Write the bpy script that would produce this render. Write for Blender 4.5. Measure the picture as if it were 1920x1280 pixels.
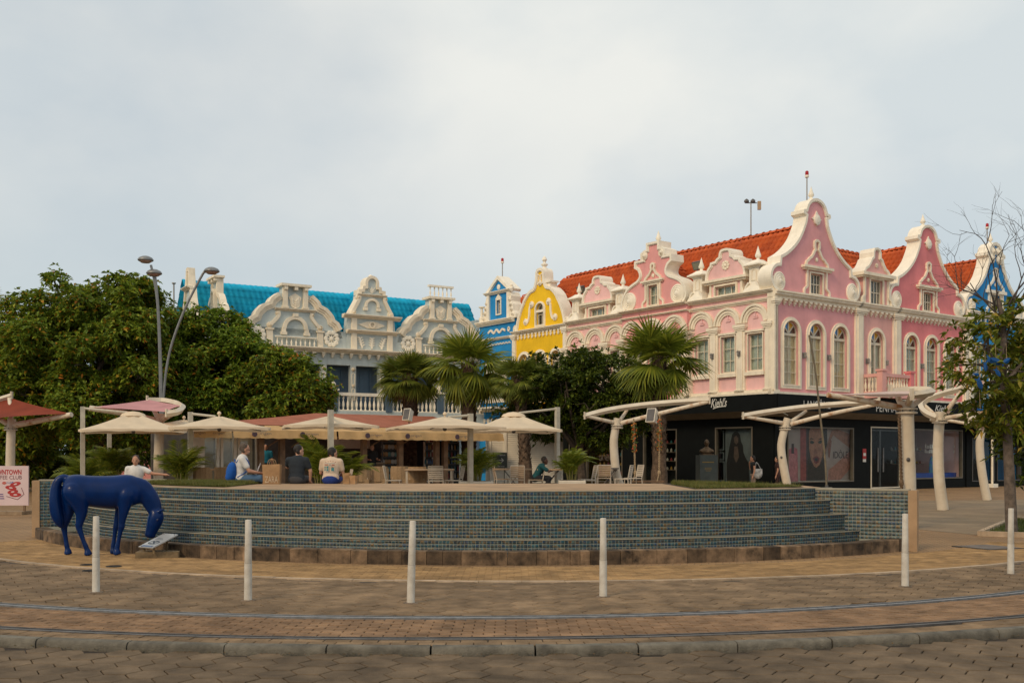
import bpy, math, random
import numpy as np
from mathutils import Vector, Matrix, Euler
from mathutils.geometry import tessellate_polygon
random.seed(7); rng = np.random.default_rng(7)
for o in list(bpy.data.objects): bpy.data.objects.remove(o)
S = bpy.context.scene
COL = S.collection
rad = math.radians
# ------------------------------------------------------------------ camera
FPX, HZ, CAMZ = 1950.0, 858.0, 1.6          # focal length in photo pixels, horizon row, eye height
cam = bpy.data.cameras.new('camera'); camo = bpy.data.objects.new('camera', cam); COL.objects.link(camo)
camo.location = (0, 0, CAMZ); camo.rotation_euler = (rad(90), 0, 0)
cam.sensor_width = 36; cam.lens = 36 * FPX / 1920; cam.shift_y = (HZ - 640) / 1920
cam.clip_start = .1; cam.clip_end = 5000
S.camera = camo
S.render.resolution_x, S.render.resolution_y = 1024, 682
S.view_settings.view_transform = 'Standard'; S.view_settings.look = 'None'
S.view_settings.exposure = 0.0; S.view_settings.gamma = 1; S.view_settings.use_curve_mapping = False
# ------------------------------------------------------------------ sky and sun
SUN_AZ, SUN_EL = rad(216), rad(36)          # compass angle the light comes from (from +Y, clockwise), elevation
w = bpy.data.worlds.new('World'); S.world = w; w.use_nodes = True
nt = w.node_tree; nt.nodes.clear()
def wn(t, **k):
    n = nt.nodes.new(t)
    for a, b in k.items(): setattr(n, a, b)
    return n
sky = wn('ShaderNodeTexSky', sky_type='NISHITA', sun_disc=False, sun_elevation=SUN_EL, sun_rotation=SUN_AZ, air_density=1.0, dust_density=2.0)
tc = wn('ShaderNodeTexCoord'); mp = wn('ShaderNodeMapping'); mp.inputs['Scale'].default_value = (1.0, 1.0, 1.6)
mp.inputs['Location'].default_value = (.35, 0.1, .62)
n1 = wn('ShaderNodeTexNoise'); n1.inputs['Scale'].default_value = 2.6; n1.inputs['Detail'].default_value = 5; n1.inputs['Roughness'].default_value = .45
n1.inputs['Distortion'].default_value = .25
r1 = wn('ShaderNodeValToRGB'); r1.color_ramp.elements[0].position = .36; r1.color_ramp.elements[1].position = .60
r1.color_ramp.elements[0].color = (.80,)*3 + (1,); r1.color_ramp.elements[1].color = (.97,)*3 + (1,)
n2 = wn('ShaderNodeTexNoise'); n2.inputs['Scale'].default_value = 1.9; n2.inputs['Detail'].default_value = 7; n2.inputs['Roughness'].default_value = .5
cr = wn('ShaderNodeValToRGB'); cr.color_ramp.elements[0].position = .42; cr.color_ramp.elements[1].position = .57
cr.color_ramp.elements[0].color = (6.8, 7.35, 7.5, 1); cr.color_ramp.elements[1].color = (8.7, 8.75, 8.3, 1)
mx = wn('ShaderNodeMix', data_type='RGBA'); bg = wn('ShaderNodeBackground'); bg.inputs['Strength'].default_value = .1
out = wn('ShaderNodeOutputWorld')
lk = nt.links.new
lk(tc.outputs['Generated'], mp.inputs['Vector']); lk(mp.outputs[0], n1.inputs['Vector']); lk(mp.outputs[0], n2.inputs['Vector'])
lk(n1.outputs['Fac'], r1.inputs['Fac']); lk(n2.outputs['Fac'], cr.inputs['Fac'])
# the cloud cover thins to blue-grey haze towards the horizon, all the way round
sx_ = wn('ShaderNodeSeparateXYZ'); mz = wn('ShaderNodeMapRange'); mz.interpolation_type = 'SMOOTHSTEP'; mz.inputs['From Min'].default_value = .04; mz.inputs['From Max'].default_value = .30
hz_ = wn('ShaderNodeMix', data_type='RGBA'); hz_.inputs['A'].default_value = (5.4, 6.3, 6.75, 1)
lk(tc.outputs['Generated'], sx_.inputs[0]); lk(sx_.outputs['Z'], mz.inputs['Value']); lk(mz.outputs[0], hz_.inputs['Factor']); lk(cr.outputs['Color'], hz_.inputs['B'])
lk(r1.outputs['Color'], mx.inputs['Factor']); lk(sky.outputs['Color'], mx.inputs['A']); lk(hz_.outputs['Result'], mx.inputs['B'])
lk(mx.outputs['Result'], bg.inputs['Color']); lk(bg.outputs[0], out.inputs['Surface'])
sl = bpy.data.lights.new('sun', 'SUN'); sl.energy = 1.5; sl.angle = rad(14); sl.color = (1, .76, .48)
so = bpy.data.objects.new('sun', sl); COL.objects.link(so)
sd = Vector((math.sin(SUN_AZ) * math.cos(SUN_EL), math.cos(SUN_AZ) * math.cos(SUN_EL), math.sin(SUN_EL)))
so.rotation_euler = sd.to_track_quat('Z', 'Y').to_euler(); so.location = (-20, -10, 30)

# ------------------------------------------------------------------ materials
MATS = {}
def mat(name, col, rough=.7, var=.12, scale=3., bump=.12, bscale=60., metal=0., island=0., objr=0., streak=0., spec=.4,
        col2=None, coat=0., trans=0., alpha=1., emit=None, span=(.3, .68), patch=0.):
    if name in MATS: return MATS[name]
    m = bpy.data.materials.new(name); m.use_nodes = True; t = m.node_tree; N = t.nodes; L = t.links.new
    b = N['Principled BSDF']; b.inputs['Roughness'].default_value = rough; b.inputs['Metallic'].default_value = metal
    b.inputs['Specular IOR Level'].default_value = spec
    if coat: b.inputs['Coat Weight'].default_value = coat; b.inputs['Coat Roughness'].default_value = .08
    g = N.new('ShaderNodeNewGeometry')
    ns = N.new('ShaderNodeTexNoise'); ns.inputs['Scale'].default_value = scale; ns.inputs['Detail'].default_value = 6; ns.inputs['Roughness'].default_value = .62
    L(g.outputs['Position'], ns.inputs['Vector'])
    c2 = col2 or tuple(c * (1 - 2.2 * var) for c in col); c1 = tuple(min(1, c * (1 + .7 * var)) for c in col) if not col2 else col
    mxr = N.new('ShaderNodeMix'); mxr.data_type = 'RGBA'; mxr.inputs['A'].default_value = (*c2, 1); mxr.inputs['B'].default_value = (*c1, 1)
    mr = N.new('ShaderNodeMapRange'); mr.inputs['From Min'].default_value = span[0]; mr.inputs['From Max'].default_value = span[1]
    L(ns.outputs['Fac'], mr.inputs['Value']); L(mr.outputs[0], mxr.inputs['Factor'])
    cur = mxr.outputs['Result']
    def mul(sock, lo, hi):
        nonlocal cur
        r = N.new('ShaderNodeMapRange'); r.inputs['To Min'].default_value = lo; r.inputs['To Max'].default_value = hi; L(sock, r.inputs['Value'])
        h = N.new('ShaderNodeMix'); h.data_type = 'RGBA'; h.blend_type = 'MULTIPLY'; h.inputs['Factor'].default_value = 1
        L(cur, h.inputs['A']); L(r.outputs[0], h.inputs['B']); cur = h.outputs['Result']; return r
    if island: mul(g.outputs['Random Per Island'], 1 - island, 1 + island)
    if patch:
        n4 = N.new('ShaderNodeTexNoise'); n4.inputs['Scale'].default_value = .42; n4.inputs['Detail'].default_value = 9; n4.inputs['Roughness'].default_value = .7; L(g.outputs['Position'], n4.inputs['Vector'])
        r = mul(n4.outputs['Fac'], 1 - patch, 1 + patch * .6); r.inputs['From Min'].default_value = .33; r.inputs['From Max'].default_value = .62
    if objr:
        oi = N.new('ShaderNodeObjectInfo'); mul(oi.outputs['Random'], 1 - objr, 1 + objr)
    if streak:
        mpn = N.new('ShaderNodeMapping'); mpn.inputs['Scale'].default_value = (2.2, 2.2, .16); L(g.outputs['Position'], mpn.inputs['Vector'])
        n3 = N.new('ShaderNodeTexNoise'); n3.inputs['Scale'].default_value = 1.6; n3.inputs['Detail'].default_value = 7; n3.inputs['Roughness'].default_value = .7
        L(mpn.outputs[0], n3.inputs['Vector']); r = mul(n3.outputs['Fac'], 1 - streak, 1.02); r.inputs['From Min'].default_value = .36; r.inputs['From Max'].default_value = .52
    L(cur, b.inputs['Base Color'])
    if bump:
        nb = N.new('ShaderNodeTexNoise'); nb.inputs['Scale'].default_value = bscale; nb.inputs['Detail'].default_value = 4; L(g.outputs['Position'], nb.inputs['Vector'])
        bp = N.new('ShaderNodeBump'); bp.inputs['Strength'].default_value = bump; bp.inputs['Distance'].default_value = .02
        L(nb.outputs['Fac'], bp.inputs['Height']); L(bp.outputs[0], b.inputs['Normal'])
    if trans:
        tr = N.new('ShaderNodeBsdfTranslucent'); L(cur, tr.inputs['Color']); ms = N.new('ShaderNodeMixShader'); ms.inputs['Fac'].default_value = trans
        L(b.outputs[0], ms.inputs[1]); L(tr.outputs[0], ms.inputs[2]); L(ms.outputs[0], N['Material Output'].inputs['Surface'])
    if emit:
        b.inputs['Emission Color'].default_value = (*emit[:3], 1); b.inputs['Emission Strength'].default_value = emit[3]
    MATS[name] = m; return m
def glass(name, tint=(.8, .85, .85), gl=.06, k=1.):
    if name in MATS: return MATS[name]
    m = bpy.data.materials.new(name); m.use_nodes = True; N = m.node_tree.nodes; L = m.node_tree.links.new; N.remove(N['Principled BSDF'])
    lw = N.new('ShaderNodeLayerWeight'); lw.inputs['Blend'].default_value = .5
    pw = N.new('ShaderNodeMath'); pw.operation = 'POWER'; pw.inputs[1].default_value = 4; L(lw.outputs['Facing'], pw.inputs[0])
    ad = N.new('ShaderNodeMath'); ad.operation = 'MULTIPLY_ADD'; ad.inputs[1].default_value = k; ad.inputs[2].default_value = gl; ad.use_clamp = True; L(pw.outputs[0], ad.inputs[0])
    t = N.new('ShaderNodeBsdfTransparent'); t.inputs['Color'].default_value = (*tint, 1)
    gg = N.new('ShaderNodeBsdfGlossy'); gg.inputs['Roughness'].default_value = .04
    g = N.new('ShaderNodeNewGeometry'); nb = N.new('ShaderNodeTexNoise'); nb.inputs['Scale'].default_value = 1.3; L(g.outputs['Position'], nb.inputs['Vector'])
    bp = N.new('ShaderNodeBump'); bp.inputs['Strength'].default_value = .03; bp.inputs['Distance'].default_value = .1; L(nb.outputs['Fac'], bp.inputs['Height']); L(bp.outputs[0], gg.inputs['Normal'])
    x = N.new('ShaderNodeMixShader'); L(ad.outputs[0], x.inputs['Fac']); L(t.outputs[0], x.inputs[1]); L(gg.outputs[0], x.inputs[2]); L(x.outputs[0], N['Material Output'].inputs['Surface'])
    MATS[name] = m; return m
def leafmat(name, cols, rough=.5, trans=.25, gain=1., tint=(1, 1, 1)):
    """foliage: one random tone of cols for each leaf"""
    cols = [(p, tuple(min(.6, x * gain * k) for x, k in zip(c, tint))) for p, c in cols]
    m = bpy.data.materials.new(name); m.use_nodes = True; N = m.node_tree.nodes; L = m.node_tree.links.new; b = N['Principled BSDF']
    b.inputs['Roughness'].default_value = rough; b.inputs['Specular IOR Level'].default_value = .25
    g = N.new('ShaderNodeNewGeometry'); r = N.new('ShaderNodeValToRGB'); r.color_ramp.interpolation = 'LINEAR'
    e = r.color_ramp.elements; e[0].position = 0; e[0].color = (*cols[0][1], 1); e[1].position = 1; e[1].color = (*cols[-1][1], 1)
    for p, c in cols[1:-1]: q = e.new(p); q.color = (*c, 1)
    L(g.outputs['Random Per Island'], r.inputs['Fac']); L(r.outputs['Color'], b.inputs['Base Color'])
    tr = N.new('ShaderNodeBsdfTranslucent'); L(r.outputs['Color'], tr.inputs['Color']); ms = N.new('ShaderNodeMixShader'); ms.inputs['Fac'].default_value = trans
    L(b.outputs[0], ms.inputs[1]); L(tr.outputs[0], ms.inputs[2]); L(ms.outputs[0], N['Material Output'].inputs['Surface'])
    MATS[name] = m; return m
def brickmat(name, c1, c2, mortar, bw, bh, rough=.8, off=.5, msize=.008, angle=0, bump=.3):
    """flat paving too far away to build piece by piece"""
    m = bpy.data.materials.new(name); m.use_nodes = True; N = m.node_tree.nodes; L = m.node_tree.links.new; b = N['Principled BSDF']; b.inputs['Roughness'].default_value = rough
    b.inputs['Specular IOR Level'].default_value = .3
    g = N.new('ShaderNodeNewGeometry'); mpn = N.new('ShaderNodeMapping'); mpn.inputs['Rotation'].default_value = (0, 0, angle); L(g.outputs['Position'], mpn.inputs['Vector'])
    k = N.new('ShaderNodeTexBrick'); k.inputs['Scale'].default_value = 1; k.inputs['Brick Width'].default_value = bw; k.inputs['Row Height'].default_value = bh
    k.inputs['Mortar Size'].default_value = msize; k.offset = off; k.inputs['Color1'].default_value = (*c1, 1); k.inputs['Color2'].default_value = (*c2, 1); k.inputs['Mortar'].default_value = (*mortar, 1)
    L(mpn.outputs[0], k.inputs['Vector'])
    ns = N.new('ShaderNodeTexNoise'); ns.inputs['Scale'].default_value = .55; ns.inputs['Detail'].default_value = 8; ns.inputs['Roughness'].default_value = .65; L(g.outputs['Position'], ns.inputs['Vector'])
    r = N.new('ShaderNodeMapRange'); r.inputs['From Min'].default_value = .3; r.inputs['From Max'].default_value = .7; r.inputs['To Min'].default_value = .72; r.inputs['To Max'].default_value = 1.15; L(ns.outputs['Fac'], r.inputs['Value'])
    h = N.new('ShaderNodeMix'); h.data_type = 'RGBA'; h.blend_type = 'MULTIPLY'; h.inputs['Factor'].default_value = 1; L(k.outputs['Color'], h.inputs['A']); L(r.outputs[0], h.inputs['B'])
    L(h.outputs['Result'], b.inputs['Base Color'])
    bp = N.new('ShaderNodeBump'); bp.inputs['Strength'].default_value = bump; bp.inputs['Distance'].default_value = .01; bp.invert = True; L(k.outputs['Fac'], bp.inputs['Height']); L(bp.outputs[0], b.inputs['Normal'])
    MATS[name] = m; return m

# ------------------------------------------------------------------ building helpers
def wloc(o):
    v = Vector((0, 0, 0))
    while o is not None: v += o.location; o = o.parent
    return v
def thing(name, label, cat, loc=(0, 0, 0), group=None, rz=0):
    o = bpy.data.objects.new(name, None); o.empty_display_size = .2; COL.objects.link(o); o.location = loc; o.rotation_euler[2] = rz
    o['label'] = label; o['category'] = cat
    if group: o['group'] = group
    return o
def tag(o, label, cat, group=None):
    o['label'] = label; o['category'] = cat
    if group: o['group'] = group
    return o
def link(name, me, parent=None, at=None):
    o = bpy.data.objects.new(name, me); COL.objects.link(o)
    if parent is not None:
        o.parent = parent
        o.location = -wloc(parent) if at is None else at
    elif at is not None: o.location = at
    return o
def copy_tree(o, parent=None, loc=None, rz=None, label=None):
    c = o.copy(); COL.objects.link(c); c.parent = parent
    if loc is not None: c.location = loc
    if rz is not None: c.rotation_euler[2] = rz
    if label: c['label'] = label
    for ch in list(o.children): copy_tree(ch, c)
    return c
def npmesh(name, V, Fq, mat_=None, smooth=False):
    V = np.asarray(V, np.float32); Fq = np.asarray(Fq, np.int32); k = Fq.shape[1]
    me = bpy.data.meshes.new(name); me.vertices.add(len(V)); me.vertices.foreach_set('co', V.ravel())
    me.loops.add(Fq.size); me.loops.foreach_set('vertex_index', Fq.ravel())
    me.polygons.add(len(Fq)); me.polygons.foreach_set('loop_start', np.arange(0, Fq.size, k, dtype=np.int32))
    me.polygons.foreach_set('loop_total', np.full(len(Fq), k, np.int32))
    if smooth: me.polygons.foreach_set('use_smooth', np.ones(len(Fq), bool))
    me.update(calc_edges=True)
    if mat_: me.materials.append(mat_)
    return me
class Fac:
    """a facade plane: u along the wall, v up, w out of the wall"""
    def __init__(s, O, d, w=0.):
        d = Vector((d[0], d[1])).normalized(); n = Vector((d.y, -d.x))
        if n.y > 0: n = -n
        s.d, s.n, s.O = d, n, Vector((O[0], O[1])) + n * w
    def pt(s, u, v, w=0.): q = s.O + s.d * u + s.n * w; return (q.x, q.y, v)
    def off(s, w): return Fac(s.O + s.n * w, s.d)
    def uv(s, px, py):
        k = (px - 960) / FPX; u = (k * s.O.y - s.O.x) / (s.d.x - k * s.d.y); return u, CAMZ + (HZ - py) / FPX * (s.O.y + s.d.y * u)
def at(px, py, Y): return Vector(((px - 960) / FPX * Y, Y, CAMZ - (py - HZ) / FPX * Y))
def onground(px, py, z=0.): return at(px, py, (CAMZ - z) * FPX / (py - HZ))
def arc(cu, cv, r, a0, a1, n=12, ry=None):
    ry = ry or r
    return [(cu + r * math.cos(rad(a0 + (a1 - a0) * i / n)), cv + ry * math.sin(rad(a0 + (a1 - a0) * i / n))) for i in range(n + 1)]
def rect(u0, u1, v0, v1): return [(u0, v0), (u1, v0), (u1, v1), (u0, v1)]
def archpoly(cu, v0, vs, hw, n=14): return [(cu - hw, v0), (cu + hw, v0)] + arc(cu, vs, hw, 0, 180, n)
def mirror(half, cu=0.): return [(cu + a, b) for a, b in half] + [(cu - a, b) for a, b in reversed(half) if a > 1e-6]
def spl(pts, n=4):
    """smooth an open polyline (Catmull-Rom)"""
    P = [Vector(p) for p in pts]; out = []
    for i in range(len(P) - 1):
        a, b, c, d = P[max(i - 1, 0)], P[i], P[i + 1], P[min(i + 2, len(P) - 1)]
        for k in range(n):
            t = k / n
            out.append(tuple(.5 * ((2 * b) + (c - a) * t + (2 * a - 5 * b + 4 * c - d) * t * t + (3 * b - a - 3 * c + d) * t ** 3)))
    return out + [tuple(P[-1])]
class MB:
    def __init__(s): s.v = []; s.f = []
    def add(s, vs, fs):
        b = len(s.v); s.v += [tuple(v) for v in vs]; s.f += [tuple(i + b for i in f) for f in fs]; return s
    def hexa(s, p): return s.add(p, [(3, 2, 1, 0), (4, 5, 6, 7), (0, 1, 5, 4), (1, 2, 6, 5), (2, 3, 7, 6), (3, 0, 4, 7)])
    def box(s, c, sz, rz=0., M=None):
        x, y, z = (q / 2 for q in sz); P = [Vector(p) for p in ((-x, -y, -z), (x, -y, -z), (x, y, -z), (-x, y, -z), (-x, -y, z), (x, -y, z), (x, y, z), (-x, y, z))]
        R = M if M else Matrix.Rotation(rz, 3, 'Z'); c = Vector(c); return s.hexa([R @ p + c for p in P])
    def fbox(s, F, u0, u1, v0, v1, w0, w1):
        return s.hexa([F.pt(u0, v0, w0), F.pt(u1, v0, w0), F.pt(u1, v0, w1), F.pt(u0, v0, w1), F.pt(u0, v1, w0), F.pt(u1, v1, w0), F.pt(u1, v1, w1), F.pt(u0, v1, w1)])
    def tube(s, pts, r, seg=8, flat=1.):
        P = [Vector(p) for p in pts]; n = len(P); R = r if hasattr(r, '__len__') else [r] * n
        vs = []; up = Vector((0, 0, 1)); prev = None
        for i, p in enumerate(P):
            t = (P[min(i + 1, n - 1)] - P[max(i - 1, 0)]).normalized()
            if prev is None: a = t.cross(up if abs(t.z) < .9 else Vector((0, 1, 0))).normalized()
            else: a = (prev - t * prev.dot(t)).normalized()
            prev = a; b = t.cross(a)
            for k in range(seg):
                q = 2 * math.pi * k / seg; vs.append(p + (a * math.cos(q) + b * math.sin(q) * flat) * R[i])
        fs = [(i * seg + k, i * seg + (k + 1) % seg, (i + 1) * seg + (k + 1) % seg, (i + 1) * seg + k) for i in range(n - 1) for k in range(seg)]
        fs += [tuple(reversed(range(seg))), tuple(range((n - 1) * seg, n * seg))]
        return s.add(vs, fs)
    def lathe(s, prof, c=(0, 0, 0), seg=12, sx=1., sy=1., rot=0.):
        vs = [(c[0] + r * math.cos(2 * math.pi * k / seg + rot) * sx, c[1] + r * math.sin(2 * math.pi * k / seg + rot) * sy, c[2] + z) for r, z in prof for k in range(seg)]
        n = len(prof); fs = [(i * seg + k, i * seg + (k + 1) % seg, (i + 1) * seg + (k + 1) % seg, (i + 1) * seg + k) for i in range(n - 1) for k in range(seg)]
        return s.add(vs, fs + [tuple(reversed(range(seg))), tuple(range((n - 1) * seg, n * seg))])
    def flathe(s, F, cu, cv, prof, seg=18, su=1., sv=1.):
        vs = [F.pt(cu + r * math.cos(2 * math.pi * k / seg) * su, cv + r * math.sin(2 * math.pi * k / seg) * sv, w_) for r, w_ in prof for k in range(seg)]
        n = len(prof); fs = [(i * seg + k, i * seg + (k + 1) % seg, (i + 1) * seg + (k + 1) % seg, (i + 1) * seg + k) for i in range(n - 1) for k in range(seg)]
        return s.add(vs, fs + [tuple(reversed(range(seg))), tuple(range((n - 1) * seg, n * seg))])
    def slab(s, F, outer, w0, w1, holes=()):
        loops = [list(outer)] + [list(h) for h in holes]
        flat = [p for l in loops for p in l]; n = len(flat)
        tris = tessellate_polygon([[Vector((a, b, 0)) for a, b in l] for l in loops])
        vs = [F.pt(a, b, w1) for a, b in flat] + [F.pt(a, b, w0) for a, b in flat]; fs = []
        for t in tris: fs.append(tuple(t)); fs.append(tuple(i + n for i in reversed(t)))
        o = 0
        for l in loops:
            m = len(l)
            for i in range(m): fs.append((o + i, o + (i + 1) % m, o + (i + 1) % m + n, o + i + n))
            o += m
        return s.add(vs, fs)
    def ribbon(s, F, pts, a, b, w0, w1, closed=False):
        """band along a line on the facade, from offset a to offset b beside it, w0 to w1 out of the wall"""
        P = [Vector(p) for p in pts]; n = len(P); vs = []
        for i, p in enumerate(P):
            q0 = P[i - 1] if (i or closed) else p; q1 = P[(i + 1) % n] if (i < n - 1 or closed) else p
            t0 = (p - q0).normalized() if (p - q0).length > 1e-7 else (q1 - p).normalized(); t1 = (q1 - p).normalized() if (q1 - p).length > 1e-7 else t0
            m = Vector((-(t0.y + t1.y), t0.x + t1.x))
            m = m.normalized() if m.length > 1e-4 else Vector((-t0.y, t0.x))
            k = 1 / max(.5, m.dot(Vector((-t0.y, t0.x))))
            for d, w_ in ((a, w0), (b, w0), (b, w1), (a, w1)): q = p + m * d * k; vs.append(F.pt(q.x, q.y, w_))
        fs = []; N = n if closed else n - 1
        for i in range(N):
            j = (i + 1) % n
            for k in range(4): fs.append((i * 4 + k, i * 4 + (k + 1) % 4, j * 4 + (k + 1) % 4, j * 4 + k))
        if not closed: fs += [(3, 2, 1, 0), tuple((n - 1) * 4 + k for k in range(4))]
        return s.add(vs, fs)
    def capsule(s, p0, p1, r0, r1, seg=10, flat=1.):
        p0, p1 = Vector(p0), Vector(p1); t = (p1 - p0); l = t.length; t = t.normalized() if l > 1e-6 else Vector((0, 0, 1)); pts = []; rr = []
        for a in (80, 50, 20): pts.append(p0 - t * r0 * math.sin(rad(a))); rr.append(r0 * math.cos(rad(a)))
        pts += [p0, p1]; rr += [r0, r1]
        for a in (20, 50, 80): pts.append(p1 + t * r1 * math.sin(rad(a))); rr.append(r1 * math.cos(rad(a)))
        return s.tube(pts, rr, seg, flat)
    def ellipsoid(s, c, r, seg=14, rings=9, M=None):
        c = Vector(c); M = M or Matrix.Identity(3)
        vs = []; 
        for i in range(rings + 1):
            a = math.pi * (i + .02) / (rings + .04) - math.pi / 2
            for k in range(seg):
                q = 2 * math.pi * k / seg; vs.append(M @ Vector((r[0] * math.cos(a) * math.cos(q), r[1] * math.cos(a) * math.sin(q), r[2] * math.sin(a))) + c)
        fs = [(i * seg + k, i * seg + (k + 1) % seg, (i + 1) * seg + (k + 1) % seg, (i + 1) * seg + k) for i in range(rings) for k in range(seg)]
        return s.add(vs, fs + [tuple(reversed(range(seg))), tuple(range(rings * seg, (rings + 1) * seg))])
    def mesh(s, name, m=None, smooth=False):
        me = bpy.data.meshes.new(name); me.from_pydata(s.v, [], s.f); me.update()
        if m: me.materials.append(m)
        if smooth:
            me.polygons.foreach_set('use_smooth', [True] * len(me.polygons))
            try: me.set_sharp_from_angle(angle=rad(38))
            except Exception: pass
        return me
    def build(s, name, m, parent=None, smooth=False, at=None): return link(name, s.mesh(name, m, smooth), parent, at)
def remesh(mb, name, m, parent=None, voxel=.02, smooth=6, at=None):
    """fuse the collected volumes into one continuous smooth surface"""
    o = bpy.data.objects.new('t', mb.mesh('t')); COL.objects.link(o)
    r = o.modifiers.new('r', 'REMESH'); r.mode = 'VOXEL'; r.voxel_size = voxel
    k = o.modifiers.new('s', 'SMOOTH'); k.factor = .5; k.iterations = smooth
    bpy.context.view_layer.update(); dg = bpy.context.evaluated_depsgraph_get()
    me = bpy.data.meshes.new_from_object(o.evaluated_get(dg)); bpy.data.objects.remove(o)
    me.name = name; me.materials.clear(); me.materials.append(m); me.polygons.foreach_set('use_smooth', [True] * len(me.polygons))
    return link(name, me, parent, at)
def textmesh(body, size, m, depth=.01, shear=0., align='CENTER', space=1., bold=0.):
    c = bpy.data.curves.new('t', 'FONT'); c.body = body; c.size = size; c.extrude = depth; c.shear = shear; c.align_x = align; c.align_y = 'CENTER'; c.space_character = space; c.offset = bold; c.resolution_u = 3
    o = bpy.data.objects.new('t', c); COL.objects.link(o); bpy.context.view_layer.update()
    me = bpy.data.meshes.new_from_object(o.evaluated_get(bpy.context.evaluated_depsgraph_get())); bpy.data.objects.remove(o)
    me.materials.clear(); me.materials.append(m); return me
def facetext(F, body, u0, u1, v0, v1, w_, m, parent, shear=0., bold=0., space=1., name='lettering', depth=.015):
    """writing fitted into a rectangle of a facade"""
    me = textmesh(body, 1., m, 0, shear, space=space, bold=bold); n = len(me.vertices); co = np.empty(n * 3, np.float32); me.vertices.foreach_get('co', co); co = co.reshape(-1, 3)
    lo, hi = co.min(0), co.max(0); U = u0 + (co[:, 0] - lo[0]) / (hi[0] - lo[0]) * (u1 - u0); V = v0 + (co[:, 1] - lo[1]) / (hi[1] - lo[1]) * (v1 - v0)
    W = np.array([F.pt(a, b, w_) for a, b in zip(U, V)], np.float32); me.vertices.foreach_set('co', W.ravel()); me.update()
    return link(name, me, parent)
def smallprint(F, u0, u1, v0, v1, w_, m, parent):
    """a line of print too small to read: strokes only"""
    mb = MB(); u = u0; h = v1 - v0; r = random.Random(3)
    while u < u1:
        d = h * r.uniform(.12, .2); k = r.choice((.7, 1, 1)); mb.fbox(F, u, u + d, v0, v0 + h * k, w_, w_ + .003)
        if r.random() < .5: mb.fbox(F, u + d, u + d + h * .3, v0 + h * r.choice((0, .4, .7)), v0 + h * r.choice((.15, .55, .85)) + h * .12, w_, w_ + .003)
        u += h * r.uniform(.45, .8)
    mb.build('lettering', m, parent)
# ================================================================== GROUND
def struct(o): o['kind'] = 'structure'; return o
def stuff(o): o['kind'] = 'stuff'; return o
def sheet(name, pts, z, m): return struct(MB().add([(x, y, z) for x, y in pts], [tuple(range(len(pts)))]).build(name, m))
m_earth = mat('earth', (.16, .12, .085), .9, .2, .3)
m_mortar = mat('sand_joint', (.060, .045, .034), .95, .25, 6, .3, 90)
m_hexr = mat('road_paver', (.158, .112, .070), .88, .22, 3, .6, 70, objr=.13, island=.13, patch=.34, spec=.2)
m_hexp = mat('pavement_paver', (.235, .158, .092), .9, .22, 3, .5, 80, objr=.14, island=.14, patch=.34, spec=.2)
m_brk = mat('track_brick', (.250, .152, .086), .9, .2, 3, .3, 120, objr=.15, island=.15, patch=.3, spec=.2)
m_orng = mat('ochre_brick', (.340, .205, .090), .9, .2, 3, .3, 110, island=.14, patch=.24, spec=.2)
m_orngf = brickmat('ochre_paving', (.33, .20, .095), (.27, .165, .08), (.15, .095, .055), .21, .105, angle=.2)
m_kerb = mat('kerb_granite', (.155, .138, .108), .85, .3, 5, .5, 70, objr=.1)
m_line = mat('pale_stone', (.46, .34, .23), .8, .2, 3, .3, 80, objr=.1)
m_slab = brickmat('pale_slab_paving', (.26, .188, .115), (.215, .158, .096), (.17, .12, .08), .9, .6, angle=.64, msize=.01, bump=.15)
m_steel = mat('rail_steel', (.26, .26, .265), .5, .2, 9, .1, 60, metal=.5)
m_groove = mat('rail_groove', (.03, .026, .022), .9, .1)
RC, R1, R2 = (-.76, 23.16), 12.77, 14.0      # tram rails
KC, KB, KF = (-.69, 24.6), 15.71, 15.82      # kerb back and front radius
BC, BR = (.13, 26.31), 12.86                 # pale border line
FC = (-.10, 26.57)                           # fountain
def pol(c, r, a): return (c[0] + r * math.sin(a), c[1] - r * math.cos(a))     # a = 0 towards the camera
def arcpts(c, r, a0, a1, n): return [pol(c, r, a0 + (a1 - a0) * i / n) for i in range(n + 1)]
sheet('ground', [(-900, -60), (900, -60), (900, 1800), (-900, 1800)], -.10, m_earth)
road = sheet('road', [(-40, -8), (40, -8), (40, 22), (-40, 22)], -.084, m_mortar)
A = .95
front = arcpts(KC, KB, -A, A, 40); ext = 40
tl = Vector((math.cos(A), math.sin(A)))
pvp = [(front[0][0] - tl.x * ext, front[0][1] + tl.y * ext)] + front + [(front[-1][0] + tl.x * ext, front[-1][1] + tl.y * ext), (90, 150), (-90, 150)]
pav = sheet('pavement', pvp, -.014, m_mortar)
bf = arcpts(BC, BR, -A, A, 40); tb = tl
orp = [(bf[0][0] - tb.x * ext, bf[0][1] + tb.y * ext)] + bf + [(bf[-1][0] + tb.x * ext, bf[-1][1] + tb.y * ext), (90, 149), (-90, 149)]
plaza = sheet('plaza', orp, -.004, m_orngf)
g1, g2, g3, g4 = onground(1700, 990), onground(1850, 1004), onground(2200, 960), onground(1690, 936)
pl = sheet('pale_plaza_paving', [(g1.x, g1.y), (g2.x, g2.y), (30, 26), (38, 44), (onground(1700, 936).x, 39)], .000, m_slab)
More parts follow.
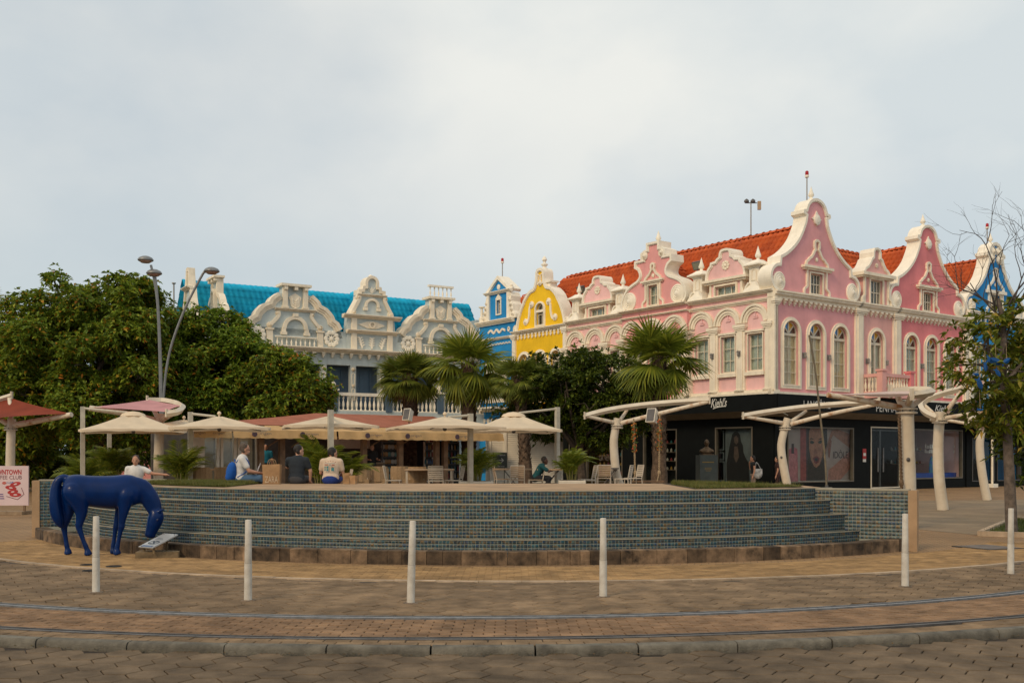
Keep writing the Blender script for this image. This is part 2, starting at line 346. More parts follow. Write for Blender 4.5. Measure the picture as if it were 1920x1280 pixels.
def hexmesh(name, m, s, gap, h):
    a = [(math.cos(rad(60 * k)), math.sin(rad(60 * k))) for k in range(6)]; mb = MB()
    o, i = s - gap / 1.7, s - gap / 1.7 - .006
    mb.add([(x * o, y * o, -h) for x, y in a] + [(x * o, y * o, -.004) for x, y in a] + [(x * i, y * i, 0) for x, y in a],
           [(k, (k + 1) % 6, 6 + (k + 1) % 6, 6 + k) for k in range(6)] + [(6 + k, 6 + (k + 1) % 6, 12 + (k + 1) % 6, 12 + k) for k in range(6)] + [tuple(range(12, 18))])
    return mb.mesh(name, m)
def brickmesh(name, m, L, W, h, gap):
    x, y, b = L / 2 - gap / 2, W / 2 - gap / 2, .006
    return MB().add([(-x, -y, -h), (x, -y, -h), (x, y, -h), (-x, y, -h), (-x, -y, -.004), (x, -y, -.004), (x, y, -.004), (-x, y, -.004), (b - x, b - y, 0), (x - b, b - y, 0), (x - b, y - b, 0), (b - x, y - b, 0)],
        [(0, 1, 5, 4), (1, 2, 6, 5), (2, 3, 7, 6), (3, 0, 4, 7), (4, 5, 9, 8), (5, 6, 10, 9), (6, 7, 11, 10), (7, 4, 8, 11), (8, 9, 10, 11)]).mesh(name, m)
def lay(spots, me, parent, name, z, limit=290, jz=.004, tilt=.012):
    """the nearest pieces one by one, the rest of the surface as one part"""
    spots = sorted(spots, key=lambda s: math.hypot(s[0], s[1]) + (100 if abs(s[0]) > s[1] * .505 else 0))
    pw = wloc(parent)
    for x, y, a in spots[:limit]:
        o = bpy.data.objects.new(name, me); COL.objects.link(o); o.parent = parent
        o.location = Vector((x, y, z + random.uniform(-jz, jz * .6))) - pw; o.rotation_euler = (random.gauss(0, tilt), random.gauss(0, tilt), a)
    rest = spots[limit:]
    if not rest: return
    V0 = np.array([v.co[:] for v in me.vertices]); k4 = [tuple(p.vertices) for p in me.polygons]; n = len(V0)
    A_ = np.array(rest); c, s_ = np.cos(A_[:, 2]), np.sin(A_[:, 2]); N = len(rest)
    tx, ty = rng.normal(0, tilt, N), rng.normal(0, tilt, N)
    X = V0[None, :, 0] * c[:, None] - V0[None, :, 1] * s_[:, None]; Y = V0[None, :, 0] * s_[:, None] + V0[None, :, 1] * c[:, None]
    Z = V0[None, :, 2] + z + rng.uniform(-jz, jz * .6, N)[:, None] + X * tx[:, None] + Y * ty[:, None]
    V = np.stack([X + A_[:, 0:1], Y + A_[:, 1:2], Z], -1).reshape(-1, 3)
    m2 = bpy.data.meshes.new(name + '_field'); m2.from_pydata(V.tolist(), [], [tuple(i + j * n for i in f) for j in range(N) for f in k4]); m2.update(); m2.materials.append(me.materials[0])
    stuff(link(name + '_field', m2, parent))
def hexes(s, x0, x1, y0, y1, ok):
    res = []; i = 0; x = x0
    while x < x1:
        y = y0 + (s * math.sqrt(3) / 2 if i % 2 else 0)
        while y < y1:
            if ok(x, y): res.append((x, y, random.choice((0, 1, 2)) * math.pi / 3 + random.gauss(0, .012)))
            y += s * math.sqrt(3)
        x += 1.5 * s; i += 1
    return res
dist = lambda c, x, y: math.hypot(x - c[0], y - c[1])
HS = .165
lay(hexes(HS, -7.5, 7.5, 6.4, 13, lambda x, y: dist(KC, x, y) > KF + .08 and abs(x) < y * .53 + .6), hexmesh('paver', m_hexr, HS, .010, .03), road, 'paver', -.056, jz=.0025, tilt=.007)
lay(hexes(HS, -11, 12, 8.5, 19.5, lambda x, y: dist(RC, x, y) < R1 - .14 and dist(BC, x, y) > BR + .1 and abs(x) < y * .56 + .6),
    hexmesh('paver', m_hexp, HS, .009, .018), pav, 'paver', 0, jz=.0025, tilt=.007)
ks_ = []; rr_ = KB - .075; k = 0     # rows of small pavers between the kerb and the near rail
while rr_ > KB - .75:
    da = .24 / rr_; j = -int(.55 / da)
    while j * da < .55:
        a = (j + (k % 2) * .5) * da; x, y = pol(KC, rr_, a)
        if dist(RC, x, y) > R2 + .03: ks_.append((x, y, a))
        j += 1
    rr_ -= .14; k += 1
lay(ks_, brickmesh('paver', m_hexp, .24, .14, .018, .009), pav, 'paver', 0, limit=120, jz=.002, tilt=.008)
tb_ = []
nr = 11; rw = (R2 - R1 - .14) / nr
for k in range(nr):
    r = R1 + .07 + rw * (k + .5); da = .2 / r
    j = -int(.72 / da)
    while j * da < .72:
        a = (j + (k % 2) * .5) * da; x, y = pol(RC, r, a); tb_.append((x, y, a)); j += 1
lay(tb_, brickmesh('brick', m_brk, .2, rw, .018, .011), pav, 'brick', 0, jz=.003, tilt=.012)
ob = []; r = 11.13; k = 0
while r < BR - .1:
    da = .2 / r; j = -int(1.0 / da)
    while j * da < .95:
        a = (j + (k % 2) * .5) * da; x, y = pol(BC, r, a)
        if dist(FC, x, y) > 11.05: ob.append((x, y, a))
        j += 1
    r += .1; k += 1
lay(ob, brickmesh('brick', m_orng, .2, .1, .01, .006), plaza, 'brick', .004, limit=0, jz=.002, tilt=.008)
# pale border line: flat stones set end to end
n = 44; me = None
for i in range(n):
    a0 = -A + 2 * A * i / n; a1 = a0 + 2 * A / n * .988
    mb = MB(); q = [pol(BC, BR + .045, a0), pol(BC, BR + .045, a1), pol(BC, BR - .045, a1), pol(BC, BR - .045, a0)]
    zz = .010 + random.uniform(-.002, .003); mb.hexa([(x, y, -.02) for x, y in q] + [(x, y, zz) for x, y in q]); mb.build('border_stone', m_line, pav)
# tram rails
def railtrack(nm, r, wd, lab, mtop):
    t = thing(nm, lab, 'rail', (RC[0], RC[1] - r, 0))
    def band(name, ra, rb, z0, z1, m_):
        mb = MB(); n_ = 90
        for i in range(n_):
            a0, a1 = -.95 + 1.9 * i / n_, -.95 + 1.9 * (i + 1) / n_; q = [pol(RC, rb, a0), pol(RC, rb, a1), pol(RC, ra, a1), pol(RC, ra, a0)]
            b = len(mb.v); mb.v += [(x, y, z0) for x, y in q] + [(x, y, z1) for x, y in q]; mb.f += [tuple(b + j for j in f) for f in ((4, 5, 6, 7), (0, 1, 5, 4), (2, 3, 7, 6))]
        mb.build(name, m_, t)
    band('rail_head', r - wd / 2, r + wd / 2, -.02, .008, mtop); band('flange_groove', r - wd / 2 - .05, r - wd / 2, -.02, .004, m_groove); band('guard_lip', r - wd / 2 - .068, r - wd / 2 - .05, -.02, .010, mtop)
m_steel2 = mat('worn_rail', (.13, .12, .115), .5, .25, 6, .2, 60, metal=.4)
railtrack('tram_rail', R1, .06, 'bright steel tram rail curving past the white bollards', m_steel)
railtrack('tram_rail', R2, .045, 'dull dark tram rail close behind the granite kerb', m_steel2)
# granite kerb stones, each one its own piece
kerb = thing('kerb', 'curved granite kerb of rounded stones along the cobbled road', 'kerb', (KC[0], KC[1] - KB, -.08)); kerb['kind'] = 'structure'
st = .88 / KB; i = -9
while i < 10:
    a0 = i * st + .0002 + random.uniform(0, .0006); a1 = (i + 1) * st - .0004; mb = MB(); prof = [(KF, -.09), (KF + .003, -.035), (KF - .006, -.012), (KF - .022, .002), (KB + .02, .007), (KB, .005), (KB, -.09)]
    m_ = len(prof); ns = 5
    for j in range(ns + 1):
        a = a0 + (a1 - a0) * j / ns
        for r, z in prof: x, y = pol(KC, r + random.uniform(-.002, .002), a); mb.v.append((x, y, z + random.uniform(-.002, .0015)))
    mb.f += [(j * m_ + k, (j + 1) * m_ + k, (j + 1) * m_ + k + 1, j * m_ + k + 1) for j in range(ns) for k in range(m_ - 1)] + [tuple(range(m_)), tuple(reversed(range(ns * m_, (ns + 1) * m_)))]
    mb.build('kerb_stone', m_kerb, kerb, True); i += 1
# dry leaf litter along the kerb and round the bollards
lit = MB()
def litter(x, y, z, s):
    a, b = random.uniform(0, 6.3), random.uniform(-.5, .5); d = Vector((math.cos(a), math.sin(a), b * .4)) * s; e = Vector((-math.sin(a), math.cos(a), random.uniform(-.3, .5))) * s * .55; c = Vector((x, y, z + s * .35))
    lit.add([c - d, c - e, c + d, c + e], [(0, 1, 2, 3)])
for k in range(900):
    a = random.uniform(-.6, .6); x, y = pol(KC, KF + .015 + abs(random.gauss(0, .035)), a); litter(x, y, -.055, random.uniform(.004, .014))
for bx, by in ((180, 1110), (465, 1125), (770, 1130), (1131, 1118), (1697, 1099), (1895, 1076)):
    p = onground(bx, by)
    for k in range(26): litter(p.x + random.gauss(0, .13), p.y + random.gauss(-.02, .05), .002, random.uniform(.004, .012))
for k in range(160): litter(random.uniform(-5, 5), random.uniform(7.6, 13), .0, random.uniform(.004, .009))
o = lit.build('fallen_leaves', leafmat('dry_leaf', [(0, (.20, .11, .03)), (.5, (.12, .07, .03)), (1, (.10, .10, .03))])); tag(o, 'dry brown leaf litter gathered along the granite kerb', 'leaf litter'); stuff(o)
# manhole and drain covers
def cover(px, py, r, lab, sq=False, grp=None):
    p = onground(px, py); t = thing('manhole_cover', lab, 'manhole cover', (p.x, p.y, 0)); mm = mat('cast_iron', (.055, .05, .048), .6, .25, 8, .4, 90, metal=.4)
    if sq:
        MB().box((0, 0, .004), (r * 2, r * 2, .016), .4).build('frame', mm, t, at=(0, 0, 0)); MB().box((0, 0, .008), (r * 1.8, r * 1.8, .016), .4).build('lid', mat('cover_steel', (.17, .14, .12), .7, .2, 5, .3), t, at=(0, 0, 0))
    else:
        MB().lathe([(r, 0), (r, .014), (r * .9, .016), (r * .9, .010), (0.01, .010)], seg=24).build('frame', mm, t, at=(0, 0, 0))
        mb = MB()
        for k in range(-3, 4): mb.box((k * r * .22, 0, .013), (r * .1, 1.5 * r * math.sqrt(max(.05, 1 - (k / 4.) ** 2)), .006))
        mb.build('grating', mm, t, at=(0, 0, 0))
cover(213, 1062, .11, 'small round drain cover on the ochre paving right of the nearest bollard')
cover(163, 1059, .10, 'small round drain cover half hidden behind the leftmost bollard')
cover(168, 1070, .10, 'small round drain cover in the grey pavers nearest the leftmost bollard')
cover(1852, 1026, .42, 'square metal cover set in the ochre paving beside the tree planter', True)

# ================================================================== FOUNTAIN
m_tile = None
def tilemat(rough=.3, dim=1.):
    m = bpy.data.materials.new('mosaic_tile'); m.use_nodes = True; N = m.node_tree.nodes; L = m.node_tree.links.new; b = N['Principled BSDF']; b.inputs['Roughness'].default_value = rough; b.inputs['Specular IOR Level'].default_value = .22
    g = N.new('ShaderNodeNewGeometry'); r = N.new('ShaderNodeValToRGB'); e = r.color_ramp.elements
    cs = [(0, (.012, .024, .034)), (.16, (.016, .052, .080)), (.3, (.010, .085, .125)), (.44, (.024, .040, .034)), (.56, (.010, .060, .140)), (.68, (.050, .072, .060)), (.78, (.022, .125, .165)), (.88, (.150, .105, .045)), (.95, (.115, .060, .030))]
    e[0].color = (*cs[0][1], 1); e[1].position = 1; e[1].color = (.05, .14, .17, 1)
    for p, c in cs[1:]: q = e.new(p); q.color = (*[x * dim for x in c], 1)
    # every glazed tile carries a swirl of a second tone
    n1_ = N.new('ShaderNodeTexNoise'); n1_.inputs['Scale'].default_value = 9; n1_.inputs['Detail'].default_value = 3; n1_.inputs['Distortion'].default_value = 1.6; L(g.outputs['Position'], n1_.inputs['Vector'])
    ad = N.new('ShaderNodeMath'); ad.operation = 'MULTIPLY_ADD'; ad.inputs[1].default_value = .7; L(n1_.outputs['Fac'], ad.inputs[0])
    fr = N.new('ShaderNodeMath'); fr.operation = 'FRACT'; L(g.outputs['Random Per Island'], ad.inputs[2]); L(ad.outputs[0], fr.inputs[0]); L(fr.outputs[0], r.inputs['Fac'])
    n2_ = N.new('ShaderNodeTexNoise'); n2_.inputs['Scale'].default_value = 45; n2_.inputs['Distortion'].default_value = 2; L(g.outputs['Position'], n2_.inputs['Vector'])
    mr_ = N.new('ShaderNodeMapRange'); mr_.inputs['From Min'].default_value = .55; mr_.inputs['From Max'].default_value = .68; L(n2_.outputs['Fac'], mr_.inputs['Value'])
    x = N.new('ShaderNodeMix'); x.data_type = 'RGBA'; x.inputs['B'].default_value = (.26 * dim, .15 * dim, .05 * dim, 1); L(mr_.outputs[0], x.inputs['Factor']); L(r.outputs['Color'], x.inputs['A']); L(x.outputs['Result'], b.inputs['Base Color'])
    return m
m_tile = tilemat(); m_tread = tilemat(.9, .75)  # tread copy darkened in its colour to offset skylight on the upward faces
m_grout = mat('tile_grout', (.30, .31, .26), .9, .15, 5)
m_cope = mat('coping_stone', (.41, .265, .15), .85, .16, 1.3, .25, 60)
m_trim = mat('step_trim', (.36, .32, .24), .7, .12, 5)
m_kst = mat('kerb_slab', (.185, .120, .070), .85, .42, 4.5, .5, 60, objr=.55, streak=.3)
m_dirt = mat('planter_soil', (.07, .05, .035), .95, .3, 9, .5)
fx, fy = pol(FC, 9.6, 0)
fou = thing('cascade_fountain', 'long curved stepped fountain covered in dark blue green mosaic tiles', 'fountain', (fx, fy, 0))
TS = .058
def tiles(name, pts, z0, z1, nsign, parent, ts=TS):
    """square mosaic tiles over a vertical wall that follows a ground line (pts), each tile a small raised plate"""
    P = [Vector(p) for p in pts]; seg = [(P[i + 1] - P[i]).length for i in range(len(P) - 1)]; cum = [0]
    for s_ in seg: cum.append(cum[-1] + s_)
    nc = int(cum[-1] / ts); nrw = max(1, round((z1 - z0) / ts)); th = (z1 - z0) / nrw; mb = MB(); j = 0
    V = []; Q = []
    for c in range(nc):
        s0 = c * cum[-1] / nc + .0055; s1 = (c + 1) * cum[-1] / nc - .0055
        def pos(s_):
            nonlocal j
            while j < len(seg) - 1 and s_ > cum[j + 1]: j += 1
            d = (P[j + 1] - P[j]) / seg[j]; return P[j] + d * (s_ - cum[j]), Vector((d.y, -d.x)) * nsign
        a, na = pos(s0); b, nb = pos(s1)
        for r_ in range(nrw):
            v0 = z0 + r_ * th + .0045; v1 = z0 + (r_ + 1) * th - .0045; o_ = .007 + random.uniform(-.0015, .0015); B = len(V)
            for (p, nn) in ((a, na), (b, nb)):
                for dz, off in ((v0, 0), (v0 + .003, o_), (v1 - .003, o_), (v1, 0)): V.append((p.x + nn.x * off, p.y + nn.y * off, dz))
            Q += [(B + 1, B + 5, B + 6, B + 2), (B, B + 4, B + 5, B + 1), (B + 2, B + 6, B + 7, B + 3)]
    o = link(name, npmesh(name, V, Q, m_tile), parent); return stuff(o)
def ring(name, ra, rb, z0, z1, a0, a1, m_, parent, n=70, rough=0):
    mb = MB()
    for i in range(n + 1):
        a = a0 + (a1 - a0) * i / n
        for r_, z in ((rb, z0), (rb, z1), (ra, z1), (ra, z0)): x, y = pol(FC, r_, a); mb.v.append((x, y, z + (random.uniform(-rough, rough) if z == z1 else 0)))
    for i in range(n):
        for k in range(4): mb.f.append((i * 4 + k, (i + 1) * 4 + k, (i + 1) * 4 + (k + 1) % 4, i * 4 + (k + 1) % 4))
    mb.f += [(3, 2, 1, 0), tuple(n * 4 + k for k in range(4))]
    return mb.build(name, m_, parent)
def treads(parent, ra, rb, z, a0, a1):
    n = int((a1 - a0) * rb / TS); m_ = max(1, round((rb - ra) / TS)); V = []; Q = []
    for i in range(n):
        b0, b1 = a0 + (a1 - a0) * i / n + .0004, a0 + (a1 - a0) * (i + 1) / n - .0004
        for k in range(m_):
            q0, q1 = ra + (rb - ra) * k / m_ + .004, ra + (rb - ra) * (k + 1) / m_ - .004; B = len(V)
            for r_, a in ((q1, b0), (q1, b1), (q0, b1), (q0, b0)): x, y = pol(FC, r_, a); V.append((x, y, z + .004))
            Q.append((B, B + 1, B + 2, B + 3))
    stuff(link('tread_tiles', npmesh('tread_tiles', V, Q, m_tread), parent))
AL, AR = -1.03, .70                                    # ends of the basin (angle round the centre)
TR = [(10.34, .328, -1.0, .69), (10.12, .615, -1.0, .68), (9.89, .858, -1.0, .67), (9.66, 1.066, -1.0, .66)]
pool = ring('pool_floor', 10.2, 10.9, -.02, .10, AL, AR, mat('pool_bottom', (.03, .035, .035), .5, .2), fou)
zprev = .08
for k, (r_, z, a0, a1) in enumerate(TR):
    rb = TR[k + 1][0] if k < 3 else 9.4
    stp = ring('step', rb - .02, r_ - .008, zprev - .05, z - .016, a0, a1, m_grout, fou)
    tiles('riser_tiles', arcpts(FC, r_ - .008, a0, a1, 90), zprev, z - .018, 1, stp)
    ring('edge_trim', r_ - .014, r_ + .010, z - .014, z, a0, a1, m_trim, stp)
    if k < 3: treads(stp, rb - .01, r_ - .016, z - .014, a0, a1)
    zprev = z
YB = 21.95                                             # straight inner edge of the rim
cp = arcpts(FC, 9.42, -.97, .66, 60) + [(pol(FC, 9.42, .66)[0], YB), (pol(FC, 9.42, -.97)[0], YB)]; nc_ = len(cp); mb = MB()
mb.add([(x, y, .0) for x, y in cp] + [(x, y, 1.060) for x, y in cp], [tuple(range(nc_, 2 * nc_))] + [(i, (i + 1) % nc_, nc_ + (i + 1) % nc_, nc_ + i) for i in range(nc_)]); mb.build('coping', m_cope, fou)
# end walls
def endwall(a, b, z, zl, nm, th, nsign):
    A_, B_ = Vector(a), Vector(b); d = (B_ - A_).normalized(); nn = Vector((d.y, -d.x)) * nsign
    q = [A_, B_, B_ - nn * th, A_ - nn * th]; mb = MB(); mb.hexa([(p.x, p.y, 0) for p in q] + [(p.x, p.y, z) for p in q]); e = mb.build('end_wall', m_grout, fou)
    tiles('wall_tiles', [a, b], zl, z - .012, nsign, e, .066)
    q = [A_ + nn * .014 - d * .02, B_ + nn * .014, B_ - nn * (th + .02), A_ - nn * (th + .02) - d * .02]; MB().hexa([(p.x, p.y, z) for p in q] + [(p.x, p.y, z + .03) for p in q]).build('wall_cap', m_trim, e)
    c = A_ - nn * th / 2 - d * .075; MB().box((c.x, c.y, (z + .0) / 2), (.145, th + .05, z + .02), math.atan2(d.y, d.x)).build('end_post', m_cope, fou)
endwall((6.83, 17.93), (4.9, 18.95), 1.03, .18, 'r', .16, -1)
endwall((-9.60, 21.15), (-7.2, 21.6), 1.13, .2, 'l', .16, 1)
# stone slabs of the outer kerb, set end to end
a = AL + .0
while a < AR:
    wd = random.choice((.16, .2, .24, .3, .36, .5)) * random.uniform(.85, 1.15); a1 = min(a + wd / 11., AR); mb = MB(); o_ = random.uniform(-.006, .008); zt = .205 + random.uniform(-.004, .004); g = .0003; ns = 3
    for j in range(ns + 1):
        aa = a + g + (a1 - a - 2 * g) * j / ns
        for r_, z in ((11.05 + o_, -.01), (11.05 + o_, zt - .012), (11.04 + o_, zt), (10.82, zt), (10.82, -.01)): x, y = pol(FC, r_, aa); mb.v.append((x, y, z))
    mb.f += [(j * 5 + k, (j + 1) * 5 + k, (j + 1) * 5 + k + 1, j * 5 + k + 1) for j in range(ns) for k in range(4)] + [tuple(range(5)), tuple(reversed(range(ns * 5, ns * 5 + 5)))]
    mb.build('stone_slab', m_kst, fou); a = a1
# grass beds on the rim, at the left and at the right end
m_grass = leafmat('rim_grass', [(0, (.075, .095, .018)), (.5, (.12, .14, .03)), (1, (.22, .17, .05))])
def grassbed(a0, a1, ra, rb, n, lab, xmin):
    t = thing('grass_bed', lab, 'grass', (*pol(FC, (ra + rb) / 2, (a0 + a1) / 2), 1.05))
    q = arcpts(FC, rb + .05, a0, a1, 20); q = q + [(q[-1][0], YB - .15), (q[0][0], YB - .15)] if q[0][1] < YB - .2 else q + [(q[-1][0], YB - .12)]
    MB().add([(x, y, 1.066) for x, y in q], [tuple(range(len(q)))]).build('soil', m_dirt, t)
    aa = rng.uniform(a0, a1, n); rr = np.sqrt(rng.uniform(ra ** 2, rb ** 2, n)); x = FC[0] + rr * np.sin(aa); y = FC[1] - rr * np.cos(aa); k_ = (y < YB - .15) & (np.abs(x) > xmin); aa, x, y = aa[k_], x[k_], y[k_]; n = len(x)
    h = rng.uniform(.02, .065, n) * (1 + .8 * (np.sin(aa * 40) > .3)); th = rng.uniform(0, 6.28, n); le = rng.uniform(.01, .05, n); w_ = .006
    c, s_ = np.cos(th), np.sin(th); z = np.full(n, 1.068)
    V = np.stack([np.stack([x - s_ * w_, y + c * w_, z], 1), np.stack([x + s_ * w_, y - c * w_, z], 1), np.stack([x + c * le * .5, y + s_ * le * .5, z + h * .6], 1), np.stack([x + c * le, y + s_ * le, z + h], 1)], 1).reshape(-1, 3)
    I = np.arange(n)[:, None] * 4; Fq = np.concatenate([I + np.array([[0, 1, 2]]), I + np.array([[1, 3, 2]])])
    stuff(link('grass_blades', npmesh('grass_blades', V, Fq, m_grass), t))
grassbed(-.95, -.60, 6.0, 9.1, 60000, 'strip of low grass on the fountain rim behind the blue horse', 5.25)
grassbed(.36, .64, 6.5, 9.15, 26000, 'grass bed on the right end of the fountain rim before the dark shops', 3.2)
# ================================================================== BUILDINGS
m_cream = mat('cream_stucco', (.88, .775, .61), .8, .06, 2.2, .12, 45, streak=.12)
m_white = mat('white_stucco', (.90, .825, .69), .8, .05, 2.2, .12, 45, streak=.04)
m_frame = mat('window_frame', (.70, .62, .48), .5, .06, 4, .05)
m_pA = mat('pink_stucco', (.78, .365, .375), .85, .07, .8, .12, 50, patch=.09, streak=.04)
m_pB = mat('salmon_stucco', (.76, .405, .365), .85, .07, .8, .12, 50, patch=.09, streak=.04)
m_pC = mat('rose_stucco', (.76, .235, .245), .85, .07, .8, .12, 50, patch=.09, streak=.04)
m_pL = mat('pale_pink_stucco', (.86, .520, .500), .85, .07, .8, .12, 50, patch=.09, streak=.04)
m_pM = mat('coral_pink_stucco', (.82, .375, .360), .85, .07, .8, .12, 50, patch=.09, streak=.04)
m_yel = mat('yellow_stucco', (.90, .560, .015), .85, .07, .8, .12, 50, patch=.09, streak=.04)
m_blu = mat('blue_stucco', (.016, .270, .640), .85, .10, .8, .12, 50, patch=.09, streak=.06)
m_grey = mat('blue_grey_stucco', (.54, .60, .59), .85, .08, .7, .12, 50, patch=.09, streak=.05)
m_shut = mat('slate_blue_shutter', (.085, .135, .190), .6, .08, 1., .1, 60, streak=.04)
m_rt = mat('orange_roof_tile', (.68, .130, .026), .75, .30, 1.6, .3, 30, col2=(.42, .070, .018), patch=.18)
m_tq = mat('turquoise_roof_tile', (.004, .450, .720), .75, .18, 1.0, .25, 24, streak=.12)
m_curt = mat('curtain', (.74, .58, .36), .9, .1, 5, 0)
m_curt2 = mat('pale_curtain', (.50, .53, .46), .9, .1, 5, 0)
m_gl = glass('window_glass', (.95, .97, .95), gl=.04)
m_sblue = mat('stained_blue_glass', (.015, .20, .52), .12, .06, 3, 0, spec=.7)
m_samb = mat('stained_amber_glass', (.68, .36, .04), .12, .06, 3, 0, spec=.7)
m_sbrn = mat('stained_brown_glass', (.07, .028, .022), .12, .06, 3, 0, spec=.7)
m_iron = mat('lamp_iron', (.13, .12, .115), .5, .1, 5, .1, metal=.5)
m_lamp = mat('lantern_grey', (.26, .24, .22), .5, .1, 5, .1)
m_shop = mat('shopfront_black', (.004, .0055, .0055), .7, .2, 2, .1, 40, spec=.15)
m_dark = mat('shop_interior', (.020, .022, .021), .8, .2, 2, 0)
RF = Fac((11.858, 47.), (.8022, .597)); LF = Fac((11.858, 47.), (-.597, .8022)); GF = Fac((-14.87, 58.2), (.857, .516))
def over(half, cu): return [(cu + a, b) for a, b in reversed(half)] + [(cu - a, b) for a, b in half if a > 1e-6]
def inst(name, me, parent, loc, rz=0.):
    o = bpy.data.objects.new(name, me); COL.objects.link(o); o.parent = parent; o.location = Vector(loc) - wloc(parent); o.rotation_euler[2] = rz; return o
def F0(F): return Fac((0, 0), F.d)
def cornice(F, u0, u1, v0, v1, w_, parent, m_=None, name='cornice'):
    mb = MB(); h = v1 - v0; e = .0
    for a, b, c in ((0, .28, .38), (.28, .45, .55), (.45, .75, .8), (.75, 1, 1)): mb.fbox(F, u0 - w_ * c * 0, u1, v0 + h * a, v0 + h * b, -.05, w_ * c)
    return mb.build(name, m_ or m_cream, parent)
def pilaster(F, u0, u1, v0, v1, parent, w_=.14, cap=True, m_=None):
    mb = MB(); wd = u1 - u0; mb.fbox(F, u0, u1, v0, v1 - .28 if cap else v1, -.02, w_ * .7); mb.fbox(F, u0 + wd * .2, u1 - wd * .2, v0 + .02, v1 - .3, -.02, w_)
    mb.fbox(F, u0 - .04, u1 + .04, v0, v0 + .16, -.02, w_ + .03)
    if cap:
        for k, (a, b) in enumerate(((.30, .24), (.22, .14), (.14, 0))): mb.fbox(F, u0 - .03 - .04 * k, u1 + .03 + .04 * k, v1 - a, v1 - b, -.02, w_ + .02 + .03 * k)
    return mb.build('pilaster', m_ or m_cream, parent)
def disc(F, cu, cv, r, w_, parent, m_=None, name='scroll', su=1., sv=1.):
    pr = [(r, w_ - .16), (r, w_ + .04), (r * .84, w_ + .07), (r * .80, w_ + .04), (r * .62, w_ + .09), (r * .58, w_ + .06), (r * .40, w_ + .12), (r * .36, w_ + .09), (r * .18, w_ + .15), (.01, w_ + .16)]
    return MB().flathe(F, cu, cv, pr, 20, su, sv).build(name, m_ or m_white, parent, True)
def curtain(F, cu, hw, v0, v1, w_, parent, m_=None):
    mb = MB(); n = 26
    for i in range(n + 1):
        u = cu - hw + 2 * hw * i / n; ww = w_ + .035 * math.sin(i * 1.9 + cu * 7) + .015 * math.sin(i * .83)
        mb.v += [F.pt(u, v0, ww), F.pt(u, v1, ww)]
    mb.f = [(2 * i, 2 * i + 2, 2 * i + 3, 2 * i + 1) for i in range(n)]
    mb.build('curtain', m_ or m_curt, parent, True)
def window(F, b, cu, v0, v1, hw, arch=False, cols=2, rows=4, fan=True, sur=.17, door=False, w_=0., cm=None, trim=None, sill=True, name='window', barw=.028):
    """part window (surround) > sash, glazing_bar, pane, stained_pane, curtain; returns the opening's outline"""
    tr = trim or m_cream; vs = v1 - hw if arch else v1
    op = archpoly(cu, v0, vs, hw) if arch else rect(cu - hw, cu + hw, v0, v1)
    win = MB().ribbon(F, op, 0, -sur, w_ - .03, w_ + .07, True).build(name, tr, b)
    if sur > .08: MB().ribbon(F, op, -.002, -.05, w_ + .07, w_ + .10, True).build('moulding', tr, win)
    if sill and not arch: MB().fbox(F, cu - hw - sur - .06, cu + hw + sur + .06, v0 - sur - .03, v0 - sur + .09, w_ - .02, w_ + .15).build('sill', tr, win)
    MB().ribbon(F, op, 0, .05, w_ - .2, w_ - .1, True).build('sash', m_frame, win)
    MB().slab(F, op, w_ - .165, w_ - .16).build('pane', m_gl, win)
    top = vs - .06 if (arch and fan) else v1
    gb = MB()
    if arch and fan: gb.fbox(F, cu - hw, cu + hw, vs - .12, vs - .0, w_ - .2, w_ - .09)
    if door:
        gb.fbox(F, cu - .055, cu + .055, v0, vs, w_ - .2, w_ - .08)
        for q in (-1, 1): gb.fbox(F, cu + q * hw - .04, cu + q * hw + .04, v0, vs, w_ - .2, w_ - .09)
    for c in range(1, cols): u = cu - hw + 2 * hw * c / cols; gb.fbox(F, u - barw / 2, u + barw / 2, v0, top, w_ - .18, w_ - .13)
    for r in range(1, rows): v = v0 + (top - v0) * r / rows; gb.fbox(F, cu - hw, cu + hw, v - barw / 2, v + barw / 2, w_ - .18, w_ - .132)
    if gb.v: gb.build('glazing_bar', m_frame, win)
    if arch and fan:
        fb = MB(); ms = (m_sbrn, m_samb, m_sblue, m_sbrn)
        for k in range(4):
            a0, a1 = 180 * k / 4, 180 * (k + 1) / 4; rr = hw - .04
            MB().slab(F, [(cu, vs)] + arc(cu, vs, rr, a0 + 3, a1 - 3, 6), w_ - .157, w_ - .145).build('stained_pane', ms[k], win)
        for a in (45, 90, 135):
            c, s_ = math.cos(rad(a)), math.sin(rad(a)); fb.ribbon(F, [(cu + c * .02, vs + s_ * .02), (cu + c * hw, vs + s_ * hw)], -.03, .03, w_ - .18, w_ - .11)
        fb.build('fan_bar', m_frame, win)
    curtain(F, cu, hw + .1, v0 - .1, v1 + .1, w_ - .25, win, cm)
    return op
def hole(cu, v0, v1, hw, arch=False): return archpoly(cu, v0, v1 - hw, hw) if arch else rect(cu - hw, cu + hw, v0, v1)
def wall(F, outer, m_, b, holes=(), w0=-.26, w1=0., name='wall'): return MB().slab(F, outer, w0, w1, holes).build(name, m_, b)
def corbels(F, u0, u1, v, n, parent, w_=.0, m_=None, kind=0):
    f = F0(F); mb = MB()
    if kind == 0:
        mb.fbox(f, -.09, .09, -.10, 0, -.02, .17); mb.fbox(f, -.075, .075, -.20, -.10, -.02, .11); mb.fbox(f, -.04, .04, -.28, -.20, -.02, .06)
    else:
        mb.slab(f, [(-.13, 0), (-.09, -.1), (-.03, -.13), (-.09, -.22), (0, -.34), (.09, -.22), (.03, -.13), (.09, -.1), (.13, 0)], -.02, .07)
    me = mb.mesh('corbel', m_ or m_cream)
    for i in range(n): inst('corbel', me, parent, F.pt(u0 + (u1 - u0) * (i + .5) / n, v, w_))
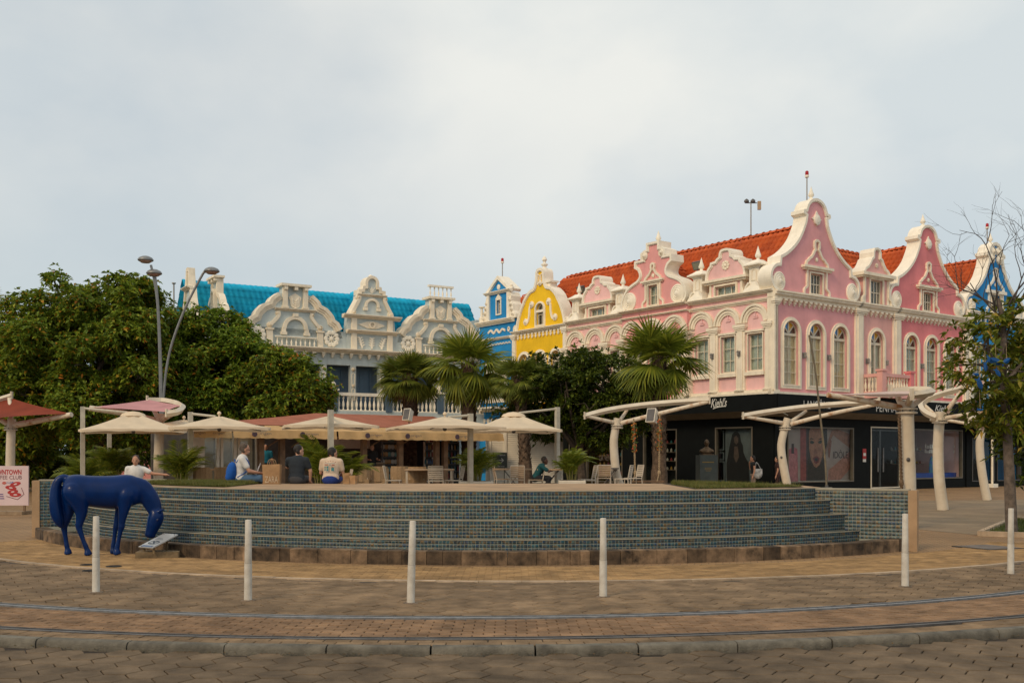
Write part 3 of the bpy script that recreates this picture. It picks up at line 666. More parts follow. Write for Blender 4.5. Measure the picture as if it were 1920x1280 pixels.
def gable(F, b, cu, half, m_, thick=.55, w_=0., tw=.16, holes=(), trim=None, base=None):
    pts = over(half, cu); tr = trim or m_white
    g = MB().slab(F, pts, w_ - thick, w_, holes).build('gable_wall', m_, b)
    tw *= .55; MB().ribbon(F, pts, -.05, tw, w_ - thick - .04, w_ + .09).build('gable_coping', tr, b)
    MB().ribbon(F, pts, tw, tw + .04, w_ - .02, w_ + .045).build('gable_moulding', tr, b)
    return g
def tile_roof(name, p, e, s, L, SL, m_, parent, pitch=.30, course=.40, amp=.085, step=.075, jag=0., res=6, ridge=True, inset0=0., inset1=0.):
    """pantiles: p eave corner, e along the eave, s up the slope; inset0/1 shorten the ridge at either end"""
    p, e, s = Vector(p), Vector(e).normalized(), Vector(s).normalized(); n = e.cross(s)
    if n.z < 0: n = -n
    nu = max(2, int(L / pitch * res)); nc = max(1, int(SL / course)); a = np.linspace(0, L, nu + 1)
    ph = (a / pitch) % 1; prof = amp * np.abs(np.sin(np.pi * ph)) ** .8 if jag == 0 else amp * (np.sin(2 * np.pi * ph) * .5 + .5)
    rows = []
    jit = rng.normal(0, .006, nc)
    for c in range(nc):
        for t, hh in ((0., step), (1., 0.)):
            bb = (c + t) * SL / nc; f = bb / SL
            lo, hi = inset0 * f, L - inset1 * f
            aa = np.clip(a, lo, hi); sag = .025 * np.sin(a * .9 + c * .4)
            low = (jag * (np.sin(2 * np.pi * ph) * .5) if t == 0 else 0)
            P = np.array(p)[None] + aa[:, None] * np.array(e)[None] + (bb + low + np.zeros_like(aa))[:, None] * np.array(s)[None] + (prof + hh + jit[c] * (1 - t) + sag * .4)[:, None] * np.array(n)[None]
            rows.append(P)
    V = np.concatenate(rows); m = nu + 1; R = len(rows); I = (np.arange(R - 1)[:, None] * m + np.arange(nu)[None]).ravel()
    o = link(name, npmesh(name, V, np.stack([I, I + 1, I + 1 + m, I + m], 1), m_), parent)
    return o
def ridge_tiles(p, e, L, m_, parent, ln=.42, r=.15):
    p, e = Vector(p), Vector(e).normalized(); mb = MB(); n = 7; a = Vector((-e.y, e.x, 0)); up = e.cross(a); up = up if up.z > 0 else -up
    for x, rr, zz in ((0, r * 1.1, .02), (.06, r * 1.12, .02), (.065, r, 0), (ln + .05, r * .94, 0)):
        for k in range(n + 1): q = math.pi * k / n; mb.v.append(e * x + a * math.cos(q) * rr + up * (math.sin(q) * rr * .9 + zz))
    mb.f = [(i * (n + 1) + k, i * (n + 1) + k + 1, (i + 1) * (n + 1) + k + 1, (i + 1) * (n + 1) + k) for i in range(3) for k in range(n)]
    me = mb.mesh('ridge_tile', m_, True); c = int(L / ln)
    for i in range(c): inst('ridge_tile', me, parent, p + e * (ln * i) + Vector((0, 0, random.uniform(-.012, .012))))
def gabled_roof(F, b, u0, u1, wf, wb, ve, vr, m_=None, ridge_par=True, **kw):
    """roof over a facade strip: ridge parallel to the wall (front and back slopes), or across it (left and right slopes)"""
    m_ = m_ or m_rt; P = lambda u, v, w_: Vector(F.pt(u, v, w_))
    if ridge_par:
        wm = (wf + wb) / 2; s1 = P(u0, vr, wm) - P(u0, ve, wf); s2 = P(u0, vr, wm) - P(u0, ve, wb); e = P(u1, 0, 0) - P(u0, 0, 0)
        r = tile_roof('roof_slope', P(u0, ve, wf), e, s1, u1 - u0, s1.length, m_, b, **kw); tile_roof('roof_slope', P(u0, ve, wb), e, s2, u1 - u0, s2.length, m_, b, res=2, **{k: v for k, v in kw.items() if k != 'res'})
        ridge_tiles(P(u0, vr + .02, wm), e, u1 - u0, m_, b)
    else:
        um = (u0 + u1) / 2; e = P(0, 0, wb) - P(0, 0, wf)
        for uu in (u0, u1): s1 = P(um, vr, wf) - P(uu, ve, wf); tile_roof('roof_slope', P(uu, ve, wf), e, s1, abs(wb - wf), s1.length, m_, b, **kw)
        ridge_tiles(P(um, vr + .02, wf), e, abs(wb - wf), m_, b)
def finial(F, u, v, w_, prof, parent, m_=None, seg=10, name='finial'):
    x, y, _ = F.pt(u, v, w_); return MB().lathe(prof, (x, y, v), seg).build(name, m_ or m_white, parent, True)
SPIRE = [(.10, 0), (.14, .02), (.14, .06), (.07, .10), (.06, .14), (.13, .20), (.145, .26), (.10, .36), (.055, .50), (.005, .66)]
BALU = [(.055, 0), (.055, .05), (.03, .07), (.035, .10), (.062, .22), (.066, .30), (.05, .40), (.03, .50), (.028, .56), (.05, .60), (.05, .64), (.03, .66), (.055, .70), (.055, .75)]
def balus_mesh(h, m_, r=1.): return MB().lathe([(a * r, b / .75 * h) for a, b in BALU], seg=8).mesh('baluster', m_, True)
def hood(F, b, cu, v, s, w_=0., m_=None, nm='window_hood'):
    """pointed ogee ornament above a gable window"""
    h = [(.03, 1.25), (.16, 1.18), (.17, .95), (.12, .80), (.20, .72), (.30, .55), (.42, .42), (.55, .36), (.66, .25), (.78, .18), (.84, 0)]
    pts = over([(a * s, v + c * s) for a, c in h], cu); o = MB().ribbon(F, pts, -.06, .05, w_ - .02, w_ + .10).build(nm, m_ or m_cream, b)
    MB().flathe(F, cu, v + .34 * s, [(.10, w_ - .02), (.10, w_ + .05), (.04, w_ + .08), (.01, w_ + .08)], 12).build('rosette', m_ or m_cream, o); return o
def consoles(F, b, cu, hw, v0, v1, w_=0., m_=None):
    for q in (-1, 1):
        pts = spl([(cu + q * hw, v1), (cu + q * hw, v0 + (v1 - v0) * .45), (cu + q * (hw + .02), v0 + (v1 - v0) * .3), (cu + q * (hw + .2), v0 + (v1 - v0) * .18), (cu + q * (hw + .22), v0)], 4)
        MB().ribbon(F, pts, -.05, .05, w_ - .02, w_ + .09).build('window_console', m_ or m_cream, b)
def rosette(F, b, cu, cv, r, w_=0., n=8, m_=None):
    mb = MB(); mb.flathe(F, cu, cv, [(r * .35, w_ - .02), (r * .35, w_ + .06), (r * .18, w_ + .09), (.01, w_ + .09)], 10)
    for k in range(n): a = 2 * math.pi * k / n; mb.flathe(F, cu + math.cos(a) * r * .68, cv + math.sin(a) * r * .68, [(r * .30, w_ - .02), (r * .30, w_ + .045), (r * .12, w_ + .06), (.005, w_ + .04)], 8)
    return mb.build('rosette', m_ or m_cream, b, True)
def sconce(F, b, u, v, w_=0.):
    o = MB().fbox(F, u - .07, u + .07, v - .13, v + .13, w_ - .01, w_ + .03).build('wall_lamp', m_lamp, b); mb = MB(); x, y, _ = F.pt(u, v, w_ + .12)
    mb.lathe([(.03, -.13), (.05, -.09), (.055, .06), (.075, .08), (.015, .15)], (x, y, v), 8); mb.build('lantern', m_lamp, o)

# ------------------------------------------------------------------ pink corner building
pk = thing('pink_corner_building', 'large pink corner building with orange tiled roof and white curled gables', 'building', RF.pt(0, 0))
VB, VC = 4.62, 8.78
# right (street) face: three sections
hA = [(0, 13.70), (.32, 13.63), (.60, 13.42), (.76, 13.10), (.95, 13.06), (.96, 12.96), (.76, 12.86), (.83, 12.55), (.97, 12.25), (1.25, 11.78), (1.65, 11.35), (2.15, 10.98), (2.62, 10.74), (2.66, 10.40), (2.95, 10.33), (3.2, 10.12), (3.3, 9.84), (3.24, 9.55), (3.05, 9.30), (2.8, 9.20)]
secs = [(-.0, 5.95, m_pA, [1.13, 2.97, 4.81]), (6.58, 9.12, m_pB, [7.76]), (9.75, 15.62, m_pC, [10.78, 12.63, 14.46])]
for u0, u1, m_, ws in secs:
    hs = []
    for c in ws:
        dr = len(ws) == 1
        hs.append(hole(c, VB + .32, 7.88, .56, True)); window(RF, pk, c, VB + .32, 7.88, .56, True, 1 if dr else 2, 2 if dr else 4, door=dr, cm=m_curt if c < 6 else m_curt2)
    wall(RF, rect(u0 - (.35 if u0 > 1 else 0), u1 + .35, VB - .1, 9.2), m_, pk, hs)
    corbels(RF, u0 + .1, u1 - .1, VC + .06, 16 if u1 - u0 > 4 else 6, pk)
    cornice(RF, u0 - (.15 if u0 < 1 else .4), u1 + .4, VC + .06, 9.17, .30, pk)
for u0, u1 in ((5.95, 6.58), (9.12, 9.75), (15.62, 16.05)): pilaster(RF, u0, u1, VB - .05, VC + .08, pk, .16)
pilaster(RF, -.12, .13, VB - .1, VC + .02, pk, .14)
MB().fbox(RF, -.3, 16.1, VB - .17, VB - .02, -.1, .20).build('base_moulding', m_cream, pk)
for s_ in (2.05, 3.9, 6.95, 8.55, 9.98 + 1.72): sconce(RF, pk, s_, 6.35)
def dutch_gable(cu, sc, m_, lab):
    half = [(a * sc, b) for a, b in spl(hA[:4], 3) + hA[4:6] + spl(hA[6:13], 3) + spl(hA[13:], 3)]
    gh = rect(cu - .46, cu + .46, 9.27, 10.22)
    gable(RF, pk, cu, half, m_, .62, tw=.14, holes=[gh]); window(RF, pk, cu, 9.27, 10.22, .46, cols=4, rows=2, sur=.07, sill=False, barw=.05, cm=m_dark)
    for q in (-1, 1): disc(RF, cu + q * 2.72 * sc, 9.60, .42, .02, pk, sv=1.06)
    MB().fbox(RF, cu - 1.02, cu + 1.02, 10.34, 10.42, -.02, .14).fbox(RF, cu - 1.09, cu + 1.09, 10.42, 10.54, -.02, .22).build('lintel', m_cream, pk)
    hood(RF, pk, cu, 10.54, .98); consoles(RF, pk, cu, .72, 9.22, 10.34)
    MB().slab(RF, [(cu, 12.44), (cu + .20, 12.70), (cu + .36, 12.78), (cu + .2, 12.86), (cu, 13.16), (cu - .2, 12.86), (cu - .36, 12.78), (cu - .2, 12.70)], -.02, .05).flathe(RF, cu, 12.74, [(.22, -.02), (.22, .10), (.10, .14), (.01, .14)], 14, sv=1.15).build('boss', m_white, pk)
    finial(RF, cu, 13.72, -.28, SPIRE, pk)
dutch_gable(3.0, 1.0, m_pA, '') ; dutch_gable(12.3, 1.05, m_pC, '')
# dormer between the two gables
cu = 7.72; hB = [(0, 11.96), (.2, 11.92), (.28, 11.75), (.28, 11.5), (.42, 11.42), (.55, 11.2), (.72, 11.0), (.9, 10.92), (1.05, 10.75), (1.1, 10.62)]
gable(RF, pk, cu, hB, m_pB, .7, w_=.03, tw=.10)
MB().fbox(RF, cu - 1.28, cu + 1.28, 10.46, 10.54, -.7, .16).fbox(RF, cu - 1.36, cu + 1.36, 10.54, 10.70, -.75, .26).build('lintel', m_cream, pk)
wall(RF, rect(cu - 1.0, cu + 1.0, 9.15, 10.46), m_pB, pk, [rect(cu - .52, cu + .52, 9.2, 10.4)], -.8, .02, 'dormer_wall'); window(RF, pk, cu, 9.2, 10.4, .52, cols=4, rows=2, sur=.08, sill=False, barw=.055, w_=.02, cm=m_dark)
consoles(RF, pk, cu, 1.0, 9.2, 10.46, .02); rosette(RF, pk, cu, 11.12, .12, .03)
MB().slab(RF, [(cu - 1.45, 9.17), (cu - 1.1, 9.3), (cu - .98, 9.6), (cu - .98, 10.46), (cu - .9, 10.46), (cu - .9, 9.17)], -.7, .05).slab(RF, [(cu + 1.45, 9.17), (cu + .9, 9.17), (cu + .9, 10.46), (cu + .98, 10.46), (cu + .98, 9.6), (cu + 1.1, 9.3)], -.7, .05).build('dormer_cheek', m_cream, pk)
# balcony on the street face
mb = MB(); mb.fbox(RF, 6.5, 9.22, 4.50, 4.62, 0, 1.2).fbox(RF, 6.56, 9.16, 4.62, 4.82, 0, 1.14); bal = mb.build('balcony', m_pB, pk)
mb = MB(); mb.fbox(RF, 6.56, 9.16, 5.52, 5.68, .92, 1.14)
for q in (6.56, 8.94): mb.fbox(RF, q, q + .22, 5.52, 5.68, .0, .92)
mb.build('handrail', m_pB, bal)
for q in (6.53, 8.90): MB().fbox(RF, q, q + .32, 4.62, 5.78, .86, 1.17).fbox(RF, q - .05, q + .37, 5.78, 5.88, .81, 1.22).build('pier', m_pC if q > 8 else m_pB, bal)
bm = balus_mesh(.70, m_cream)
for i in range(9): inst('baluster', bm, bal, RF.pt(6.98 + 1.8 * i / 8, 4.82, 1.03))
for q in (6.66, 9.05):
    for i in range(4): inst('baluster', bm, bal, RF.pt(q, 4.82, .15 + .2 * i))
# left face
def arcade(u0, u1, cs, hwin, m_, w_, tones):
    hs = [rect(c - .43, c + .43, 5.62, 7.32) for c in cs]
    wall(LF, rect(u0, u1, VB - .1, 9.2), m_, pk, hs, w_ - .28, w_)
    for c in cs:
        window(LF, pk, c, 5.62, 7.32, .43, cols=2, rows=3, sur=.05, w_=w_, cm=m_curt2, sill=False)
        MB().fbox(LF, c - .58, c + .58, 5.40, 5.56, w_ - .02, w_ + .16).build('sill', m_cream, pk); MB().fbox(LF, c - .56, c + .56, 7.40, 7.50, w_ - .02, w_ + .12).build('lintel', m_cream, pk)
        for r_, a, b in ((.80, 0, .14), (.66, .0, .09), (.56, 0, .05)): MB().ribbon(LF, arc(c, 7.86, r_, 0, 180, 18), -.02, .09, w_ - .02, w_ + b + .02).build('arch_moulding', m_cream, pk)
        mb = MB(); mb.slab(LF, [(c - .14, 8.02), (c + .14, 8.02), (c + .12, 8.08), (c - .16, 8.08)], w_ - .02, w_ + .05).slab(LF, [(c - .02, 8.1), (c + .12, 8.1), (c - .02, 8.34)], w_ - .02, w_ + .05).slab(LF, [(c - .05, 8.1), (c - .05, 8.26), (c - .14, 8.1)], w_ - .02, w_ + .05).build('boat_relief', m_, pk)
    us = [(cs[i] + cs[i + 1]) / 2 for i in range(len(cs) - 1)]; d = cs[1] - cs[0]
    for k, u in enumerate([cs[0] - d / 2 + .03] + us + [cs[-1] + d / 2 - .03]):
        hw_ = .26 if 0 < k < len(cs) else .19
        pilaster(LF, u - hw_, u + hw_, VB, 7.80, pk, .17 + w_)
        if 0 < k < len(cs): sconce(LF, pk, u, 6.45, .17 + w_)
    cornice(LF, u0 - .05, u1 + .05, 8.72, 8.88, .16 + w_, pk, name='string_course'); cornice(LF, u0 - .05, u1 + .05, 9.06, 9.25, .32 + w_, pk)
    MB().fbox(LF, u0 - .05, u1 + .05, VB - .12, VB - .02, w_ - .1, w_ + .30).fbox(LF, u0 - .02, u1 + .02, VB - .02, VB + .1, w_ - .1, w_ + .20).build('base_moulding', m_cream, pk)
arcade(.0, 5.12, [1.07, 2.72, 4.38], .43, m_pL, 0, 0)
arcade(5.12, 9.78, [5.92, 7.45, 8.98], .43, m_pM, .28, 0)
arcade(9.78, 14.6, [10.55, 12.2, 13.84], .43, m_pL, 0, 0)
# the corner pilaster, seen on both faces
MB().fbox(LF, -.14, .28, VB - .05, 9.05, -.05, .16).build('corner_pilaster', m_cream, pk)
def obelisk(u):
    f = LF; mb = MB(); P = lambda a, v: [f.pt(u + q * a, v, w_) for q, w_ in ((-1, .12), (1, .12), (1, .12 - 2 * a), (-1, .12 - 2 * a))]
    lv = [(.50, 9.25), (.46, 9.36), (.32, 9.62), (.29, 9.70), (.28, 10.30), (.34, 10.38), (.50, 10.44), (.50, 10.50), (.30, 10.62), (.18, 10.72)]
    for a, v in lv: mb.v += [f.pt(u + q * a, v, -.22 + w_ * a) for q, w_ in ((-1, 1), (1, 1), (1, -1), (-1, -1))]
    for i in range(len(lv) - 1):
        for k in range(4): mb.f.append((i * 4 + k, i * 4 + (k + 1) % 4, (i + 1) * 4 + (k + 1) % 4, (i + 1) * 4 + k))
    mb.f.append(tuple(range((len(lv) - 1) * 4, len(lv) * 4))); o = mb.build('roof_obelisk', m_white, pk)
    finial(f, u, 10.70, -.22, [(.12, 0), (.08, .06), (.07, .12), (.13, .16), (.15, .22), (.10, .36), (.005, .68)], o)
    MB().ribbon(f, archpoly(u, 9.78, 10.16, .13, 8), -.03, .03, .05, .09, True).build('niche', m_cream, o)
    for q in (-1, 1): MB().ribbon(f, spl([(u + q * .22, 9.66), (u + q * .36, 9.50), (u + q * .40, 9.32), (u + q * .30, 9.28)], 4), -.04, .04, .08, .22).build('volute', m_white, o)
for u in (1.12, 4.64, 10.25, 13.85): obelisk(u)
def ldormer(c):
    h = [(0, 11.47), (.22, 11.44), (.32, 11.30), (.33, 11.14), (.50, 11.06), (.60, 10.95), (.88, 10.92), (.90, 10.80), (1.08, 10.62), (1.18, 10.35), (1.2, 10.08)]
    gable(LF, pk, c, spl(h[:4], 3) + h[4:7] + spl(h[7:], 3), m_pL, .75, w_=.0, tw=.11)
    MB().fbox(LF, c - 1.3, c + 1.3, 9.90, 9.99, -.7, .12).fbox(LF, c - 1.4, c + 1.4, 9.99, 10.11, -.75, .22).build('lintel', m_cream, pk)
    wall(LF, rect(c - 1.0, c + 1.0, 9.2, 9.92), m_pL, pk, [rect(c - .64, c + .64, 9.33, 9.76)], -.7, -.02, 'dormer_wall'); window(LF, pk, c, 9.33, 9.76, .64, cols=3, rows=1, sur=.09, sill=False, w_=-.02, barw=.05, cm=m_curt2)
    for q in (-1, 1): MB().slab(LF, [(c + q * 1.35, 9.24), (c + q * 1.12, 9.34), (c + q * 1.02, 9.6), (c + q * 1.02, 9.92), (c + q * .9, 9.92), (c + q * .9, 9.24)], -.7, .03).build('dormer_cheek', m_cream, pk)
    rosette(LF, pk, c, 10.72, .24)
ldormer(2.88); ldormer(12.05)
cu = 7.45; gw = .28
hL = [(0, 12.5), (.42, 12.5), (.40, 12.18), (.58, 12.16), (.82, 12.05), (.84, 11.80), (.74, 11.70), (1.28, 11.70), (1.30, 11.42), (1.05, 11.28), (.93, 11.05), (.95, 10.85), (1.15, 10.68), (1.5, 10.55), (1.85, 10.38), (2.12, 10.10), (2.28, 9.80), (2.28, 9.52), (2.1, 9.28)]
gable(LF, pk, cu, hL[:9] + spl(hL[9:], 3), m_pM, .75, w_=gw, tw=.12, holes=[rect(cu - .34, cu + .34, 9.36, 10.36)]); window(LF, pk, cu, 9.36, 10.36, .34, cols=2, rows=2, sur=.09, sill=False, w_=gw, cm=m_curt2)
for q in (-1, 1): disc(LF, cu + q * 1.72, 9.72, .47, gw + .02, pk); disc(LF, cu + q * .62, 11.93, .23, gw + .02, pk)
MB().fbox(LF, cu - .70, cu + .70, 10.46, 10.53, gw - .02, gw + .13).fbox(LF, cu - .78, cu + .78, 10.53, 10.62, gw - .02, gw + .2).build('lintel', m_cream, pk)
hood(LF, pk, cu, 10.62, .66, gw); consoles(LF, pk, cu, .52, 9.3, 10.46, gw); finial(LF, cu, 12.52, gw - .35, SPIRE, pk)
# balcony on the left face, behind the palm
mb = MB(); mb.fbox(LF, 6.0, 8.9, 4.5, 4.80, .2, 1.25); bal = mb.build('balcony', m_pC, pk); mb = MB(); mb.fbox(LF, 6.0, 8.9, 5.5, 5.66, 1.0, 1.22)
mb.build('handrail', m_pM, bal)
for q in (5.98, 8.6): MB().fbox(LF, q, q + .32, 4.8, 5.74, .96, 1.27).build('pier', m_pC, bal)
for i in range(9): inst('baluster', bm, bal, LF.pt(6.5 + 1.9 * i / 8, 4.80, 1.12))
# roofs
gabled_roof(LF, pk, 1.0, 18.6, -.40, -5.7, 9.30, 12.55)
gabled_roof(RF, pk, 4.6, 15.6, -.45, -5.7, 9.30, 12.45)
gabled_roof(RF, pk, 9.0, 15.6, -.55, -7.5, 9.35, 12.72, ridge_par=False)
gabled_roof(LF, pk, 5.3, 9.6, -.4, -2.7, 9.3, 11.3, ridge_par=False)
for c in (2.88, 12.05): gabled_roof(LF, pk, c - 1.15, c + 1.15, -.6, -1.9, 9.95, 10.75, ridge_par=False)
gabled_roof(RF, pk, 6.7, 8.75, -.6, -2.2, 10.3, 11.3, ridge_par=False)
# back and party walls close the building
mb = MB(); mb.fbox(LF, .7, 14.6, 0, 9.3, -6.0, -5.8).fbox(RF, .7, 16, 0, 9.3, -6.1, -5.85).fbox(RF, 15.8, 16.0, 0, 9.3, -6, -.3); mb.build('rear_wall', m_pL, pk)
MB().fbox(RF, .2, 15.8, 4.3, 4.5, -5.8, -.05).build('floor', m_dark, pk); MB().fbox(LF, .2, 14.4, 4.3, 4.48, -5.8, -.05).build('floor', m_dark, pk)
# ------------------------------------------------------------------ shop fronts of the pink building
m_soff = mat('canopy_soffit', (.20, .175, .135), .8, .1, 2)
m_sign = mat('sign_letter', (.62, .60, .55), .5, .05, 4, 0)
def fascia(F, u0, u1, w_, v0, v1, b, u0b=None):
    MB().fbox(F, u0, u1, v0, v1, .05, w_).build('fascia', m_shop, b)
    mb = MB(); mb.hexa([F.pt(u0, 3.46, .12), F.pt(u1, 3.46, .12), F.pt(u1, v0, w_ - .03), F.pt(u0, v0, w_ - .03), F.pt(u0, 3.52, .12), F.pt(u1, 3.52, .12), F.pt(u1, v0 + .04, w_ - .03), F.pt(u0, v0 + .04, w_ - .03)]); mb.build('canopy', m_soff, b)
fascia(RF, -.86, 16.0, .9, 3.72, 4.43, pk); fascia(LF, -.86, 14.5, .9, 3.72, 4.43, pk)
def signtext(F, body, px0, px1, y0, y1, w_, b, sh=0., bold=0.):
    G = F.off(w_); a, c = G.uv(px0, (y0 + y1) / 2), G.uv(px1, (y0 + y1) / 2); v1 = G.uv((px0 + px1) / 2, y0)[1]; v0 = G.uv((px0 + px1) / 2, y1)[1]
    return facetext(G, body, a[0], c[0], v0, v1, .0, m_sign, b, sh, bold)
signtext(RF, 'LANCÔME', 1507, 1557, 748, 765, .915, pk); signtext(RF, 'PENHA', 1643, 1681, 759, 772, .915, pk)
signtext(LF, "Kiehl's", 1333, 1363, 746, 763, .915, pk, .35, .012); signtext(RF, "Kiehl's", 1753, 1785, 759, 771, .915, pk, .35, .012)
def swoosh(F, px0, px1, y0, y1):
    G = F.off(.915); MB().ribbon(G, spl([G.uv(px0, y1), G.uv(px0 * .6 + px1 * .4, y0 + .4 * (y1 - y0)), G.uv(px1, y0)], 4), -.022, .022, -.005, .008).build('lettering', m_sign, pk)
swoosh(LF, 1337, 1359, 761, 766); swoosh(RF, 1757, 1782, 770, 773)
RU = lambda px: RF.uv(px, 800)[0]; LU = lambda px: LF.uv(px, 800)[0]
shw = -.05
oR = [rect(RU(1478), RU(1602), .45, 3.05), rect(RU(1634), RU(1692), .08, 3.15), rect(RU(1706), RU(1806), .5, 3.1)]
wall(RF, rect(0, 16, 0, 4.3), m_shop, pk, oR, -.25, shw, 'shopfront')
oL = [rect(LU(1410), LU(1340), .35, 3.05), rect(LU(1268), LU(1205), .1, 3.05), rect(LU(1166), LU(1098), .3, 3.05), rect(LU(1080), LU(1066), .3, 3.05)]
wall(LF, rect(0, 14.5, 0, 4.3), m_shop, pk, oL, -.25, shw, 'shopfront')
for F, ops in ((RF, oR), (LF, oL)):
    for k, op in enumerate(ops):
        sw = MB().ribbon(F, op, 0, .06, -.2, shw + .03, True).build('shop_window', mat('shop_frame', (.14, .12, .09), .5, .1) if not (F is RF and k == 1) else m_frame, pk)
        MB().slab(F, op, -.13, -.12).build('pane', glass('shop_glass', (.95, .97, .96), 0, .45), sw)
MB().fbox(RF, 3.4, 15.7, 0, 4.3, -3.1, -3.0).build('shop_back_wall', m_dark, pk); MB().fbox(LF, 3.2, 14.3, 0, 4.3, -3.1, -3.0).build('shop_back_wall', m_dark, pk)
MB().fbox(RF, .3, 15.7, 0, .04, -3.0, -.26).build('shop_floor', m_dark, pk); MB().fbox(LF, .3, 14.3, 0, .04, -3.0, -.26).build('shop_floor', m_dark, pk)
# poster: a flat advertising sheet behind the glass
G = RF.off(-.30); P = lambda x, y: G.uv(1460 + x / 9.144, 780 + y / 9.144)
po = MB().slab(G, [P(120, 1170), P(1290, 1165), P(1280, 150), P(120, 150)], -.02, 0).build('poster', mat('poster_paper', (.28, .22, .20), .5, .08, 2, 0), pk)
def shape(pts, m_, l, b=po): MB().slab(G, [P(*p) for p in pts], .001 * l, .001 * l + .002).build('print', m_, b)
PM = lambda n, c: mat('print_' + n, c, .5, .18, 6, 0)
shape([(120, 1170), (330, 1165), (320, 560), (250, 520), (120, 600)], PM('pink', (.36, .10, .12)), 2)
shape([(370, 1165), (470, 1165), (470, 150), (370, 150)], PM('red', (.24, .06, .055)), 4)
shape([(470, 1165), (500, 1165), (500, 150), (470, 150)], PM('plum', (.05, .03, .035)), 4)
shape([(500, 1160), (840, 1160), (810, 880), (780, 780), (830, 500), (830, 150), (500, 150)], PM('hair', (.035, .025, .020)), 5)
shape([(190, 640), (260, 640), (300, 700), (320, 1160), (180, 1160), (170, 720)], PM('flask', (.42, .16, .17)), 6); shape([(220, 470), (260, 470), (262, 640), (215, 640)], PM('cap', (.05, .03, .03)), 7)
shape([(515, 300), (540, 200), (620, 155), (700, 180), (740, 300), (755, 480), (750, 680), (700, 830), (640, 885), (600, 850), (550, 740), (520, 560)], PM('skin', (.29, .135, .085)), 8)
shape([(530, 440), (560, 410), (610, 440), (590, 470), (545, 470)], PM('eye', (.03, .035, .025)), 10); shape([(670, 440), (710, 410), (745, 430), (725, 465), (685, 470)], PM('eye', (.03, .035, .025)), 10)
shape([(515, 390), (560, 370), (615, 410), (560, 395)], PM('hair', (.035, .025, .020)), 10); shape([(665, 405), (720, 370), (750, 385), (720, 395)], PM('hair', (.035, .025, .020)), 10)
shape([(600, 640), (625, 655), (655, 640), (640, 560), (620, 560)], PM('nose', (.20, .08, .055)), 10)
shape([(585, 720), (620, 685), (660, 685), (700, 720), (680, 790), (640, 815), (605, 790)], PM('lip', (.14, .025, .03)), 10); shape([(610, 725), (640, 712), (675, 725), (660, 765), (640, 775), (620, 765)], PM('mouth', (.02, .02, .02)), 12)
shape([(750, 740), (900, 250), (1000, 220), (1270, 330), (1270, 590), (930, 320), (800, 560)], PM('arm', (.27, .13, .09)), 12); shape([(870, 720), (905, 420), (880, 400), (840, 560), (850, 700)], PM('nose', (.20, .08, .055)), 13)
shape([(840, 1150), (850, 920), (950, 840), (1230, 590), (1280, 620), (1280, 830), (1000, 1150)], PM('arm2', (.32, .15, .115)), 12)
a, c = P(930, 720), P(1185, 590); facetext(G, 'IDÔLE', a[0], c[0], a[1], c[1] + .05, .016, PM('ink', (.05, .03, .03)), po)
MB().fbox(G, P(330, 1180)[0], P(1290, 1180)[0], .42, .52, -.02, .03).build('poster_rail', m_sign, po)
# second display: dark poster of a long-haired figure on the left face
G = LF.off(-.32); P = lambda x, y: G.uv(1090 + x / 4.683, 720 + y / 4.683)
po2 = MB().slab(G, [P(1265, 870), P(1500, 870), P(1500, 380), P(1265, 380)], -.02, 0).build('poster', mat('poster_dusk', (.085, .10, .105), .5, .15, 2, 0), pk)
shape([(1285, 640), (1298, 560), (1312, 500), (1325, 440), (1345, 418), (1370, 415), (1395, 445), (1402, 500), (1420, 540), (1425, 600), (1440, 640), (1470, 690), (1480, 865), (1280, 865), (1275, 700)], PM('black', (.008, .007, .007)), 4, po2); shape([(1345, 545), (1375, 545), (1385, 640), (1360, 690), (1338, 640)], PM('skin2', (.075, .05, .04)), 5, po2)
shape([(1340, 470), (1360, 450), (1380, 470), (1378, 510), (1360, 530), (1343, 510)], PM('skin2', (.075, .05, .04)), 6, po2)
for (x0, x1, y0, y1) in ((1160, 1250, 410, 575), (1160, 1250, 600, 660), (1190, 1255, 680, 845)): MB().ribbon(G, [P(x0, y1), P(x1, y1), P(x1, y0), P(x0, y0)], -.02, .02, -.02, .02, True).build('display_frame', mat('frame_steel', (.10, .12, .13), .4, .1), pk)
# goods in the windows: shelves with bottles, each a piece of the display
def shelf(F, u, v, w_, n, du, cols, b, h=.2):
    s_ = MB().fbox(F, min(u, u + du), max(u, u + du), v - .03, v, w_ - .2, w_).build('shelf', mat('shelf_wood', (.10, .07, .045), .6, .15), b)
    for i in range(n):
        x, y, _ = F.pt(u + du * (i + .5) / n, v, w_ - .1); hh = h * random.uniform(.6, 1); MB().lathe([(.045, 0), (.05, .02), (.05, hh * .7), (.02, hh * .8), (.02, hh)], (x, y, v), 7).build('bottle', random.choice(cols), s_)
bc = [mat('goods_amber', (.30, .17, .03), .3, .1), mat('goods_red', (.22, .04, .04), .4, .1), mat('goods_pale', (.34, .32, .28), .4, .1), mat('goods_teal', (.03, .12, .14), .4, .1)]
for v in (1.0, 1.45, 1.9, 2.35): shelf(LF, LU(1262), v, -.5, 7, LU(1210) - LU(1262), bc, pk)
for v in (.7, 1.2, 1.7, 2.2): shelf(LF, LU(1160), v, -.55, 7, LU(1105) - LU(1160), bc, pk)
for v in (1.3, 2.0): shelf(RF, RU(1710), v, -1.2, 9, 3.0, bc, pk)
facetext(LF.off(-.28), 'LA VENIR', LU(1117), LU(1143), 1.45, 1.8, .0, mat('sign_dim', (.22, .16, .14), .6), pk)
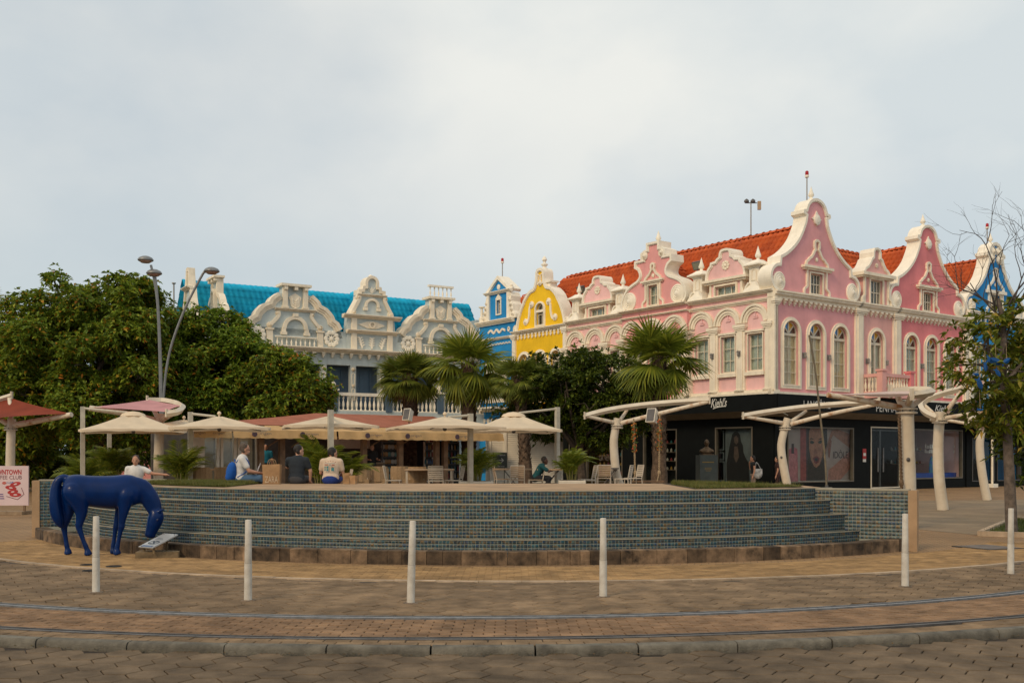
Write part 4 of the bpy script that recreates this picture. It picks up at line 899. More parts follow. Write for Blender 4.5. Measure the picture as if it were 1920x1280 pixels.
# right display: rounded green board, red suitcase, white signpost, blue plinth
G = RF.off(-.5); P = lambda x, y: G.uv(1620 + x / 8, 770 + y / 8)
MB().fbox(G, P(740, 0)[0], P(1490, 0)[0], P(0, 1090)[1] if False else .55, .80, -.4, .05).build('display_plinth', mat('plinth_blue', (.008, .06, .34), .4, .08), pk)
c = P(1025, 880); MB().flathe(G, c[0], c[1] + .02, [(.45, -.03), (.45, .0), (.40, .03), (.01, .03)], 24, .62, 1.55).build('display_board', mat('board_green', (.02, .24, .16), .4, .35, 5, 0, col2=(.01, .06, .40)), pk)
c = P(1430, 950); sc = MB().fbox(G, c[0] - .24, c[0] + .24, .80, 1.62, -.2, .02).build('suitcase', mat('case_red', (.36, .04, .05), .45, .1), pk)
c = P(1410, 700); MB().fbox(G, c[0] - .015, c[0] + .015, 1.62, 2.15, -.12, -.09).build('signpost', m_sign, pk)
for dy in (0, .28): MB().slab(G, [(c[0] - .28, 1.92 + dy - .05), (c[0] + .2, 1.92 + dy - .06), (c[0] + .3, 1.97 + dy), (c[0] + .22, 2.04 + dy), (c[0] - .28, 2.02 + dy)], -.09, -.07).build('arrow_board', m_sign, pk)
smallprint(RF.off(-.2), RU(1742), RU(1757), 2.1, 2.32, 0, m_sign, pk); smallprint(RF.off(-.2), RU(1741), RU(1757), 1.85, 2.05, 0, m_sign, pk)
for px in (1622, 1822):
    G = RF.off(shw + .004); u = RU(px); MB().fbox(G, u - .14, u + .14, 1.55, 2.05, 0, .02).build('notice', mat('notice_red', (.40, .03, .03), .5), pk); MB().fbox(G, u - .12, u + .12, 1.40, 1.54, 0, .02).fbox(G, u - .10, u + .10, 1.70, 1.84, .02, .024).build('notice', m_sign, pk)
# glass doors
for px0, px1 in ((1636, 1655), (1655, 1690)):
    d = MB().ribbon(RF, rect(RU(px0), RU(px1), .1, 3.0), 0, .05, -.19, -.14, True).build('door', mat('door_frame', (.05, .05, .05), .4), pk)
    u = RU(px1) - .25 if px0 == 1636 else RU(px0) + .2; MB().fbox(RF, u - .02, u + .02, .9, 2.1, -.12, -.07).build('handle', m_steel, d)
# roof floodlights
def flood(F, u, v, w_, b):
    x, y, _ = F.pt(u, v, w_); o = MB().tube([(x, y, v - .9), (x, y, v)], .035, 6).build('floodlight', m_iron, b); t = Matrix.Rotation(math.atan2(F.n.y, F.n.x) + math.pi / 2, 3, 'Z') @ Matrix.Rotation(rad(25), 3, 'X')
    MB().box((x, y, v + .15), (.55, .16, .42), M=t).build('lamp_housing', m_iron, o); c = t @ Vector((0, -.085, 0)); MB().box((x + c.x, y + c.y, v + .15 + c.z), (.47, .01, .34), M=t).build('lamp_glass', mat('lamp_lens', (.20, .20, .15), .15, .1, 3, 0), o)
flood(LF, 5.35, 11.0, -.7, pk); flood(LF, 14.0, 10.9, -.5, pk)
# masts on the roof
def mast(F, u, w_, v0, v1, lab, head='lamp'):
    x, y, _ = F.pt(u, 0, w_); t = thing('roof_mast', lab, 'mast', (x, y, v0)); MB().lathe([(.035, 0), (.03, v1 - v0 - .15)], (x, y, v0), 8).build('pole', mat('mast_grey', (.35, .33, .30), .5, .1), t)
    if head == 'lamp':
        MB().lathe([(.06, 0), (.10, .03), (.10, .12), (.06, .14)], (x, y, v1 - .3), 10).build('collar', m_white, t); MB().lathe([(.08, 0), (.09, .06), (.08, .18), (.02, .22)], (x, y, v1 - .17), 10).build('red_lamp', mat('red_lens', (.45, .01, .015), .25, .1, 3, 0), t)
    elif head == 'cam':
        MB().tube([(x - .3, y, v1 - .15), (x + .3, y, v1 - .15)], .025, 6).build('crossbar', m_iron, t)
        for q in (-.22, .1): MB().lathe([(.06, 0), (.13, .03), (.12, .12), (.02, .2)], (x + q, y, v1 - .14), 10).build('camera_dome', m_iron, t)
        MB().box((x + .42, y, v1 - .28), (.16, .14, .42)).build('antenna_panel', mat('antenna_tan', (.45, .30, .18), .6), t)
u, v = RF.off(-1.5).uv(1513, 322); mast(RF, u, -1.5, 12.0, v, 'thin mast with red lamp behind the tallest pink gable')
u, v = LF.off(-3.4).uv(1408, 375); mast(LF, u, -3.4, 12.3, v, 'roof mast with camera domes and tan antenna above the orange ridge', 'cam')

# ------------------------------------------------------------------ yellow gabled house
yl = thing('yellow_house', 'yellow house with rounded white edged gable beside the pink building', 'building', LF.pt(17, 0))
cu = 17.08; y0, y1 = 14.6, 19.62
hs = [hole(c, 5.0, 7.75, .5, True) for c in (15.6, 17.1, 18.6)]
wall(LF, rect(y0, y1, 4.5, 9.15), m_yel, yl, hs)
for c in (15.6, 17.1, 18.6): window(LF, yl, c, 5.0, 7.75, .5, True, 2, 3, cm=m_curt2, trim=m_white)
wall(LF, rect(y0, y1, 0, 4.5), m_shop, yl, name='shopfront')
hY = [(0, 12.62), (.22, 12.58), (.34, 12.38), (.36, 12.0), (.50, 11.62), (.62, 11.50), (.95, 11.42), (1.3, 11.18), (1.55, 10.92), (1.62, 10.78), (1.85, 10.45), (2.1, 9.95), (2.25, 9.5), (2.32, 9.15)]
gable(LF, yl, cu, spl(hY[:4], 3) + spl(hY[4:9], 3) + spl(hY[9:], 3), m_yel, .6, tw=.20, holes=[hole(cu, 9.35, 10.62, .38, True)], trim=m_white); window(LF, yl, cu, 9.35, 10.62, .38, True, 2, 2, fan=False, sur=.10, trim=m_white, cm=m_dark, barw=.05)
MB().fbox(LF, cu - .38, cu + .38, 10.1, 10.24, -.2, .02).build('transom', m_white, yl)
for q in (-1, 1):
    MB().ribbon(LF, spl([(cu + q * .86, 10.62), (cu + q * .98, 10.40), (cu + q * 1.02, 10.0), (cu + q * 1.15, 9.66), (cu + q * 1.35, 9.60)], 5), -.06, .06, -.02, .08).build('s_scroll', m_white, yl); disc(LF, cu + q * .80, 10.62, .20, .02, yl); disc(LF, cu + q * 1.38, 9.66, .20, .02, yl)
    disc(LF, cu + q * 2.42, 9.36, .22, .0, yl); MB().ribbon(LF, archpoly(cu + q * .16, 11.75, 12.2, .10, 6), -.02, .03, -.02, .06, True).build('slot_moulding', m_white, yl)
disc(LF, cu, 11.78, .17, .03, yl)
cornice(LF, y0 - .1, y1 + .1, 9.0, 9.18, .3, yl, m_white); corbels(LF, y0 + .25, y1 - .25, 8.98, 13, yl, kind=1, m_=m_white)
for u in (14.6, 19.42): pilaster(LF, u, u + .32, 4.5, 9.0, yl, .14, m_=m_white)
finial(LF, cu, 12.58, -.3, [(.2, 0), (.24, .06), (.12, .14), (.10, .2), (.2, .28), (.2, .34), (.08, .42), (.08, .5), (.15, .58), (.12, .70), (.02, .82)], yl); MB().fbox(LF, cu - .95, cu - .45, 11.75, 11.85, -.6, .0).fbox(LF, cu - .8, cu - .45, 11.45, 11.75, -.6, -.1).build('shoulder_block', m_white, yl)
gabled_roof(LF, yl, y0 + .1, y1 - .1, -.55, -6, 9.3, 11.4, ridge_par=False)
MB().fbox(LF, y0, y1, 0, 9.2, -6, -5.8).fbox(LF, 19.5, 19.62, 0, 9.2, -5.8, -.3).build('rear_wall', m_yel, yl); MB().fbox(LF, 16, 18.5, 4.45, 4.7, 0, .9).fbox(LF, 16, 18.5, 5.4, 5.55, .75, .9).build('balcony', m_yel, yl)
# ------------------------------------------------------------------ blue house beside it
bl = thing('blue_house', 'narrow blue house with white pointed pediment left of the yellow house', 'building', LF.pt(21.2, 0)); b0, b1 = 19.62, 23.3
wall(LF, rect(b0, b1, 0, 10.0), m_blu, bl, [rect(20.5, 22.4, 5.2, 7.4)]); window(LF, bl, 21.45, 5.2, 7.4, .95, cols=4, rows=3, trim=m_white, cm=m_curt2)
cornice(LF, b0, b1 + .1, 9.82, 10.08, .34, bl, m_white); cornice(LF, b0, b1, 8.86, 9.0, .2, bl, m_white, 'string_course'); cornice(LF, b0, b1, 4.45, 4.62, .25, bl, m_white, 'string_course')
wall(LF, rect(20.15, 22.25, 10.0, 11.7), m_blu, bl, [rect(21.0, 21.4, 10.45, 11.3)], -.7, .0, 'upper_wall'); window(LF, bl, 21.2, 10.45, 11.3, .2, cols=2, rows=4, sur=.07, sill=False, trim=m_white, cm=m_dark, barw=.04)
MB().slab(LF, [(20.88, 11.37), (21.2, 11.68), (21.52, 11.37)], -.02, .07).build('window_hood', m_white, bl)
pp = MB().slab(LF, [(20.0, 11.84), (22.4, 11.84), (21.2, 12.7)], -.7, .0).build('pediment', m_blu, bl); MB().ribbon(LF, [(19.95, 11.84), (21.2, 12.74), (22.45, 11.84)], -.14, .04, -.75, .14).build('pediment_coping', m_white, pp)
MB().flathe(LF, 21.2, 12.1, [(.16, -.02), (.16, .05), (.08, .08), (.01, .08)], 12).build('boss', m_white, pp)
cornice(LF, 19.85, 22.55, 11.68, 11.84, .28, bl, m_white)
for q, a in ((-1, 20.15), (1, 22.25)):
    MB().slab(LF, [(a, 10.05), (a + q * .75, 10.05), (a + q * .72, 10.3), (a + q * .5, 10.5), (a + q * .42, 10.9), (a + q * .26, 11.1), (a + q * .3, 11.4), (a + q * .16, 11.68), (a, 11.68)][::q], -.65, .06).build('scroll_bracket', m_white, bl)
    MB().fbox(LF, a - .12, a + .12, 10.08, 11.68, -.02, .12).build('pilaster', m_white, bl)
    for k in range(4): disc(LF, a + q * (.15 + .1 * (3 - k)), 10.3 + .3 * k, .13, .06, bl)
    finial(LF, a + q * .1, 11.84, -.1, [(.12, 0), (.14, .1), (.06, .16), (.1, .24), (.02, .34)], bl)
finial(LF, 23.05, 10.08, .0, [(.16, 0), (.17, .14), (.2, .3), (.1, .36), (.08, .9), (.2, .96), (.2, 1.02)], bl)
MB().ribbon(LF, spl([(22.3, 9.35), (22.0, 9.5), (21.7, 9.3), (21.4, 9.5), (21.1, 9.3), (20.8, 9.48), (20.5, 9.35)], 4), -.06, .06, -.02, .07).build('swag', m_white, bl); MB().flathe(LF, 20.15, 9.42, [(.16, -.02), (.16, .06), (.09, .06), (.09, .0)], 12, .7).build('oval_ring', m_white, bl)
for k in range(8): MB().ribbon(LF, arc(20.1 + .3 * k, 8.55, .1, 0, 180, 6) , -.02, .03, -.02, .06).build('arch_relief', m_white, bl)
MB().flathe(LF, 22.6, 8.5, [(.22, -.02), (.22, .06), (.12, .06), (.12, 0)], 14).build('ring_relief', m_white, bl)
for k in range(7): MB().flathe(LF, 20.2 + .42 * k, 3.9, [(.15, -.02), (.15, .06), (.07, .08), (.01, .08)], 10).build('rosette', m_white, bl)
MB().fbox(LF, 20.3, 22.6, 4.6, 4.7, 0, 1.0).fbox(LF, 20.3, 22.6, 5.45, 5.55, .85, 1.0).build('balcony', m_white, bl)
gabled_roof(LF, bl, 19.3, 22.9, -.9, -5.2, 9.9, 11.95)
mb = MB(); mb.fbox(LF, b0, b1, 0, 9.9, -5.6, -5.4).fbox(LF, 23.1, 23.3, 0, 9.9, -5.4, -.26); mb.build('rear_wall', m_blu, bl)
u, v = LF.off(-1.2).uv(942, 485); mast(LF, u, -1.2, 11.2, v, 'thin mast with red lamp behind the narrow blue house pediment')
# ------------------------------------------------------------------ blue house at the right edge
br = thing('blue_house', 'blue gabled house behind the leafy tree at the right edge', 'building', RF.pt(19, 0)); cu = 19.0; VB2 = 9.62
hs = [hole(c, 5.0, 7.8, .5, True) for c in (17.2, 19, 20.8)]
wall(RF, rect(16.05, 22.4, 3.2, VB2), m_blu, br, hs)
for c in (17.2, 19, 20.8): window(RF, br, c, 5.0, 7.8, .5, True, 2, 3, cm=m_curt2, trim=m_white)
hq = [(a, b - .12) for a, b in hA]
gable(RF, br, cu, [(a * .95, b + (.3 if b < 10.5 else .05)) for a, b in hq], m_blu, .6, tw=.2, holes=[rect(cu - .46, cu + .46, 9.75, 10.7)]); window(RF, br, cu, 9.75, 10.7, .46, cols=4, rows=2, sur=.1, sill=False, cm=m_dark, barw=.05)
hood(RF, br, cu, 10.95, .98, m_=m_white); MB().fbox(RF, cu - 1.0, cu + 1.0, 10.78, 10.95, -.02, .16).build('lintel', m_white, br); consoles(RF, br, cu, .72, 9.7, 10.78, m_=m_white)
for q in (-1, 1): disc(RF, cu + q * 2.5, 9.95, .36, .02, br); disc(RF, cu + q * .42, 12.75, .32, .03, br); disc(RF, cu + q * .25, 13.15, .25, .03, br)
cornice(RF, 15.95, 22.4, VB2 - .3, VB2, .3, br, m_white); corbels(RF, 16.3, 22.2, VB2 - .3, 13, br, kind=1, m_=m_white)
pilaster(RF, 16.08, 16.5, 4.5, VB2 - .3, br, .16, m_=m_white); finial(RF, cu, 13.62, -.28, SPIRE, br)
finial(RF, 16.5, VB2, -.1, [(.3, 0), (.3, .5), (.36, .56), (.1, .7), (.12, .85), (.005, 1.3)], br, seg=4)
gabled_roof(RF, br, 15.9, 22.1, -.6, -7, 9.6, 12.75, ridge_par=False)
MB().fbox(RF, 16.05, 22.4, 0, 9.6, -7.2, -7).fbox(RF, 22.2, 22.4, 0, 9.6, -7, -.3).build('rear_wall', m_blu, br)
wall(RF, rect(16.05, 22.4, 0, 3.2), m_shop, br, [rect(16.6, 18.9, .3, 2.7), rect(19.2, 21.8, .3, 2.7)], name='shopfront'); fascia(RF, 16.02, 22.4, .75, 3.05, 3.85, br)
for a, c in ((16.6, 18.9), (19.2, 21.8)):
    sw = MB().ribbon(RF, rect(a, c, .3, 2.7), 0, .05, -.2, .03, True).build('shop_window', m_iron, br); MB().slab(RF, rect(a, c, .3, 2.7), -.13, -.12).build('pane', glass('shop_glass', (.95, .97, .96), 0, .45), sw)
MB().fbox(RF, 16.2, 22.2, 0, 3.2, -2.5, -2.4).build('shop_back_wall', m_dark, br)
signtext(RF, 'MAC', 1863, 1902, 797, 807, .765, br); MB().slab(RF.off(1.3), [RF.off(1.3).uv(1850, 812), RF.off(1.3).uv(1990, 835), RF.off(1.3).uv(1990, 818), RF.off(1.3).uv(1850, 808)], -.04, 0).build('awning', mat('awning_navy', (.03, .05, .07), .8), br)
u, v = RF.off(-1.6).uv(1851, 420); mast(RF, u, -1.6, 12.2, v, 'thin mast with red lamp behind the right edge blue gable')
# downpipe between the shops
dp = MB(); p = RF.pt(RU(1829), 0, .95); dp.tube([(p[0], p[1], 0.1), (p[0], p[1], 3.6)], .06, 8); t = dp.build('downpipe', m_cream, pk); MB().box((p[0], p[1], .1), (.5, .4, .2), .64).build('pipe_footing', m_white, t)

# ------------------------------------------------------------------ grey-blue building with turquoise roof
gy = thing('grey_blue_building', 'pale grey blue building with turquoise roof and ornate cream gables', 'building', GF.pt(7, 0))
mg = m_cream
wall(GF, rect(-2.8, 15.2, 7.05, 9.0), m_grey, gy, w0=-.5)
cornice(GF, -2.9, 15.2, 7.72, 7.98, .55, gy, mg); corbels(GF, -2.7, 15.1, 7.72, 31, gy, .1, mg)
# upper floor: slate shutters behind columns
MB().fbox(GF, -2.8, 15.2, 4.3, 7.1, -1.1, -.95).build('recess_wall', m_shut, gy)
for i in range(-2, 9):
    u = .9 + 1.83 * i; sh = MB().ribbon(GF, rect(u + .12, u + 1.5, 4.45, 6.98), 0, .07, -.96, -.9, True).build('shutter', m_shut, gy)
    MB().fbox(GF, u + .79, u + .83, 4.5, 6.95, -.96, -.92).build('shutter_seam', m_shut, sh)
    c = MB(); c.fbox(GF, u - .18, u + .18, 4.3, 7.08, -.3, .02); col = c.build('column', mat('column_grey', (.50, .54, .52), .8, .08, 2, .1, streak=.15), gy)
    for q in (5.3, 6.2): MB().ribbon(GF, archpoly(u, q - .3, q + .3, .09, 6), -.02, .02, .01, .05, True).build('column_panel', mg, col)
    disc(GF, u, 6.82, .12, .03, col, mg, 'rosette'); disc(GF, u, 5.85, .10, .03, col, mg, 'rosette')
MB().fbox(GF, -2.8, 15.2, 0, 4.3, -.6, -.4).build('lower_wall', m_grey, gy)
# balcony
bal = MB().fbox(GF, -2.9, 15.2, 3.75, 3.95, -.9, .75).fbox(GF, -2.9, 15.2, 3.95, 4.34, .40, .70).build('balcony', m_grey, gy); GB = GF.off(.55)
bm2 = balus_mesh(.84, m_white, 1.15); pu = [GB.uv(px, 750)[0] for px in (625, 726, 824)]; d = (pu[2] - pu[0]) / 2; pus = [pu[0] + d * k for k in range(-2, 5)]
for k, u in enumerate(pus):
    pr = MB().fbox(GB, u - .2, u + .2, 4.3, 5.50, -.2, .2).build('balcony_pier', m_shut, gy); MB().fbox(GB, u - .27, u + .27, 5.50, 5.60, -.27, .27).build('pier_cap', m_white, pr)
    finial(GB, u, 5.60, 0, [(.12, 0), (.07, .06), (.07, .1), (.15, .2), (.16, .28), (.10, .38), (.02, .44)], pr, name='ball')
    if k < 6:
        n = 11; MB().fbox(GB, u + .2, pus[k + 1] - .2, 5.22, 5.40, -.14, .14).build('handrail', m_white, bal); MB().fbox(GB, u + .2, pus[k + 1] - .2, 4.30, 4.40, -.13, .13).build('bottom_rail', m_white, bal)
        for i in range(n): inst('baluster', bm2, bal, GB.pt(u + .2 + (d - .4) * (i + .5) / n, 4.39, 0))
def gcurve(c):
    h = [(.72, 11.0), (.98, 10.92), (1.35, 10.62), (1.48, 10.38), (1.85, 10.22), (2.2, 9.85), (2.3, 9.6), (2.55, 9.45), (2.75, 9.1)]
    half = [(0, 11.4), (.72, 11.4)] + [h[0]] + spl(h[1:4], 3) + spl(h[4:7], 3) + spl(h[7:], 3)
    pts = over(half, c); MB().slab(GF, [(c + 2.9, 8.6), *pts, (c - 2.9, 8.6)], -.6, 0).build('gable_wall', m_grey, gy)
    for q in (-1, 1):
        hh = spl(h[1:4], 3) + spl(h[4:7], 3) + spl(h[7:], 3); pp_ = [(c + q * a, b) for a, b in hh]
        for o0, o1, ww in ((-.08, .12, .20), (.12, .24, .12), (.24, .36, .06)): MB().ribbon(GF, pp_, -q * o1, -q * o0, -.65 if o0 < 0 else -.02, ww).build('gable_coping', mg, gy)
    # raised centre: pilasters, cap with brackets, shield
    for q in (-1, 1):
        MB().fbox(GF, c + q * .6 - .14, c + q * .6 + .14, 10.22, 11.36, -.02, .16).build('pilaster', mg, gy); MB().fbox(GF, c + q * .6 - .19, c + q * .6 + .19, 10.15, 10.24, -.02, .2).build('pilaster_base', mg, gy)
    MB().fbox(GF, c - .90, c + .90, 11.38, 11.52, -.7, .34).build('gable_cap', mg, gy)
    for q in (-.6, 0, .6): MB().fbox(GF, c + q - .1, c + q + .1, 11.18, 11.38, -.02, .3).build('bracket', mg, gy)
    MB().slab(GF, [(c + a, b) for a, b in spl([(.0, 10.15), (.25, 10.28), (.30, 10.55), (.36, 10.78), (.2, 10.9), (0, 11.02)], 4)] + [(c - a, b) for a, b in spl([(0, 11.02), (.2, 10.9), (.36, 10.78), (.30, 10.55), (.25, 10.28), (.0, 10.15)], 4)][1:-1], -.02, .07).build('shield', mg, gy)
    for k in range(3): MB().ribbon(GF, spl([(c, 10.3 + .12 * k), (c + .14, 10.42 + .12 * k), (c + .2, 10.6 + .1 * k)], 3), -.02, .02, .06, .11).ribbon(GF, spl([(c, 10.3 + .12 * k), (c - .14, 10.42 + .12 * k), (c - .2, 10.6 + .1 * k)], 3), -.02, .02, .06, .11).build('leaf_relief', m_white, gy)
    cornice(GF, c - 1.2, c + 1.2, 9.98, 10.12, .24, gy, mg, 'lintel')
    MB().ribbon(GF, arc(c, 8.98, .68, 0, 180, 18), -.06, .14, -.02, .16).build('arch_moulding', mg, gy); MB().fbox(GF, c - .15, c + .15, 9.68, 9.86, -.02, .2).build('keystone', mg, gy)
    for q in (-1, 1):
        MB().fbox(GF, c + q * .68 - .17, c + q * .68 + .17, 8.62, 8.78, -.02, .18).fbox(GF, c + q * .68 - .11, c + q * .68 + .11, 8.78, 8.98, -.02, .15).build('arch_capital', mg, gy)
        MB().ribbon(GF, spl([(c + q * 1.0, 9.95), (c + q * .98, 9.7), (c + q * 1.2, 9.4), (c + q * 1.45, 9.15)], 5), -.09, .09, -.02, .13).build('volute', mg, gy); disc(GF, c + q * 1.5, 9.12, .17, .02, gy, mg); disc(GF, c + q * 1.02, 9.82, .14, .02, gy, mg)
        MB().fbox(GF, c + q * 1.5 - .17, c + q * 1.5 + .17, 7.98, 8.86, -.02, .12).fbox(GF, c + q * 1.5 - .23, c + q * 1.5 + .23, 8.86, 8.95, -.02, .18).build('pedestal', mg, gy)
        # pierced round ornament
        mb = MB(); cc = c + q * 2.2; n = 10
        for k in range(n): a = 2 * math.pi * k / n; mb.flathe(GF, cc + math.cos(a) * .36, 8.55 + math.sin(a) * .36, [(.13, -.02), (.13, .09), (.08, .11), (.01, .11)], 10)
        mb.ribbon(GF, arc(cc, 8.55, .34, 0, 342, 19), -.05, .05, -.02, .08, True); mb.flathe(GF, cc, 8.55, [(.12, -.02), (.12, .09), (.05, .12), (.01, .12)], 10)
        for k in range(8): a = 2 * math.pi * k / 8; mb.ribbon(GF, [(cc + math.cos(a) * .08, 8.55 + math.sin(a) * .08), (cc + math.cos(a) * .32, 8.55 + math.sin(a) * .32)], -.035, .035, -.02, .06)
        mb.build('pierced_rosette', m_white, gy)
    rb = balus_mesh(.42, m_white, .8); fr = MB().fbox(GF, c - 1.2, c + 1.2, 8.46, 8.52, .10, .3).build('window_balustrade', m_white, gy)
    for i in range(9): inst('baluster', rb, fr, GF.pt(c - 1.1 + 2.2 * i / 8, 8.02, .2))
gcurve(2.82); gcurve(12.15)
rb = balus_mesh(.58, m_white, .9); fr = MB().fbox(GF, 12.15 - .86, 12.15 + .86, 12.12, 12.24, -.02, .2).build('top_balustrade', m_white, gy)
for i in range(6): inst('baluster', rb, fr, GF.pt(12.15 - .72 + 1.44 * i / 5, 11.52, .09))
# middle gable
c = 7.55; MB().slab(GF, [(c - 1.55, 8.0), (c + 1.55, 8.0), (c + 1.55, 9.0), (c + 1.45, 10.0), (c + 1.3, 10.02), (c + .95, 10.9), (c + .78, 11.3), (c + .78, 11.5), (c + .55, 11.55), (c + .5, 11.7), (c + .34, 11.75), (c + .34, 12.0)] + arc(c, 12.0, .34, 10, 170, 8) + [(c - .34, 12.0), (c - .34, 11.75), (c - .5, 11.7), (c - .55, 11.55), (c - .78, 11.5), (c - .78, 11.3), (c - .95, 10.9), (c - 1.3, 10.02), (c - 1.45, 10.0), (c - 1.55, 9.0)], -.6, .06).build('gable_wall', m_grey, gy)
top = [(.78, 11.28), (.78, 11.5), (.56, 11.52), (.52, 11.72), (.36, 11.74), (.36, 12.0)]
MB().ribbon(GF, [(c + a, b) for a, b in top] + arc(c, 12.0, .36, 10, 170, 10) + [(c - a, b) for a, b in reversed(top)], -.08, .09, -.65, .18).build('gable_coping', mg, gy)
for q in (-1, 1): MB().ribbon(GF, spl([(c + q * .8, 11.22), (c + q * .82, 11.0), (c + q * 1.0, 10.65), (c + q * 1.25, 10.2), (c + q * 1.27, 10.1)], 4), -.10, .10, -.6, .18).build('volute', mg, gy); disc(GF, c + q * 1.2, 10.2, .19, .08, gy, mg); disc(GF, c + q * .86, 11.1, .15, .08, gy, mg)
cornice(GF, c - .95, c + .95, 11.18, 11.32, .26, gy, mg, 'lintel'); cornice(GF, c - 1.85, c + 1.85, 9.84, 10.06, .42, gy, mg); cornice(GF, c - 1.62, c + 1.62, 8.94, 9.16, .38, gy, mg)
for q in (-1, 1):
    for v0, v1 in ((8.0, 8.94), (9.16, 9.84)): MB().fbox(GF, c + q * 1.15 - .16, c + q * 1.15 + .16, v0, v1, -.02, .2).build('pilaster', mg, gy)
MB().ribbon(GF, arc(c, 10.62, .42, -10, 190, 16), -.05, .09, .04, .2).build('arch_moulding', mg, gy)
for q in (-1, 1): MB().fbox(GF, c + q * .43 - .13, c + q * .43 + .13, 10.36, 10.52, .04, .2).build('arch_capital', mg, gy)
MB().slab(GF, [(c - .85, 9.5), (c - .3, 9.7), (c + .3, 9.7), (c + .85, 9.5), (c + .3, 9.3), (c - .3, 9.3)], .05, .12).flathe(GF, c, 9.5, [(.2, .1), (.2, .2), (.13, .2), (.13, .12)], 16).build('diamond_relief', mg, gy)
for q, s_ in ((-.62, -1), (0, 0), (.62, 1)):
    mb = MB(); mb.ribbon(GF, spl([(c + q, 8.1), (c + q + s_ * .08, 8.4), (c + q + s_ * .2, 8.75)], 4), -.05, .05, .04, .13)
    for k in range(4):
        for h in (-1, 1): mb.slab(GF, [(c + q + s_ * .05 * k, 8.18 + .14 * k), (c + q + s_ * .05 * k + h * .2, 8.32 + .14 * k), (c + q + s_ * .05 * k + h * .08, 8.36 + .14 * k)][::h], .05, .11)
    mb.build('leaf_relief', m_white, gy)
mb = MB()
for k in range(5): a = rad(30 + 30 * k); mb.slab(GF, [(c, 11.4), (c + math.cos(a) * .2 - math.sin(a) * .05, 11.45 + math.sin(a) * .2), (c + math.cos(a) * .36, 11.45 + math.sin(a) * .34), (c + math.cos(a) * .2 + math.sin(a) * .05, 11.45 + math.sin(a) * .2)], .05, .11)
mb.build('fan_relief', m_white, gy); finial(GF, c, 12.36, -.1, [(.1, 0), (.14, .06), (.1, .14), (.02, .18)], gy)
# roofs: turquoise
kw = dict(pitch=.32, course=.50, amp=.035, step=.075, jag=.05, res=5)
def troof(F, b, u0, u1, wf, ve, wr, vr, i0=0, i1=0): P_ = lambda u, v, w_: Vector(F.pt(u, v, w_)); s1 = P_(u0, vr, wr) - P_(u0, ve, wf); tile_roof('roof_slope', P_(u0, ve, wf), P_(u1, 0, 0) - P_(u0, 0, 0), s1, u1 - u0, s1.length, m_tq, b, inset0=i0, inset1=i1, **kw)
troof(GF, gy, -2.9, 15.6, -.5, 8.7, -2.6, 11.7); troof(GF, gy, -2.9, 15.6, -5.0, 8.7, -2.6, 11.7)
GL = Fac(GF.pt(-2.8, 0)[:2], (-.516, .857))
for cc in (2.82, 7.55, 12.15):
    for q in (-1, 1):
        P_ = lambda u, v, w_: Vector(GF.pt(u, v, w_)); e = P_(0, 0, -3.2) - P_(0, 0, -.55); hw_ = 1.5 if cc == 7.55 else 2.4; vr = 11.9 if cc == 7.55 else 11.0; s1 = P_(cc, vr, -.55) - P_(cc + q * hw_, 9.2, -.55)
        tile_roof('roof_slope', P_(cc + q * hw_, 9.2, -.55), e, s1, 2.6, s1.length, m_tq, gy, **kw)
# left flank, half hidden by the trees, and two gables turned to the left
wall(GL, rect(0, 4.8, 4.3, 9.0), m_grey, gy, w0=-.4); cornice(GL, 0, 4.8, 7.72, 7.98, .5, gy, mg); MB().fbox(GL, 0, 4.8, 0, 4.3, -.5, -.3).build('lower_wall', m_grey, gy)
MB().slab(GL, [(.4, 9.0), (4.7, 9.0), (2.5, 11.6)], -.4, -.2).build('flank_wall', m_grey, gy)
def side_gable(px, h, capw, v1):
    F_ = Fac(GF.pt(GF.off(-.3).uv(px, 560)[0], 0, -.3)[:2], GL.d); gable(F_, gy, 0, h, m_grey, .22, tw=.3, trim=mg); return F_
F_ = side_gable(404, [(0, 11.5), (.62, 11.5), (.62, 10.6), (.9, 10.5), (1.2, 10.2), (1.3, 10.0), (1.6, 9.85), (1.9, 9.5), (2.1, 9.0)], .95, 11.9)
MB().fbox(F_, -.8, .8, 11.48, 11.6, -.3, .3).build('gable_cap', mg, gy); MB().ribbon(F_, archpoly(0, 9.9, 10.6, .3), -.05, .1, -.02, .2, True).build('arch_moulding', mg, gy)
for q in (-.6, 0, .6): MB().fbox(F_, q - .1, q + .1, 11.3, 11.48, -.02, .24).build('bracket', mg, gy)
F_ = side_gable(354, [(0, 11.95), (.25, 11.9), (.32, 11.5), (.5, 10.9), (.6, 10.8), (.8, 10.2), (1.0, 9.8), (1.5, 9.0)], .7, 11.2); cornice(F_, -.7, .7, 10.75, 10.9, .3, gy, mg, 'lintel')
mb = MB(); mb.fbox(GF, -2.6, 15.2, 0, 8.7, -5.3, -5.1).fbox(GF, 15.0, 15.2, 0, 10.4, -5.1, -.5); mb.build('rear_wall', m_grey, gy)
m_ = at(326, 530, 60); 
t = thing('roof_mast', 'bare grey mast rising above the left trees beside the lamps', 'mast', (m_.x, m_.y, 7.5)); MB().lathe([(.05, 0), (.045, m_.z - 7.6), (.12, m_.z - 7.55), (.12, m_.z - 7.5)], (m_.x, m_.y, 7.5), 8).build('pole', mat('mast_grey', (.35, .33, .30)), t); MB().box((m_.x, m_.y, 3.8), (.3, .3, 7.6)).build('mast_base', m_grey, t)
